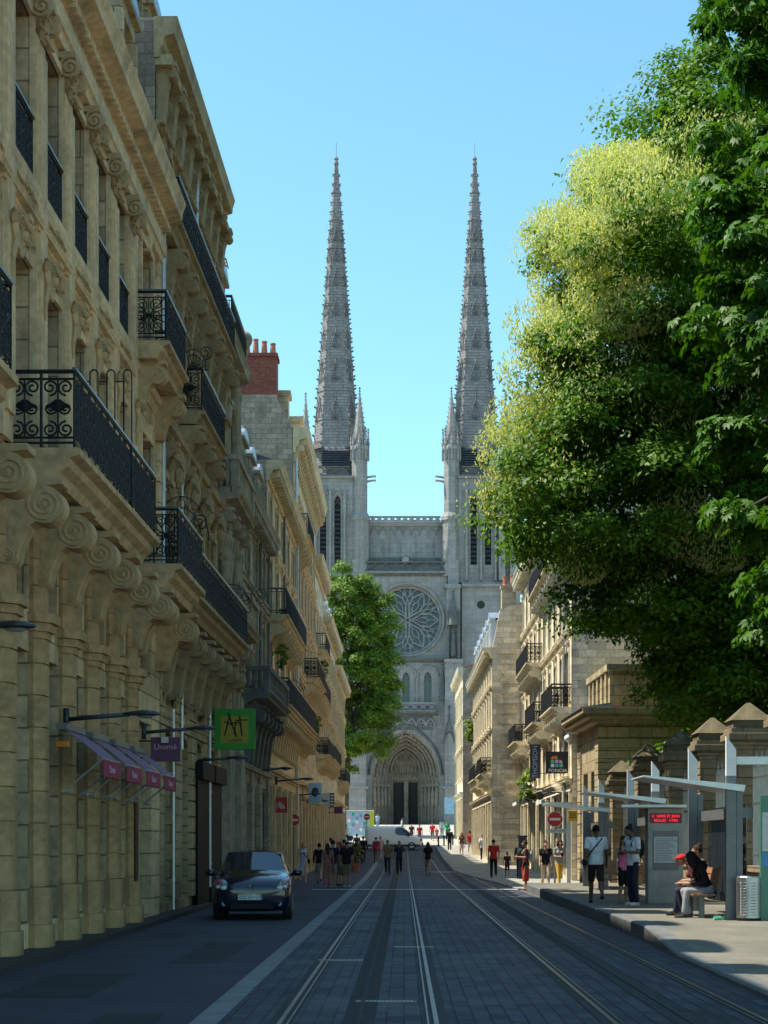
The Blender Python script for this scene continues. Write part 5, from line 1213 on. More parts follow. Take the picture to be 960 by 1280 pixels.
# plane tree on the square
L5 = [(1.5, 0, 18, 4.2, 4.0, 7.0), (.6, 0, 23, 3.4, 3.6, 4.2), (3.2, 0, 21, 2.6, 3.2, 4.4), (3.6, 0, 15.5, 2.6, 3.2, 5.0), (2.2, 0, 10.5, 3.2, 3.0, 3.6), (-2, 0, 17, 4, 4, 7), (-.2, 0, 8, 2.6, 2.6, 2.0)]
tree('plane_tree', 'bright green plane tree at the end of the left row, before the cathedral', (-6.1, 168, gz(168)), L5, 620, 230, .9, .22, 'leaf_c', 'leaf', .4, (.8, 0, 16), flat=1.0)
# ---------------------------------------------------------------- street furniture and shop signs
M['purple'] = plain('purple_canvas', (0.21, 0.125, 0.20), 0.8, var=.15, scale=3); M['crimson'] = plain('crimson_canvas', (0.27, 0.035, 0.065), 0.8, var=.15)
M['plum'] = plain('plum_board', (0.11, 0.03, 0.085), 0.6, var=.1); M['pinkpaint'] = plain('pink_lettering', (0.55, 0.32, 0.42), .6, var=0)
M['alu'] = plain('aluminium', (0.55, 0.55, 0.55), .35, .6, var=.1); M['green'] = plain('green_board', (0.02, 0.26, 0.012), .5, var=.05); M['olive'] = plain('mustard_board', (0.33, 0.25, 0.012), .5, var=.08)
M['ink'] = plain('black_ink', (0.008, 0.008, 0.008), .5, var=0); M['red'] = plain('sign_red', (0.55, 0.015, 0.015), .4, var=.04); M['navy'] = plain('navy_board', (0.010, 0.012, 0.028), .4, var=.1)
M['bluegrey'] = plain('bluegrey_lettering', (0.20, 0.26, 0.42), .5, var=0); M['yellow'] = plain('sign_yellow', (0.75, 0.42, 0.02), .45, var=.05); M['ledback'] = plain('display_red', (.22, .008, .02), .35, var=.1); M['led'] = plain('led_red', (0.9, 0.02, 0.05), .4, var=0, emit=.9)
M['orange'] = plain('orange_lamp', (0.62, 0.20, 0.01), .4, var=.05); M['teal'] = plain('teal', (0.03, 0.35, 0.25), .5, var=0); M['cyan'] = plain('blue_square', (0.10, 0.32, 0.48), .5, var=0); M['tgreen'] = plain('green_square', (0.10, 0.50, 0.30), .5, var=0)
M['lilac'] = plain('lilac_square', (0.42, 0.40, 0.66), .5, var=0); M['pink'] = plain('pink_square', (0.62, 0.36, 0.52), .5, var=0); M['paleblue'] = plain('pale_square', (0.55, 0.70, 0.75), .5, var=0); M['orangesq'] = plain('orange_square', (0.72, 0.22, 0.03), .5, var=0)
M['paper'] = plain('paper', (0.50, 0.52, 0.52), .6, var=.1, scale=12); M['greenglass'] = plain('green_panel', (0.06, 0.20, 0.14), .3, var=.2, scale=2); M['bluepaint'] = plain('blue_paint', (0.06, 0.22, 0.50), .45, var=.1)
M['lime'] = plain('lime_panel', (0.42, 0.50, 0.04), .5, var=.05); M['skyblue'] = plain('sky_panel', (0.30, 0.48, 0.62), .5, var=.2, scale=3)
# awnings between the rusticated piers
lab = ['purple awning with crimson valance, the nearest of the four on the golden house', 'purple awning with crimson valance, second one counted from the near end', 'purple awning with crimson valance, third one counted from the near end', 'purple awning with crimson valance nearest to the plum hanging sign']
for i, Y in enumerate((26.1, 28.08, 30.05, 32.0)):
    x0 = -5.98+(Y-4)*.0146+.46
    r = thing('awning', lab[i], 'awning', (x0, Y, 2.9), PI/2-math.radians(.8), 'purple awnings on the golden house'); hw = .70
    a = MB(); pts = [(-.0, .52), (-.22, .37), (-.42, .22), (-.60, .06)]; 
    for (y0, z0), (y1, z1) in zip(pts[:-1], pts[1:]): a.add([(-hw, y0, z0), (hw, y0, z0), (hw, y1, z1), (-hw, y1, z1), (-hw, y0, z0-.015), (hw, y0, z0-.015), (hw, y1, z1-.015), (-hw, y1, z1-.015)], [(0, 3, 2, 1), (4, 5, 6, 7), (0, 4, 7, 3), (1, 2, 6, 5)])
    a.build('canopy', M['purple'], r)
    v = MB(); n = 6; v.prism([(-hw, .05)]+[(-hw+2*hw*k/24, -.20-.035*abs(math.sin(PI*k*n/24))) for k in range(25)]+[(hw, .05)], 'y', -.625, -.605); v.build('valance', M['crimson'], r)
    text_obj('Rouchon' if i == 9 else 'Lhomé', .17, M['pinkpaint'], r, (0, -.628, -.09))
    b = MB(); b.box(-hw, hw, -.06, .1, .5, .60); b.build('cassette', M['post_grey'], r)
    g = MB()
    for s in (-1, 1): g.cyl((s*(hw-.03), .0, -.45), (s*(hw-.03), -.60, .04), .016, n=6); g.cyl((s*(hw-.03), .02, -.45), (s*(hw-.03), -.1, -.45), .03, n=8)
    g.cyl((-hw, -.60, .045), (hw, -.60, .045), .018, n=6); g.build('arm', M['alu'], r)
def hang_sign(name, label, x, Y, z, w, h, mat, t=.07, left=True, cat='sign'):
    r = thing(name, label, cat, (x, Y, z)); b = MB(); b.box(-w/2, w/2, -t/2, t/2, 0, h); b.build('board', M[mat], r, bevel=.008)
    k = MB(); s = -1 if left else 1
    for zz_ in (.15*h, .85*h): k.cyl((s*w/2, 0, zz_), (s*(w/2+.35), 0, zz_), .018, n=6)
    k.cyl((s*(w/2+.3), 0, .1*h), (s*(w/2+.3), 0, .9*h), .018, n=6); k.build('bracket', M['black'], r); return r
r = hang_sign('hanging_sign', 'plum coloured hanging shop sign at the end of the awnings', at(207, 34.2), 34.2, zat(952, 34.2), .60, .50, 'plum')
text_obj('Lhomé', .17, M['pinkpaint'], r, (0, -.04, .30))
f = MB(); f.cbox(0, -.09, .44, .14, .1, .12); f.build('spotlight', M['alu'], r)
r = hang_sign('hanging_sign', 'square green hanging sign with black handwritten word on a mustard panel', at(293.5, 45), 45, zat(937, 45), 1.10, 1.10, 'green', .12)
b = MB(); b.box(-.37, .37, -.068, -.0605, .17, .90); b.build('panel', M['olive'], r)
s = MB()
def st(pts, rr=.016): s.tube([(x, -.076, z) for x, z in pts], rr, 5)
st([(-.27, .37), (-.20, .62), (-.12, .96)], .018); st([(-.16, .98), (-.08, .72), (.06, .34)], .022); st([(-.28, .76), (-.10, .68), (.02, .74)]); st([(.0, .40), (.02, .62), (.03, .74)]); st([(.02, .66), (.08, .74), (.14, .70)]); st([(.14, .92), (.17, .66), (.21, .37)], .022); st([(.02, .78), (.20, .80), (.37, .80)]); s.build('lettering', M['ink'], r)
text_obj('HOME', .12, M['ink'], r, (0.01, -.074, .235), sx=1.15)
# street lamps fixed to the house fronts
LL = [(19.3, 30, 4.15, 'nearest wall lamp over the piers at the left edge'), (26.2, 190, 3.67, 'wall lamp above the purple awnings'), (34.2, 262, 4.0, 'wall lamp above the plum hanging sign'), (43.2, 305, 3.86, 'wall lamp just below the green sign'), (59, 361, 4.3, 'wall lamp on the grey house, above the red shop sign'), (66, 388, 4.2, 'double-headed looking wall lamp on the cream house'), (79, 398, 4.0, 'wall lamp beside the blue hanging banner'), (88, 408, 3.9, 'farthest wall lamp on the left row')]
lp = None
for Y, px, z, l in LL:
    xe = at(px, Y)
    if lp is None:
        r = thing('wall_lamp', l, 'street lamp', (xe, Y, z), 0, 'wall lamps on the left house fronts')
        a = MB(); a.tube([(-1.35, 0, -.06), (-.9, 0, -.02), (-.35, 0, .02)], .035, 8); a.cyl((-1.35, 0, -.2), (-1.35, 0, .12), .05, n=8); a.build('arm', M['lamp'], r, True)
        h = MB(); rings = [(-.45, .05, .03), (-.30, .10, .055), (-.12, .15, .075), (.04, .14, .06), (.14, .03, .02)]; vs = []; 
        for x, ry, rz in rings:
            for k in range(10): q = 2*PI*k/10; vs.append((x, ry*math.cos(q), .02+rz*(math.sin(q) if math.sin(q) > 0 else math.sin(q)*.35)))
        h.add(vs, [(i*10+k, (i+1)*10+k, (i+1)*10+(k+1) % 10, i*10+(k+1) % 10) for i in range(4) for k in range(10)]+[tuple(range(10)), tuple(range(40, 50))[::-1]]); h.build('lamp_head', M['lamp'], r, True)
        g = MB(); g.ell((-.10, 0, -.012), (.13, .10, .03), 10, 6); g.build('lens', M['alu'], r); lp = r
    else: r = copy_tree(lp); r.location = (xe, Y, z); r['label'] = l
for Y, px, z, l in ((84, 655, 4.4, 'pale wall lamp on the sunlit house near the vertical sign'), (76, 680, 4.0, 'pale wall lamp below the dark square sign'), (108, 612, 4.1, 'pale wall lamp over the right pavement by the grey gable'), (118, 602, 4.0, 'farther pale wall lamp over the right pavement'), (126, 596, 4.6, 'farthest pale wall lamp on the right row')):
    r = copy_tree(lp); r.location = (at(px, Y)-.1, Y, z+gz(Y)); r.rotation_euler = (0, 0, PI); r['label'] = l; r['group'] = 'wall lamps on the right house fronts'
# no-entry signs
def noentry(label, x, Y, ztop, pole=True, sub=False):
    r = thing('no_entry_sign', label, 'road sign', (x, Y, pz(x, Y)), 0, 'no entry signs'); H = ztop-pz(x, Y)
    p = MB(); p.cyl((0, 0, 0), (0, 0, H+.3), .04, n=10); p.build('pole', M['post_grey'], r)
    d = MB(); d.cyl((0, -.05, H), (0, -.065, H), .30, n=32); d.build('rim', M['white'], r)
    d = MB(); d.cyl((0, -.066, H), (0, -.070, H), .275, n=32); d.build('disc', M['red'], r)
    d = MB(); d.box(-.20, .20, -.078, -.071, H-.045, H+.045); d.build('bar', M['white'], r)
    if sub: d = MB(); d.box(-.32, .55, -.07, -.05, H-.52, H-.36); d.build('plate', M['alu'], r); text_obj('SAUF TRAM', .10, M['ink'], r, (.11, -.073, H-.44))
    return r
noentry('round red no entry sign on a pole by the left house fronts', at(367, 76), 76, zat(1025, 76)); noentry('round red no entry sign with plate below, near the yellow number sign', at(692, 63), 62.5, zat(1024, 62.5), sub=True)
noentry('tiny distant no entry sign beside the display trailer on the square', at(459.5, 150), 147, zat(1021, 147))
# red shop sign with white rounded emblem
Y = 66; r = hang_sign('hanging_sign', 'red hanging shop sign with a white quarter-dome emblem', at(348.5, Y), Y, zat(1016, Y), .68, .62, 'red')
e = MB()
for k, R in enumerate((.24, .17, .10)): e.tube([(-.02+R*math.sin(PI/2*i/8), -.045, .16+R*math.cos(PI/2*i/8)) for i in range(9)], .02, 5)
e.build('emblem', M['white'], r)
for k, tx in enumerate(('THE', 'NORTH', 'FACE')): text_obj(tx, .095, M['white'], r, (-.03, -.04, .35-.085*k), align='RIGHT')
Y = 82; r = hang_sign('hanging_sign', 'blue-grey hanging banner low on the tan house', at(394, Y), Y, zat(1004, Y), .65, 1.0, 'skyblue'); b = MB(); b.ell((0, -.05, .55), (.18, .02, .24), 10, 6); b.build('picture', M['navy'], r)
Y = 92; r = hang_sign('hanging_sign', 'small black and white hanging sign near the end of the left row', at(411, Y), Y, zat(1009, Y), .62, .80, 'paper'); b = MB(); b.box(.06, .30, -.05, -.036, .02, .78); b.build('panel', M['ink'], r); b = MB()
for k in range(4): b.box(.1, .26, -.056, -.051, .1+.17*k, .18+.17*k)
b.build('lettering', M['white'], r)
Y = 99; r = hang_sign('hanging_sign', 'maroon hanging sign, the last on the left row', at(423, Y), Y, zat(1017, Y), .5, .42, 'plum')
# right hanging signs
Y = 71; r = hang_sign('hanging_sign', 'tall narrow navy hanging sign with vertical pale lettering', at(669, 80), 80, zat(973, 80), .50, 1.64, 'navy', left=False); text_obj('THOMSON', .34, M['bluegrey'], r, (0.0, -.038, .80), (PI/2, -PI/2, 0), sx=.92)
Y = 74; r = hang_sign('hanging_sign', 'dark square hanging sign with coloured window emblem and white name', at(697, Y), Y, zat(967, Y), 1.06, .98, 'navy', left=False)
cols = [('orangesq', -.17, .72), ('orangesq', .0, .72), ('tgreen', -.17, .54), ('lilac', .02, .54), ('pink', .21, .54), ('paleblue', -.17, .36), ('cyan', .02, .36), ('tgreen', .21, .36)]
for i, (c, x, z) in enumerate(cols):
    b = MB(); x -= .06; P_ = [(x-.075, z-.075), (x+.075, z-.075), (x+.075, z+.075), (x-.075, z+.075)]
    if i == 0: P_ = [(x-.075, z-.075), (x+.075, z-.075), (x+.075, z+.075), (x, z+.055), (x-.055, z)]
    if i in (1, 4): P_ = [(x-.075, z-.075), (x+.075, z-.075), (x+.055, z), (x, z+.055), (x-.075, z+.075)]
    b.prism(P_, 'y', -.043, -.0355); b.build('emblem', M[c], r)
text_obj('FONCIA', .20, M['white'], r, (0, -.040, .13), sx=1.12)
r = thing('bus_stop_flag', 'yellow number sign on a grey post beside the no entry sign', 'sign', (at(711, 62), 62, pz(7, 62)))
p = MB(); p.box(-.07, .07, -.05, .05, 0, 3.0); p.box(-1.0, .1, -.03, .03, 3.0, 3.16); p.build('post', M['alu'], r); b = MB(); b.box(-.04, .32, -.085, -.055, 2.45, 2.85); b.build('number_plate', M['yellow'], r, bevel=.01); text_obj('25', .27, M['ink'], r, (.14, -.088, 2.65))
r = thing('bracket_camera', 'white dome camera on a bracket beside the dark square sign', 'camera', (at(712, 72), 71.9, zat(920, 72))); b = MB(); b.tube([(.5, .1, .1), (.2, 0, .15), (0, 0, .12), (-.1, 0, 0)], .05, 6); b.ell((-.1, 0, -.12), (.15, .15, .16), 12, 8); b.build('housing', M['white'], r, True)
for Y, px, py, l in ((95, 632, 1003, 'pale folding canopy over a shop on the grey gable house'), (78, 675, 1001, 'white sloping shop canopy under the vertical sign'), (88, 650, 998, 'dark shop canopy below the balcony with greenery')):
    r = thing('shop_canopy', l, 'awning', (7.3 if Y < 103 else 5.4, Y, zat(py, Y))); b = MB(); m_ = 'navy' if 'dark' in l else 'white'
    b.add([(-.02, -1.6, .35), (-.02, 1.6, .35), (-1.0, 1.6, 0), (-1.0, -1.6, 0), (-.02, -1.6, .33), (-.02, 1.6, .33), (-1.0, 1.6, -.02), (-1.0, -1.6, -.02), (-1.0, -1.6, -.18), (-1.0, 1.6, -.18)], [(0, 1, 2, 3), (7, 6, 5, 4), (0, 3, 7, 4), (1, 5, 6, 2), (3, 2, 9, 8)]); b.build('canopy', M[m_], r); g = MB(); g.cyl((-.02, -1.4, -.3), (-.95, -1.4, -.03), .02); g.cyl((-.02, 1.4, -.3), (-.95, 1.4, -.03), .02); g.build('arm', M['alu'], r)
def leafy(name, label, loc, r_, n, mat='shrub', cat='plant', pot=None, size=.14, group=None):
    t = thing(name, label, cat, loc, 0, group); P_, N_, _ = crown_points([(0, 0, r_[2]+(pot or 0), r_[0], r_[1], r_[2])], n, 26, r_[0]*.4); link('foliage', leaf_mesh('foliage', P_, N_, size), M[mat], t); b = MB(); b.cyl((0, 0, 0), (0, 0, r_[2]+(pot or 0)), .04, n=6); b.build('stem', M['bark'], t)
    if pot: c = MB(); c.lathe([(.22, 0), (.3, pot), (.33, pot), (.33, pot+.06), (.26, pot+.06)], 0, 0, 14); c.build('pot', M['terracotta'], t)
    return t
leafy('potted_shrub', 'yellow green shrub in a pot among the people on the left pavement', (at(444, 92), 92, gz(92)), (.36, .36, .75), 36, 'shrub', pot=.35)
leafy('climbing_plant', 'green climbing plant on the wall below the balcony, right row', (6.9, 92, zat(985, 92)-.9), (.55, .9, 1.0), 40, 'leaf_c', size=.2)
leafy('climbing_plant', 'green plant on a balcony at the dark side street corner', (5.0, 127, zat(925, 127)), (.4, .8, .9), 24, 'leaf_c', size=.22)
for Y, px, py, l in ((64.5, 352, 838, 'green plant spilling over the dark stone balcony'), (101, 404, 845, 'dark cypress-like plant on an upper balcony of the left row'), (84, 394, 918, 'bushy dark plant filling a first floor balcony on the left')): leafy('balcony_plant', l, (at(px, Y), Y, zat(py, Y)), (.3, .5, .5), 18, 'leaf_a', size=.12, group='plants on the left balconies')
# tram shelters: blade posts and a tilted thin roof
def shelter(label, Y, len_):
    r = thing('tram_shelter', label, 'shelter', (5.95, Y, pz(5.95, Y)), 0, 'tram shelters along the platform')
    for k, y in enumerate((0, len_)):
        p = MB(); p.box(-.09, .09, y-.05, y+.05, 0, 2.62); p.box(.10, .21, y-.04, y+.04, 0, 2.4); p.build('post', M['post_grey'], r)
        b = MB(); b.prism([(-.09, 2.622), (.09, 2.622), (.09, 3.1), (-.09, 3.34)], 'y', y-.045, y+.045); b.build('post_blade', M['white'], r)
    f = MB(); f.prism([(-1.62, 2.60), (-1.6, 2.63), (.25, 2.45), (.22, 2.33), (-.4, 2.42)], 'y', -.12, len_*.38); f.build('roof', M['alu'], r)
    g = MB(); g.box(.30, .32, .1, len_-.1, .25, 2.1); g.build('glass_wall', M['glass'], r)
    bm_ = MB(); bm_.box(.16, .42, .051, len_-.051, 1.85, 2.05); bm_.build('beam', M['post_grey'], r)
    return r
shelter('nearest tram shelter, with the tall blade post beside the litter bin', 30.3, 4.0); shelter('middle tram shelter beside the ticket column', 39.4, 4.3); shelter('farthest tram shelter near the no entry sign', 50.2, 4.3)
d = MB()
r = thing('ticket_column', 'grey information column with red lit display and framed timetable', 'column', (6.02, 38.5, pz(6, 38.5)))
b = MB(); b.box(-.41, .41, -.22, .22, 0, 2.2); b.build('body', M['concrete'], r, bevel=.02)
b = MB(); b.box(-1.05, .45, -.45, .45, 2.22, 2.28); b.build('canopy', M['alu'], r)
b = MB(); b.box(-.37, .37, -.228, -.2205, 1.86, 2.09); b.build('display', M['ledback'], r); text_obj('C  GARE ST JEAN', .085, M['led'], r, (0, -.232, 2.02), sx=1.0); text_obj('BEGLES   4 MN', .085, M['led'], r, (0, -.232, 1.92), sx=1.0)
b = MB(); b.box(-.30, .30, -.232, -.2205, .78, 1.68); b.build('timetable_frame', M['post_grey'], r); b = MB(); b.box(-.27, .27, -.236, -.2325, .95, 1.55); b.build('timetable', M['paper'], r)
b = MB()
for k in range(14): b.box(-.24, .24-.05*((k*5) % 4), -.2385, -.2365, 1.0+.038*k, 1.012+.038*k)
b.build('lettering', M['post_grey'], r)
r = thing('information_panel', 'tall green glass information panel cut by the right edge', 'panel', (6.72, 30.0, pz(6.7, 30)))
b = MB(); b.box(-.30, .45, -.05, .05, 0, 2.25); b.build('panel', M['greenglass'], r); b = MB(); b.box(-.27, .42, -.056, -.0505, 1.25, 1.95); b.build('map', M['paper'], r); b = MB(); b.box(-.27, .42, -.056, -.0505, .98, 1.22); b.build('band', M['bluepaint'], r)
r = thing('station_sign', 'grey horizontal name board projecting from the tall shelter post', 'sign', (6.25, 30.3, pz(6, 30.3)+2.83)); b = MB(); b.box(-.20, .9, -.03, .03, 0, .14); b.build('board', M['alu'], r)
r = thing('litter_bin', 'perforated steel litter bin at the foot of the tall shelter post', 'bin', (6.21, 30.0, pz(6.2, 30)))
b = MB(); b.lathe([(.20, 0), (.215, .03), (.215, .78), (.20, .80), (.18, .80), (.18, .72)], 0, 0, 24); b.build('body', M['steel'], r, False)
b = MB()
for k in range(12):
    z = .10+.052*k
    for j in range(5): a = PI*1.08+j*PI*.21; b.add([(.218*math.cos(a), .218*math.sin(a), z), (.218*math.cos(a+.42), .218*math.sin(a+.42), z), (.236*math.cos(a+.42), .236*math.sin(a+.42), z+.012), (.236*math.cos(a), .236*math.sin(a), z+.012)], [(0, 1, 2, 3)])
b.build('louvre', M['steel'], r); b = MB(); b.lathe([(.16, .0), (.225, .0), (.225, .05), (.16, .05)], 0, 0, 20); b.build('base_ring', M['black'], r)
def bench(label, x, Y, rz, L=1.5, back=True):
    r = thing('bench', label, 'bench', (x, Y, pz(x, Y)), rz, 'benches on the tram platform')
    b = MB()
    for k in range(4): b.box(-L/2, L/2, -.2+.11*k, -.2+.11*k+.095, .42, .455)
    b.build('seat', M['wood'], r)
    if back:
        b = MB()
        for k in range(3): b.prism([(.25+.03*k, .56+.13*k), (.275+.03*k, .56+.13*k), (.30+.03*k, .67+.13*k), (.275+.03*k, .67+.13*k)], 'x', -L/2, L/2)
        b.build('backrest', M['wood'], r)
    for s in (-1, 1):
        b = MB(); b.box(s*L*.36-.03, s*L*.36+.03, -.18, .22, 0.385, .418); b.box(s*L*.36-.03, s*L*.36+.03, -.04, .06, 0, .385)
        if back: b.tube([(s*L*.36, .2, .4), (s*L*.36, .29, .6), (s*L*.36, .36, .95)], .02, 6)
        b.build('leg', M['post_grey'], r)
    return r
bench('wooden bench with two seated people inside the nearest shelter', 5.55, 31.7, PI/2*-1, 1.7); bench('sunlit wooden bench behind the man with the shoulder bag', at(768, 44.5), 44.5, 0, .9)
r = thing('bottle', 'small green plastic bottle on the platform by the bench', 'bottle', (at(891, 30.2), 30.1, pz(5.6, 30.1)+.035)); b = MB(); b.lathe([(.03, 0), (.034, .02), (.034, .14), (.014, .18), (.014, .21)], 0, 0, 10); o = b.build('body', M['tgreen'], r); o.rotation_euler = (0, PI/2, .3)
# display trailer and bollards on the square
Y = 158; r = thing('display_trailer', 'white display trailer with colourful pictures and a lime end on the square', 'trailer', (at(451, Y), Y, gz(Y)))
b = MB(); b.box(-1.35, 1.05, -.5, .5, .5, 2.75); b.build('body', M['skyblue'], r); b = MB(); b.box(.80, 1.25, -.52, .52, .3, 2.82); b.build('end_panel', M['lime'], r); b = MB(); b.box(-1.4, 1.25, -.55, .55, 2.822, 2.92); b.build('roof', M['white'], r)
for k in range(14):
    c = ('paleblue', 'cyan', 'bluegrey', 'white', 'teal', 'pink', 'lilac')[k % 7]; x = -1.2+(k*.37) % 1.85; z = .8+(k*.61) % 1.7; b = MB(); b.prism([(x, z), (x+.22, z-.05), (x+.26, z+.2), (x+.1, z+.34), (x-.05, z+.2)], 'y', -.515-.004*(k % 3), -.501); b.build('picture', M[c], r)
b = MB()
for x in (-1.0, .7): b.cyl((x, -.4, .3), (x, -.2, .3), .3, n=14)
b.build('wheel', M['black'], r)
bl = None
for i, px in enumerate((548, 555, 566, 592, 598)):
    Y = (143, 146, 149, 140, 136)[i]; x = at(px, Y)
    if bl is None:
        r = thing('bollard', '', 'bollard', (x, Y, gz(Y)), 0, 'bollards at the edge of the square'); b = MB(); b.lathe([(.07, 0), (.07, .85), (.085, .87), (.085, .92), (.05, .97)], 0, 0, 10); b.build('post', M['black'], r); bl = r
    else: r = copy_tree(bl); r.location = (x, Y, gz(Y))
    r['label'] = 'dark bollard among the pedestrians at the edge of the square'
r = thing('notice_board', 'blue notice board on posts to the right of the portal', 'sign', (at(566, 190), 190, gz(190))); b = MB(); b.box(-.95, .95, -.05, .05, 1.5, 3.4); b.build('panel', M['skyblue'], r); b = MB(); b.box(-.8, -.7, -.04, .04, 0, 1.5); b.box(.7, .8, -.04, .04, 0, 1.5); b.build('post', M['post_grey'], r)
# bicycle leaning by the pavilion
r = thing('bicycle', 'dark bicycle parked against the pavilion, mostly hidden by people', 'bicycle', (at(727, 64), 64, pz(7, 64)), math.radians(80))
for x in (-.52, .52): b = MB(); b.tube([(x+.33*math.cos(2*PI*k/24), 0, .34+.33*math.sin(2*PI*k/24)) for k in range(24)], .018, 6, True); [b.cyl((x, 0, .34), (x+.32*math.cos(PI*k/4), 0, .34+.32*math.sin(PI*k/4)), .003, n=3) for k in range(8)]; b.build('wheel', M['black'], r)
b = MB(); [b.cyl(p, q, .016, n=6) for p, q in (((-.52, 0, .34), (-.12, 0, .34)), ((-.52, 0, .34), (-.2, 0, .82)), ((-.12, 0, .34), (-.22, 0, .9)), ((-.12, 0, .34), (.36, 0, .78)), ((-.2, 0, .82), (.34, 0, .86)), ((.52, 0, .34), (.33, 0, .98)))]; b.build('frame', M['post_grey'], r); b = MB(); b.tube([(.25, -.27, 1.02), (.33, 0, 1.0), (.25, .27, 1.02)], .014, 6); b.build('handlebar', M['black'], r); b = MB(); b.ell((-.23, 0, .93), (.14, .07, .035), 10, 6); b.build('saddle', M['black'], r)
r = thing('traffic_box', 'dark column-like shop stand by the door of the sunlit house', 'stand', (at(655, 75), 76, pz(7, 76)))
b = MB(); b.box(-.18, .18, -.12, .12, 0, 1.9); b.box(-.22, .22, -.16, .16, 1.902, 1.98); b.build('body', M['navy'], r); b = MB(); b.box(-.12, .12, -.128, -.1205, .9, 1.3); b.build('poster', M['crimson'], r)
r = thing('alarm_box', 'small orange alarm lamp on a pier left of the awnings', 'lamp', (at(77.5, 25.2)+.05, 25.0, zat(934, 25.0))); b = MB(); b.box(-.1, .1, -.05, .05, 0, .09); b.build('housing', M['orange'], r, bevel=.01)
# ---------------------------------------------------------------- vehicles
M['carblack'] = plain('car_paint_black', (0.004, 0.008, 0.028), 0.1, 0.0, 0.55, var=0); M['carwhite'] = plain('van_paint_white', (0.86, 0.86, 0.85), 0.25, var=.03)
bn = M['carblack'].node_tree.nodes['Principled BSDF']; bn.inputs['Coat Weight'].default_value = 0.25; bn.inputs['Coat Roughness'].default_value = .04
M['rubber'] = plain('tyre', (0.015, 0.015, 0.016), .8, var=.1); M['headlamp'] = plain('headlamp', (0.22, 0.23, 0.25), .12, .2, .8, var=.5, scale=16); M['plate'] = plain('number_plate', (0.72, 0.72, 0.70), .5, var=.03); M['carglass'] = glassmat('car_glass', (0.02, 0.03, 0.04), .03)
M['chrome'] = plain('chrome', (.75, .75, .77), .15, 1.0, var=0)
def loft_body(r, S_, glassfaces, paint):
    n = 9; vs = []
    for y, pts in S_:
        vs += [(x, y, z) for x, z in pts]
        vs += [(-x, y, z) for x, z in pts[-2:0:-1]]
    m = 2*n-2; body = []; gl = {}
    for i in range(len(S_)-1):
        for j in range(m):
            jj = j if j < n-1 else m-1-j
            f = (i*m+j, (i+1)*m+j, (i+1)*m+(j+1) % m, i*m+(j+1) % m)
            g = glassfaces(i, jj, j < n-1)
            if g: gl.setdefault(g, []).append(f)
            else: body.append(f)
    body.append(tuple(range(m))); body.append(tuple(range((len(S_)-1)*m, len(S_)*m))[::-1])
    def mk(name, faces, mat):
        used = sorted({i for f in faces for i in f}); mp = {k: q for q, k in enumerate(used)}
        b = MB(); b.v = [vs[k] for k in used]; b.f = [tuple(mp[i] for i in f) for f in faces]; return b.build(name, mat, r, True, sub=2)
    mk('body', body, paint)
    for g, faces in gl.items():
        nm = 'windscreen' if g == 'w' else ('rear_window' if g == 'r' else 'side_window'); mk(nm, faces, M['carglass'])
def wheels(r, xs, ys, R, W, rim='alu'):
    for x in xs:
        for y in ys:
            s = 1 if x > 0 else -1; t = MB(); pr_ = [(R*.62, -W/2), (R*.95, -W/2), (R, -W*.35), (R, W*.35), (R*.95, W/2), (R*.62, W/2)]; k = 28; vs = []
            for rr, a in pr_: vs += [(x+a, y+rr*math.cos(2*PI*i/k), R+rr*math.sin(2*PI*i/k)) for i in range(k)]
            t.add(vs, [(q*k+i, q*k+(i+1) % k, ((q+1) % 6)*k+(i+1) % k, ((q+1) % 6)*k+i) for q in range(6) for i in range(k)]); o = t.build('wheel', M['rubber'], r, True)
            t = MB(); t.cyl((x-s*.02, y, R), (x+s*(W/2-.03), y, R), R*.60, R*.60, 24)
            for i in range(5): a = 2*PI*i/5; t.tube([(x+s*(W/2-.02), y+.05*math.cos(a), R+.05*math.sin(a)), (x+s*(W/2-.02), y+R*.58*math.cos(a), R+R*.58*math.sin(a))], .03, 6)
            t.build('rim', M[rim], o)
def sec(wb, wm, wB, zb, zB, g, wr, zr, top=None):
    top = zr+.03 if top is None else top
    return [(0, zb), (wb, zb), (wm, zb+.2*(zB-zb)), (wm, zb+.72*(zB-zb)), (wB, zB), (g[0], g[1]), (wr, zr), (wr*.62, zr+(top-zr)*.72), (0, top)]
r = thing('parked_car', 'black small hatchback facing the camera on the left carriageway', 'car', (at(319, 38)-.0, 37.9, 0.0), math.radians(3.2))
S_ = [(-2.02, sec(.52, .60, .58, .28, .64, (.54, .66), .46, .69, .70)), (-1.97, sec(.68, .77, .75, .20, .72, (.70, .75), .56, .785, .80)), (-1.82, sec(.75, .83, .82, .18, .82, (.77, .85), .62, .885, .91)), (-1.45, sec(.76, .85, .83, .18, .90, (.79, .93), .66, .965, 1.0)),
      (-1.12, sec(.76, .86, .84, .19, .94, (.80, .965), .70, 1.01, 1.055)), (-1.0, sec(.76, .86, .84, .19, .95, (.80, .975), .70, 1.03, 1.085)), (-.22, sec(.76, .86, .84, .19, .96, (.80, .985), .60, 1.43, 1.475)), (-.05, sec(.76, .86, .84, .19, .965, (.80, .99), .60, 1.465, 1.505)), (.5, sec(.76, .86, .84, .19, .97, (.80, 1.0), .62, 1.48, 1.525)), (1.2, sec(.76, .86, .84, .19, .99, (.80, 1.02), .60, 1.45, 1.50)), (1.62, sec(.75, .85, .83, .22, 1.0, (.78, 1.03), .55, 1.32, 1.37)), (1.9, sec(.72, .82, .80, .26, .95, (.75, .98), .62, 1.02, 1.05)), (2.0, sec(.6, .7, .68, .34, .85, (.62, .87), .5, .89, .9))]
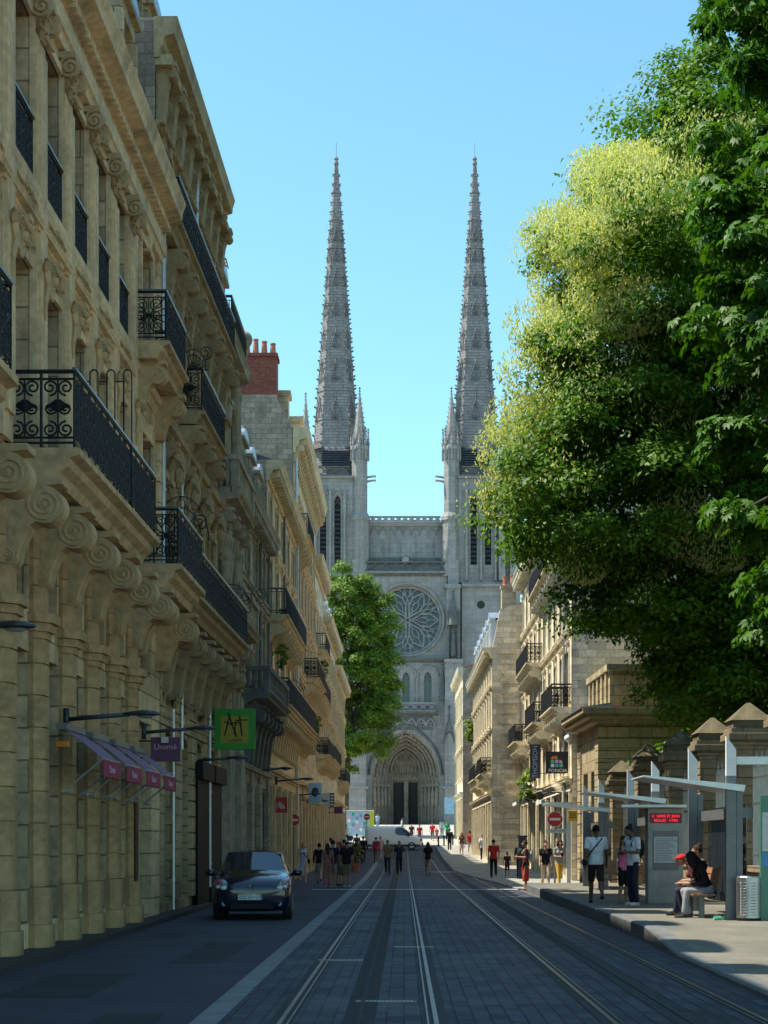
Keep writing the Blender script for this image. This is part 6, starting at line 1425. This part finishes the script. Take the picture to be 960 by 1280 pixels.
loft_body(r, S_, lambda i, j, left: 'w' if i == 5 and j in (6, 7) else ('r' if i == 10 and j in (6, 7) else (('sl' if left else 'sr') if j == 5 and 6 <= i <= 9 else None)), M['carblack'])
wheels(r, (-.755, .755), (-1.27, 1.22), .305, .20)
for s in (-1, 1):
    h = MB(); h.m = Matrix.Translation((s*.655, -1.855, .75)) @ Matrix.Rotation(s*.62, 4, 'Z') @ Matrix.Rotation(-s*.28, 4, 'Y') @ Matrix.Rotation(-.5, 4, 'X'); h.ell((0, 0, 0), (.20, .13, .135), 16, 10); o = h.build('headlight', M['headlamp'], r, True)
    b = MB(); b.ell((s*.70, -1.93, .82), (.06, .06, .05), 10, 6); b.build('indicator', M['red' if s < 0 else 'pinkpaint'], o)
    b = MB(); b.ell((s*.60, -1.975, .705), (.075, .05, .055), 10, 6); b.ell((s*.72, -1.95, .72), (.05, .05, .04), 10, 6); b.build('lamp_lens', M['white'], o)
    b = MB(); b.ell((s*.97, -.72, 1.01), (.12, .07, .075), 12, 8); b.cyl((s*.82, -.70, .97), (s*.92, -.71, .99), .03); b.build('door_mirror', M['carblack'], r, True)
    b = MB(); b.cyl((s*.60, -1.985, .36), (s*.60, -2.0, .36), .05, n=14); b.build('fog_lamp', M['headlamp'], r)
    b = MB(); b.tube([(s*.15-.1, -.93, 1.06), (s*.15+.28, -.80, 1.09)], .012, 5); b.build('wiper', M['black'], r)
b = MB(); b.box(-.46, .46, -2.035, -1.9, .25, .36); [b.box(-.44, .44, -2.045, -2.036, .265+.03*k, .277+.03*k) for k in range(3)]; b.build('grille', M['rubber'], r)
b = MB(); b.box(-.29, .23, -2.062, -2.03, .445, .56); o = b.build('number_plate', M['plate'], r); text_obj('DQ 231 CT', .098, M['ink'], o, (-.03, -2.066, .503), sx=.98)
b = MB(); b.box(.20, .23, -2.066, -2.0625, .447, .558); b.build('band', M['bluepaint'], o)
b = MB(); b.tube([(0, -2.055, .66), (-.05, -2.05, .725), (0, -2.02, .80), (.05, -2.05, .725)], .016, 6, True); b.build('emblem', M['chrome'], r)

r = thing('delivery_van', 'white panel van crossing the far end of the street, nose to the right', 'van', (at(492, 138), 138.4, gz(138.4)), PI/2)
def vs_(wm, zB, g, wr, zr, top, zb=.25): return sec(wm*.92, wm, wm*.98, zb, zB, g, wr, zr, top)
S_ = [(-2.42, vs_(.62, .72, (.58, .75), .5, .78, .80, .3)), (-2.34, vs_(.84, .80, (.80, .84), .7, .90, .93)), (-2.0, vs_(.94, .98, (.90, 1.02), .8, 1.08, 1.12)), (-1.55, vs_(.96, 1.10, (.92, 1.13), .84, 1.20, 1.24)), (-.85, vs_(.96, 1.14, (.93, 1.18), .80, 1.80, 1.90)), (-.65, vs_(.96, 1.15, (.93, 1.19), .82, 1.86, 1.95)), (-.1, vs_(.96, 1.16, (.94, 1.2), .84, 1.89, 1.97)), (2.2, vs_(.96, 1.16, (.94, 1.2), .84, 1.88, 1.96)), (2.38, vs_(.94, 1.14, (.91, 1.18), .80, 1.80, 1.88))]
loft_body(r, S_, lambda i, j, left: 'w' if i == 3 and j in (6, 7) else (('sl' if left else 'sr') if j == 5 and i in (3, 4, 5) else None), M['carwhite'])
wheels(r, (-.86, .86), (-1.5, 1.45), .33, .2)
b = MB(); b.box(-.98, -.965, -2.2, 2.3, .34, .44); b.box(.965, .98, -2.2, 2.3, .34, .44); b.box(-.8, .8, -2.47, -2.38, .32, .58); b.build('bumper_trim', M['rubber'], r)
for s in (-1, 1): b = MB(); b.ell((s*.80, -2.28, .84), (.13, .12, .13), 12, 8); b.build('headlight', M['headlamp'], r); b = MB(); b.box(s*1.08-.08, s*1.08+.08, -1.28, -1.16, 1.1, 1.38); b.cyl((s*.92, -1.2, 1.15), (s*1.02, -1.22, 1.18), .03); b.build('door_mirror', M['rubber'], r)
# ---------------------------------------------------------------- people: capsules fused into one continuous skin, clothes grown the same way
def fuse(mb, name, mat, parent, vox, smooth=4):
    me = mb.mesh('tmp'); o = bpy.data.objects.new('tmp', me); COL.objects.link(o)
    a = o.modifiers.new('r', 'REMESH'); a.mode = 'VOXEL'; a.voxel_size = vox; a.use_smooth_shade = True
    b = o.modifiers.new('s', 'SMOOTH'); b.factor = .5; b.iterations = smooth
    bpy.context.view_layer.update(); m2 = eval_mesh(o, name); bpy.data.objects.remove(o); bpy.data.meshes.remove(me)
    m2.materials.clear(); m2.polygons.foreach_set('use_smooth', [True]*len(m2.polygons)); return link(name, m2, mat, parent)
SKIN = {'pale': plain('skin_pale', (.52, .31, .22), .5, var=.06), 'tan': plain('skin_tan', (.36, .20, .13), .5, var=.06), 'dark': plain('skin_dark', (.12, .06, .04), .5, var=.08)}
_cl = {}
def cloth(c):
    c = tuple(c)
    if c not in _cl: _cl[c] = plain('fabric_%d' % len(_cl), c, .85, spec=.2, var=.18, scale=9, bump=.25)
    return _cl[c]
HAIR = {'dark': (.012, .009, .008), 'brown': (.05, .028, .016), 'blond': (.33, .20, .08), 'red': (.28, .05, .02), 'grey': (.25, .24, .23)}
NP = 0
def person(label, x, Y, rz, h=1.72, pose='stand', skin='tan', top=(.1, .1, .1), sleeves='short', low='trousers', lowc=(.05, .05, .06), hair='dark', hairs='short', shoes=(.03, .03, .03), extra=(), z=None, vox=.0145, arms='down', woman=False, group='pedestrians in the street', lean=0.0, phase=1, headtilt=0.0):
    global NP; NP += 1
    zb = pz(x, Y) if z is None else z
    R = thing('person', label, 'person', (x, Y, zb), rz, group); S = h/1.72; V = lambda a, b, c: Vector((a*S, b*S, c*S))
    near = vox < .013
    hw, sw = (.085, .165) if woman else (.085, .185)
    J = {}
    sit = pose == 'sit'; hz = .52 if sit else .92
    def rotp(p, o, a): c, s = math.cos(a), math.sin(a); d = p-o; return o+Vector((d.x, d.y*c-d.z*s, d.y*s+d.z*c))
    hip = V(0, 0, hz); ln = lean if not sit else (.42 if lean == 0 else lean)
    def up(a, b, c): return rotp(V(a, b, hz+c), hip, ln)          # lean>0 tips forward (-y)
    for s in (-1, 1):
        k = 'L' if s > 0 else 'R'; st_ = s*phase
        J['h'+k] = V(s*hw, 0, hz-.02)
        if sit:
            J['k'+k] = V(s*hw*1.25, -.44, .50); J['a'+k] = V(s*hw*1.2, -.44+(.10 if st_ > 0 else -.05), .09)
        elif pose == 'walk':
            a = .36*st_; J['k'+k] = J['h'+k]+V(0, -.44*math.sin(a), -.44*math.cos(a)); b = a-(.12 if st_ > 0 else .42)*1; J['a'+k] = J['k'+k]+V(0, -.42*math.sin(b), -.42*math.cos(b))
        else: J['k'+k] = V(s*hw*1.02, -.02-(.03 if st_ > 0 else 0), .48); J['a'+k] = V(s*hw*1.05, .03, .085)
        J['s'+k] = up(s*sw, .01, .49)
        if arms == 'phone': J['e'+k] = up(s*(sw+.045), -.02, .22); J['w'+k] = up(s*.10, -.26, .25 if s > 0 else .21)
        elif arms == 'lap': J['e'+k] = up(s*(sw+.05), -.05, .20); J['w'+k] = V(s*.09, -.36, hz+.13)
        elif arms == 'up' and s > 0: J['e'+k] = up(s*(sw+.10), -.10, .30); J['w'+k] = up(s*.15, -.22, .50)
        else:
            q = (-.28*st_ if pose == 'walk' else -.04); J['e'+k] = up(s*(sw+.055), -.29*math.sin(q)*-1*-1+.02, .49-.29*math.cos(q)); J['w'+k] = J['e'+k]+V(s*.015, -.26*math.sin(q+.25), -.26*math.cos(q+.25))
    drop = 0
    if pose == 'walk': drop = min(J['aL'].z, J['aR'].z)-.085*S
    if drop:
        for k in J: J[k] = J[k]-Vector((0, 0, drop))
    dz = Vector((0, 0, -drop)); U = lambda a, b, c: up(a, b, c)+dz
    b = MB()
    # trunk
    pel, wai, che, nk = U(0, .01, .0), U(0, 0, .17), U(0, .0, .38), U(0, .005, .53)
    for s in (-1, 1):
        b.capsule(U(s*.06, .01, 0), U(s*.045, .0, .17), .105*S, (.082 if woman else .095)*S); b.capsule(U(s*.045, 0, .17), U(s*.075, 0, .40), (.082 if woman else .095)*S, (.088 if woman else .105)*S); b.capsule(U(s*.07, .01, .44), J['s'+('L' if s > 0 else 'R')], .075*S, .055*S); b.capsule(U(s*.03, .012, .515), U(s*.13, .01, .485), .045*S, .04*S)
        if woman: b.ell(U(s*.07, -.085, .36), (.06*S,)*3, 8, 6)
    b.capsule(nk-V(0, 0, .06), U(0, -.015, .61), .056*S, .05*S)
    hd = U(0, -.03-headtilt*.10, .705-headtilt*.03)
    b.ell(hd, (.074*S, .092*S, .108*S), 14, 10); b.ell(hd+V(0, -.03, -.055), (.055*S, .055*S, .06*S), 10, 8)
    b.capsule(hd+V(0, -.088, .012), hd+V(0, -.108, -.018), .011*S, .015*S, 6)
    for s in (-1, 1): b.ell(hd+V(s*.076, .01, -.005), (.012*S, .022*S, .03*S), 6, 6); b.ell(hd+V(s*.032, -.079, -.012), (.020*S, .014*S, .014*S), 6, 5)
    b.ell(hd+V(0, -.085, -.052), (.026*S, .012*S, .010*S), 8, 5); b.ell(hd+V(0, -.075, -.085), (.02*S, .016*S, .016*S), 8, 5)
    for k, s in (('L', 1), ('R', -1)):
        b.capsule(J['h'+k], J['k'+k], .082*S, .055*S); b.capsule(J['k'+k], J['k'+k].lerp(J['a'+k], .4)+V(0, .012, 0), .053*S, .055*S); b.capsule(J['k'+k].lerp(J['a'+k], .4)+V(0, .012, 0), J['a'+k], .055*S, .036*S)
        b.capsule(J['s'+k], J['e'+k], .050*S, .038*S); b.capsule(J['e'+k], J['w'+k], .039*S, .026*S)
        d = (J['w'+k]-J['e'+k]).normalized(); f = V(0, -.5, -.2).normalized() if abs(d.z) > .6 else V(0, -.3, -1).normalized(); f = (d*1.0+f*.25).normalized(); sd_ = d.cross(Vector((s, 0, 0)));
        if sd_.length < .2: sd_ = Vector((0, 1, 0))
        sd_.normalize(); wv = J['w'+k]; pa = wv+d*.055*S
        b.capsule(wv, pa, .026*S, .033*S); b.ell(pa+d*.015*S, (.030*S, .036*S, .036*S), 8, 6)
        for i, (o_, l_) in enumerate(((-1.5, .062), (-.5, .073), (.5, .070), (1.5, .055))):
            p0 = pa+d*.03*S+sd_*(.0165*o_*S); p1 = p0+d*l_*.55*S; p2 = p1+(d*.8+Vector((-s, 0, 0))*.5).normalized()*l_*.5*S; b.capsule(p0, p1, .0095*S, .009*S, 6); b.capsule(p1, p2, .009*S, .0075*S, 6)
        tb = wv+d*.03*S-sd_*.028*S; b.capsule(tb, tb+(d*.7-sd_*.5+Vector((-s, 0, 0))*.3)*.045*S, .011*S, .010*S, 6)
        a = J['a'+k]; b.capsule(a+V(0, .02, -.045), a+V(0, -.13, -.06), .034*S, .026*S)
    fuse(b, 'body', SKIN[skin], R, vox)
    g = .014*S; c = MB()                                     # top
    for s in (-1, 1):
        k = 'L' if s > 0 else 'R'
        c.capsule(U(s*.058, .01, .02 if not sit else -.06), U(s*.045, .0, .17), .112*S, (.094 if woman else .108)*S); c.capsule(U(s*.045, 0, .17), U(s*.075, 0, .40), (.094 if woman else .108)*S, (.100 if woman else .118)*S)
        if woman: c.ell(U(s*.07, -.088, .36), (.068*S,)*3, 8, 6)
        if sleeves != 'none':
            c.capsule(U(s*.045, .012, .50), U(s*.14, .01, .475), .058*S, .056*S)
            c.capsule(U(s*.07, .01, .44), J['s'+k], .087*S, .068*S); e = J['s'+k].lerp(J['e'+k], .62 if sleeves == 'short' else 1.0); c.capsule(J['s'+k], e, .066*S, .058*S if sleeves == 'short' else .052*S)
            if sleeves == 'long': c.capsule(J['e'+k], J['e'+k].lerp(J['w'+k], .92), .052*S, .040*S)
        else: c.capsule(U(s*.07, .01, .43), U(s*.11, .01, .47), .082*S, .060*S)
    if not sit and low != 'dress': c.lathe([(.10*S, hz*S+.20*S-drop), (.148*S, hz*S+.12*S-drop), (.178*S, hz*S-.06*S-drop), (.17*S, hz*S-.065*S-drop)], 0, .008*S, 20, 1, .74)
    if low == 'dress':
        for i in range(6): t = i/5; c.lathe([((.15+.05*t)*S, (hz-.02-.36*t)*S-drop), ((.15+.05*t)*S, (hz-.10-.36*t)*S-drop)], 0, .0, 14, 1, .72)
        c.lathe([(.13*S, hz*S+.1*S-drop), (.215*S, hz*S-.46*S-drop), (.20*S, hz*S-.47*S-drop)], 0, 0, 16, 1, .75)
    fuse(c, 'dress' if low == 'dress' else 'shirt', cloth(top), R, max(vox, .013), 3)
    if low != 'dress':
        c = MB()
        if low == 'skirt':
            if sit: low = 'trousers'
            else: c.lathe([(.125*S, hz*S+.10*S-drop), (.165*S, hz*S-.08*S-drop), (.19*S, hz*S-.42*S-drop), (.18*S, hz*S-.43*S-drop)], 0, 0, 18, 1, .76)
        if low == 'midiskirt': c.lathe([(.12*S, hz*S+.10*S-drop), (.16*S, hz*S-.08*S-drop), (.165*S, hz*S-.40*S-drop), (.15*S, hz*S-.60*S-drop), (.14*S, hz*S-.605*S-drop)], 0, 0, 18, 1, .74)
        if low == 'longskirt': c.lathe([(.125*S, hz*S+.10*S-drop), (.165*S, hz*S-.08*S-drop), (.20*S, hz*S-.78*S-drop), (.19*S, hz*S-.79*S-drop)], 0, 0, 18, 1, .8)
        if low in ('trousers', 'shorts', 'slim'):
            fr = 1.0 if low != 'shorts' else .92
            c.capsule(U(-.055, .01, .03), U(.055, .01, .03), .108*S, .108*S)
            for k in 'LR':
                w1 = .094 if low != 'slim' else .088; c.capsule(J['h'+k], J['h'+k].lerp(J['k'+k], fr), w1*S, (.070 if low == 'trousers' else .078 if low == 'shorts' else .062)*S)
                if low != 'shorts': c.capsule(J['k'+k], J['k'+k].lerp(J['a'+k], .93), (.070 if low == 'trousers' else .062)*S, (.058 if low == 'trousers' else .046)*S)
        fuse(c, 'skirt' if 'skirt' in low else ('shorts' if low == 'shorts' else 'trousers'), cloth(lowc), R, max(vox, .013), 3)
    for k in 'LR':
        a = J['a'+k]; c = MB(); c.capsule(a+V(0, .025, -.05), a+V(0, -.145, -.062), .044*S, .034*S); c.cbox(a.x, a.y-.06*S, a.z-.083*S+.008, .075*S, .25*S, .016); c.build('shoe', cloth(shoes), R, True)
    c = MB(); q = hd                                          # hair
    n = 14; rows = []
    for i in range(9):
        th = (i/8)*PI*.62; rr = []
        for j in range(n): a = 2*PI*j/n; front = max(0, -math.sin(a)); t2 = th*(1-.42*front); rr.append(tuple(q+V(.083*math.sin(t2)*math.cos(a), .012+.100*math.sin(t2)*math.sin(a), .012+.112*math.cos(t2))))
        rows.append(rr)
    c.add([p for rr in rows for p in rr], [(i*n+j, (i+1)*n+j, (i+1)*n+(j+1) % n, i*n+(j+1) % n) for i in range(8) for j in range(n)])
    if hairs == 'long': c.capsule(q+V(0, .065, .02), U(0, .10, .42), .075*S, .06*S); [c.capsule(q+V(s*.062, .025, .01), U(s*.085, .035, .47), .034*S, .03*S) for s in (-1, 1)]
    if hairs == 'bun': c.ell(q+V(0, .055, .115), (.045*S, .045*S, .042*S), 10, 7)
    if hairs == 'curly': c.ell(q+V(0, .03, .02), (.125*S, .115*S, .13*S), 10, 8); c.ell(q+V(.07, .03, -.06), (.07*S,)*3, 8, 6); c.ell(q+V(-.07, .03, -.06), (.07*S,)*3, 8, 6)
    if hairs == 'tail': c.capsule(q+V(0, .09, .05), U(0, .12, .50), .035*S, .02*S)
    if hairs == 'curly': c2 = c; fuse(c2, 'hair', cloth(HAIR[hair]), R, .014, 2)
    else: c.build('hair', cloth(HAIR[hair]), R, True)
    for e in extra:
        c = MB(); kind, col_ = e
        if kind == 'backpack': c.ell(U(0, .185, .30), (.15*S, .10*S, .21*S), 12, 10); [c.tube([U(s*.09, .12, .47), U(s*.11, -.02, .53), U(s*.115, -.12, .40), U(s*.12, .0, .18)], .018, 5) for s in (-1, 1)]; c.build('backpack', cloth(col_), R, True)
        if kind == 'shoulderbag': c.ell(U(.25, .03, -.02), (.06*S, .13*S, .11*S), 12, 8); c.tube([U(.24, .05, .05), U(.10, .135, .25), U(-.13, .08, .52), U(-.13, -.03, .52), U(.06, -.135, .25), U(.24, -.03, .05)], .016, 5); c.build('bag', cloth(col_), R, True)
        if kind == 'handbag': p = J['wL']; c.ell(p+V(.02, -.02, -.22), (.05*S, .13*S, .10*S), 12, 8); c.tube([p+V(.02, -.10, -.14), p+V(.01, -.02, -.03), p+V(.02, .07, -.14)], .010, 5); c.build('bag', cloth(col_), R, True)
        if kind == 'cap': c.ell(q+V(0, .01, .045), (.088*S, .106*S, .085*S), 14, 8); c.ell(q+V(0, -.11, .04), (.07*S, .07*S, .014*S), 10, 5); c.build('cap', cloth(col_), R, True)
        if kind == 'hood': c.ell(q+V(0, .025, .0), (.108*S, .112*S, .14*S), 14, 10); c.capsule(q+V(0, .06, -.08), U(0, .06, .46), .10*S, .11*S); c.build('hood', cloth(col_), R, True)
        if kind == 'scarf': c.lathe([(.07*S, (nk.z-.03)), (.10*S, nk.z), (.085*S, nk.z+.05*S)], nk.x, nk.y, 12); c.build('scarf', cloth(col_), R, True)
        if kind == 'phone': p = (J['wL']+J['wR'])/2; c.cbox(p.x, p.y-.07, p.z+.05, .075, .012, .14); c.build('phone', cloth(col_), R)
    return R
W_ = True
NAVY, BLK, WHT, RED, GRY, TAN = (.02, .025, .05), (.012, .012, .014), (.72, .72, .74), (.42, .03, .03), (.28, .28, .29), (.42, .32, .20)
def P(px, py, label, X=None, **k): Y = X if X else depth_of(py); return person(label, at(px, Y), Y, **k)
# near right: on the platform
person('man in white t-shirt and dark shorts with a shoulder bag, walking away along the platform', at(745, 38.6), 38.6, PI, 1.80, 'walk', 'dark', WHT, 'short', 'shorts', (.035, .026, .02), 'dark', 'short', BLK, [('shoulderbag', BLK)], vox=.011)
person('man with a dark backpack looking down at his phone beside the ticket column', at(793, 37.2), 37.4, PI/2*-1+.5, 1.80, 'stand', 'dark', (.62, .63, .66), 'short', 'trousers', (.02, .022, .04), 'dark', 'bun', (.5, .5, .5), [('backpack', BLK), ('phone', BLK)], vox=.011, arms='phone', headtilt=.6, lean=.06)
person('girl in a pink top and black shorts next to the man with the backpack', at(779, 38.4), 38.4, .6, 1.55, 'stand', 'tan', (.62, .16, .30), 'none', 'shorts', BLK, 'brown', 'tail', (.3, .2, .2), [], vox=.012, woman=W_)
person('seated woman with a bright red cap, bent over something in her hands', at(876, 31.95), 31.95, -PI/2-.15, 1.68, 'sit', 'tan', (.14, .05, .06), 'short', 'trousers', (.03, .035, .06), 'red', 'short', BLK, [('cap', (.6, .03, .03))], z=pz(5.6, 32)-.005, vox=.011, arms='lap', woman=W_, group='people seated in the shelter', headtilt=.8)
person('seated person in a black hooded top and grey trousers, near end of the bench', at(886, 31.2), 31.25, -PI/2+.1, 1.72, 'sit', 'tan', BLK, 'long', 'trousers', (.30, .30, .32), 'dark', 'long', (.05, .05, .05), [('hood', BLK)], z=pz(5.6, 31)-.005, vox=.011, arms='lap', woman=W_, group='people seated in the shelter', phase=-1, headtilt=.5)
person('seated brown-haired person behind the two others in the shelter, head just showing', at(882, 32.7), 32.7, -PI/2, 1.78, 'sit', 'tan', (.10, .08, .07), 'short', 'trousers', BLK, 'brown', 'bun', BLK, [], z=pz(5.6, 32)-.005, vox=.012, arms='lap', lean=.2, group='people seated in the shelter')
# platform tip and right pavement
person('woman in a long red skirt with a grey bag, standing on the platform tip', at(657, 57.6), 57.6, PI/2*-1, 1.70, 'stand', 'tan', (.10, .03, .03), 'short', 'midiskirt', (.46, .03, .03), 'brown', 'bun', (.2, .1, .08), [('backpack', (.42, .40, .35))], woman=W_, arms='phone')
person('woman in a black top and beige trousers walking past the no entry sign', at(682, 60.8), 60.8, 0, 1.68, 'walk', 'pale', BLK, 'short', 'trousers', (.50, .40, .28), 'brown', 'bun', (.4, .3, .2), [('handbag', (.4, .3, .2))], woman=W_)
person('curly haired woman in a grey top and mustard trousers near the yellow number sign', at(699.5, 61.6), 61.6, .2, 1.72, 'walk', 'tan', GRY, 'short', 'trousers', (.52, .33, .06), 'brown', 'curly', (.5, .5, .5), [('phone', BLK)], woman=W_, arms='phone', phase=-1)
person('person in black with a dark bag walking away behind the woman in red', at(650, 76), 76, PI, 1.68, 'walk', 'tan', BLK, 'long', 'trousers', BLK, 'dark', 'short', BLK, [('backpack', (.05, .05, .06))])
person('man in a dark red t-shirt and black trousers walking away on the right pavement', at(617, 78), 78, PI, 1.78, 'walk', 'tan', RED, 'short', 'trousers', BLK, 'dark', 'short', BLK)
person('small child in dark clothes walking beside the man in the red t-shirt', at(634, 78.6), 78.6, PI, 1.18, 'walk', 'tan', (.06, .03, .03), 'short', 'shorts', (.05, .03, .03), 'brown', 'short', (.4, .4, .4))
person('man in a white t-shirt and dark trousers further up the right pavement', at(603.5, 113), 113, PI, 1.76, 'walk', 'tan', WHT, 'short', 'trousers', NAVY, 'dark', 'short', WHT)
person('person in a red top on the far right pavement', at(587.5, 129), 129, PI, 1.72, 'walk', 'tan', (.52, .05, .06), 'short', 'shorts', (.5, .4, .38), 'dark', 'short', WHT)
person('woman in dark clothes with a white bag at the far right corner', at(577, 126), 126, 0, 1.66, 'walk', 'tan', (.14, .06, .05), 'short', 'skirt', (.5, .42, .42), 'brown', 'long', BLK, [('handbag', WHT)], woman=W_)
person('man all in black at the end of the tram lane, right of the van', at(562, 137), 137, PI, 1.78, 'stand', 'tan', BLK, 'long', 'trousers', BLK, 'dark', 'short', BLK)
# on the tracks
person('man in a khaki shirt and jeans walking up the tram lane, left of the pair', at(484.5, 86), 86, 0, 1.76, 'walk', 'tan', (.20, .15, .08), 'short', 'trousers', (.03, .04, .06), 'dark', 'short', BLK, [('backpack', (.25, .24, .2))])
person('man in dark navy clothes walking beside the man in khaki on the tram lane', at(499, 86.4), 86.4, 0, 1.72, 'walk', 'tan', NAVY, 'short', 'trousers', (.015, .018, .03), 'brown', 'short', BLK, [], phase=-1)
person('long-haired woman in a black top and pale shorts walking away on the tracks', at(535, 83.5), 83.5, PI, 1.68, 'walk', 'tan', BLK, 'short', 'shorts', (.34, .26, .24), 'brown', 'long', (.2, .15, .12), woman=W_)
# left pavement
person('blond woman in a pale lilac dress with a dark bag by the left house fronts', at(379, 72), 72, .15, 1.72, 'walk', 'pale', (.50, .50, .60), 'none', 'dress', WHT, 'blond', 'long', (.5, .45, .4), [('shoulderbag', BLK)], woman=W_)
person('woman in a black jacket and grey skirt walking on the left pavement', at(399, 70.5), 70.5, PI, 1.66, 'walk', 'pale', BLK, 'long', 'skirt', (.2, .2, .22), 'dark', 'short', BLK, woman=W_)
person('woman in a coral top and long coral trousers in the group on the left', at(409.5, 63.5), 63.5, PI+.2, 1.66, 'stand', 'tan', (.30, .14, .13), 'short', 'trousers', (.40, .17, .14), 'brown', 'long', (.4, .3, .25), woman=W_)
person('man in a navy t-shirt and grey shorts in the group on the left', at(416, 64), 64, PI-.3, 1.78, 'stand', 'tan', NAVY, 'short', 'shorts', (.26, .27, .29), 'dark', 'short', (.3, .25, .2))
person('red-haired woman in a brown dress behind the group on the left', at(424, 66), 66, -.5, 1.70, 'stand', 'pale', (.16, .10, .08), 'short', 'dress', BLK, 'red', 'curly', BLK, woman=W_)
person('man in a blue-grey cap and khaki shorts at the edge of the tram lane', at(433.5, 63.5), 63.5, PI-.2, 1.78, 'stand', 'tan', (.025, .02, .022), 'short', 'shorts', (.24, .20, .13), 'brown', 'short', (.5, .48, .45), [('cap', (.22, .32, .42))])
person('man in a dark blue jacket further along the left pavement', at(430, 84), 84, PI, 1.80, 'walk', 'tan', (.03, .05, .10), 'long', 'trousers', BLK, 'dark', 'short', BLK)
person('man in a white shirt close to the left house fronts', at(413.5, 90), 90, PI, 1.86, 'walk', 'tan', WHT, 'long', 'trousers', BLK, 'dark', 'short', BLK)
person('man in dark clothes carrying a white bag, left of the white van', at(454, 108), 108, PI, 1.78, 'walk', 'tan', BLK, 'long', 'trousers', NAVY, 'dark', 'short', BLK, [('handbag', WHT)])
person('woman in a red top and grey patterned trousers in front of the van', at(470, 109), 109, PI, 1.70, 'walk', 'tan', (.26, .03, .06), 'short', 'trousers', (.16, .14, .13), 'dark', 'short', BLK, woman=W_)
person('person in a pink cardigan close beside the woman in red before the van', at(475.5, 111), 111, PI, 1.72, 'walk', 'pale', (.52, .36, .38), 'long', 'trousers', (.35, .3, .3), 'grey', 'short', BLK, woman=W_)
person('person in a blue top beyond the shrub on the left', at(446, 122), 122, PI, 1.70, 'walk', 'tan', (.06, .12, .28), 'short', 'trousers', NAVY, 'dark', 'short', BLK)
# on the square
person('person in white and navy walking right past the portal doors', at(502.5, 172), 172, PI/2, 1.76, 'walk', 'tan', (.6, .62, .66), 'short', 'trousers', NAVY, 'dark', 'short', BLK, group='people on the square')
person('person in dark clothes on the square just above the van roof', at(514.5, 155), 155, 0, 1.72, 'walk', 'tan', (.05, .04, .04), 'short', 'shorts', (.05, .04, .05), 'dark', 'short', BLK, group='people on the square')
person('person in a dark red top and grey trousers on the sunlit square', at(524.5, 152), 152, 0, 1.74, 'walk', 'tan', (.30, .03, .05), 'short', 'trousers', (.10, .10, .12), 'dark', 'short', BLK, group='people on the square')
person('person in a bright red top in the middle of the sunlit square', at(540.5, 158), 158, 0, 1.72, 'walk', 'tan', (.55, .02, .04), 'short', 'shorts', (.12, .1, .1), 'dark', 'short', BLK, group='people on the square')
person('child in a red top beside the person in bright red on the square', at(546, 158.5), 158.5, 0, 1.25, 'walk', 'tan', (.50, .08, .07), 'short', 'shorts', (.2, .15, .15), 'brown', 'short', BLK, group='people on the square')
person('person in a white shirt on the square left of the one in green', at(552.5, 166), 166, 0, 1.78, 'walk', 'tan', WHT, 'short', 'trousers', (.3, .3, .32), 'dark', 'short', BLK, group='people on the square')
person('person in a bright green coat near the right corner of the square', at(559, 162), 162, 0, 1.74, 'stand', 'tan', (.02, .30, .14), 'long', 'trousers', (.03, .15, .08), 'dark', 'short', BLK, group='people on the square')
person('person in pale blue by the left jamb of the portal', at(472, 186), 186, 0, 1.68, 'stand', 'tan', (.35, .42, .55), 'short', 'trousers', (.2, .25, .35), 'dark', 'short', BLK, group='people on the square')
person('person in white top and dark trousers left of the display trailer', at(433, 150), 150, 0, 1.76, 'walk', 'tan', WHT, 'short', 'trousers', BLK, 'dark', 'short', BLK, group='people on the square')
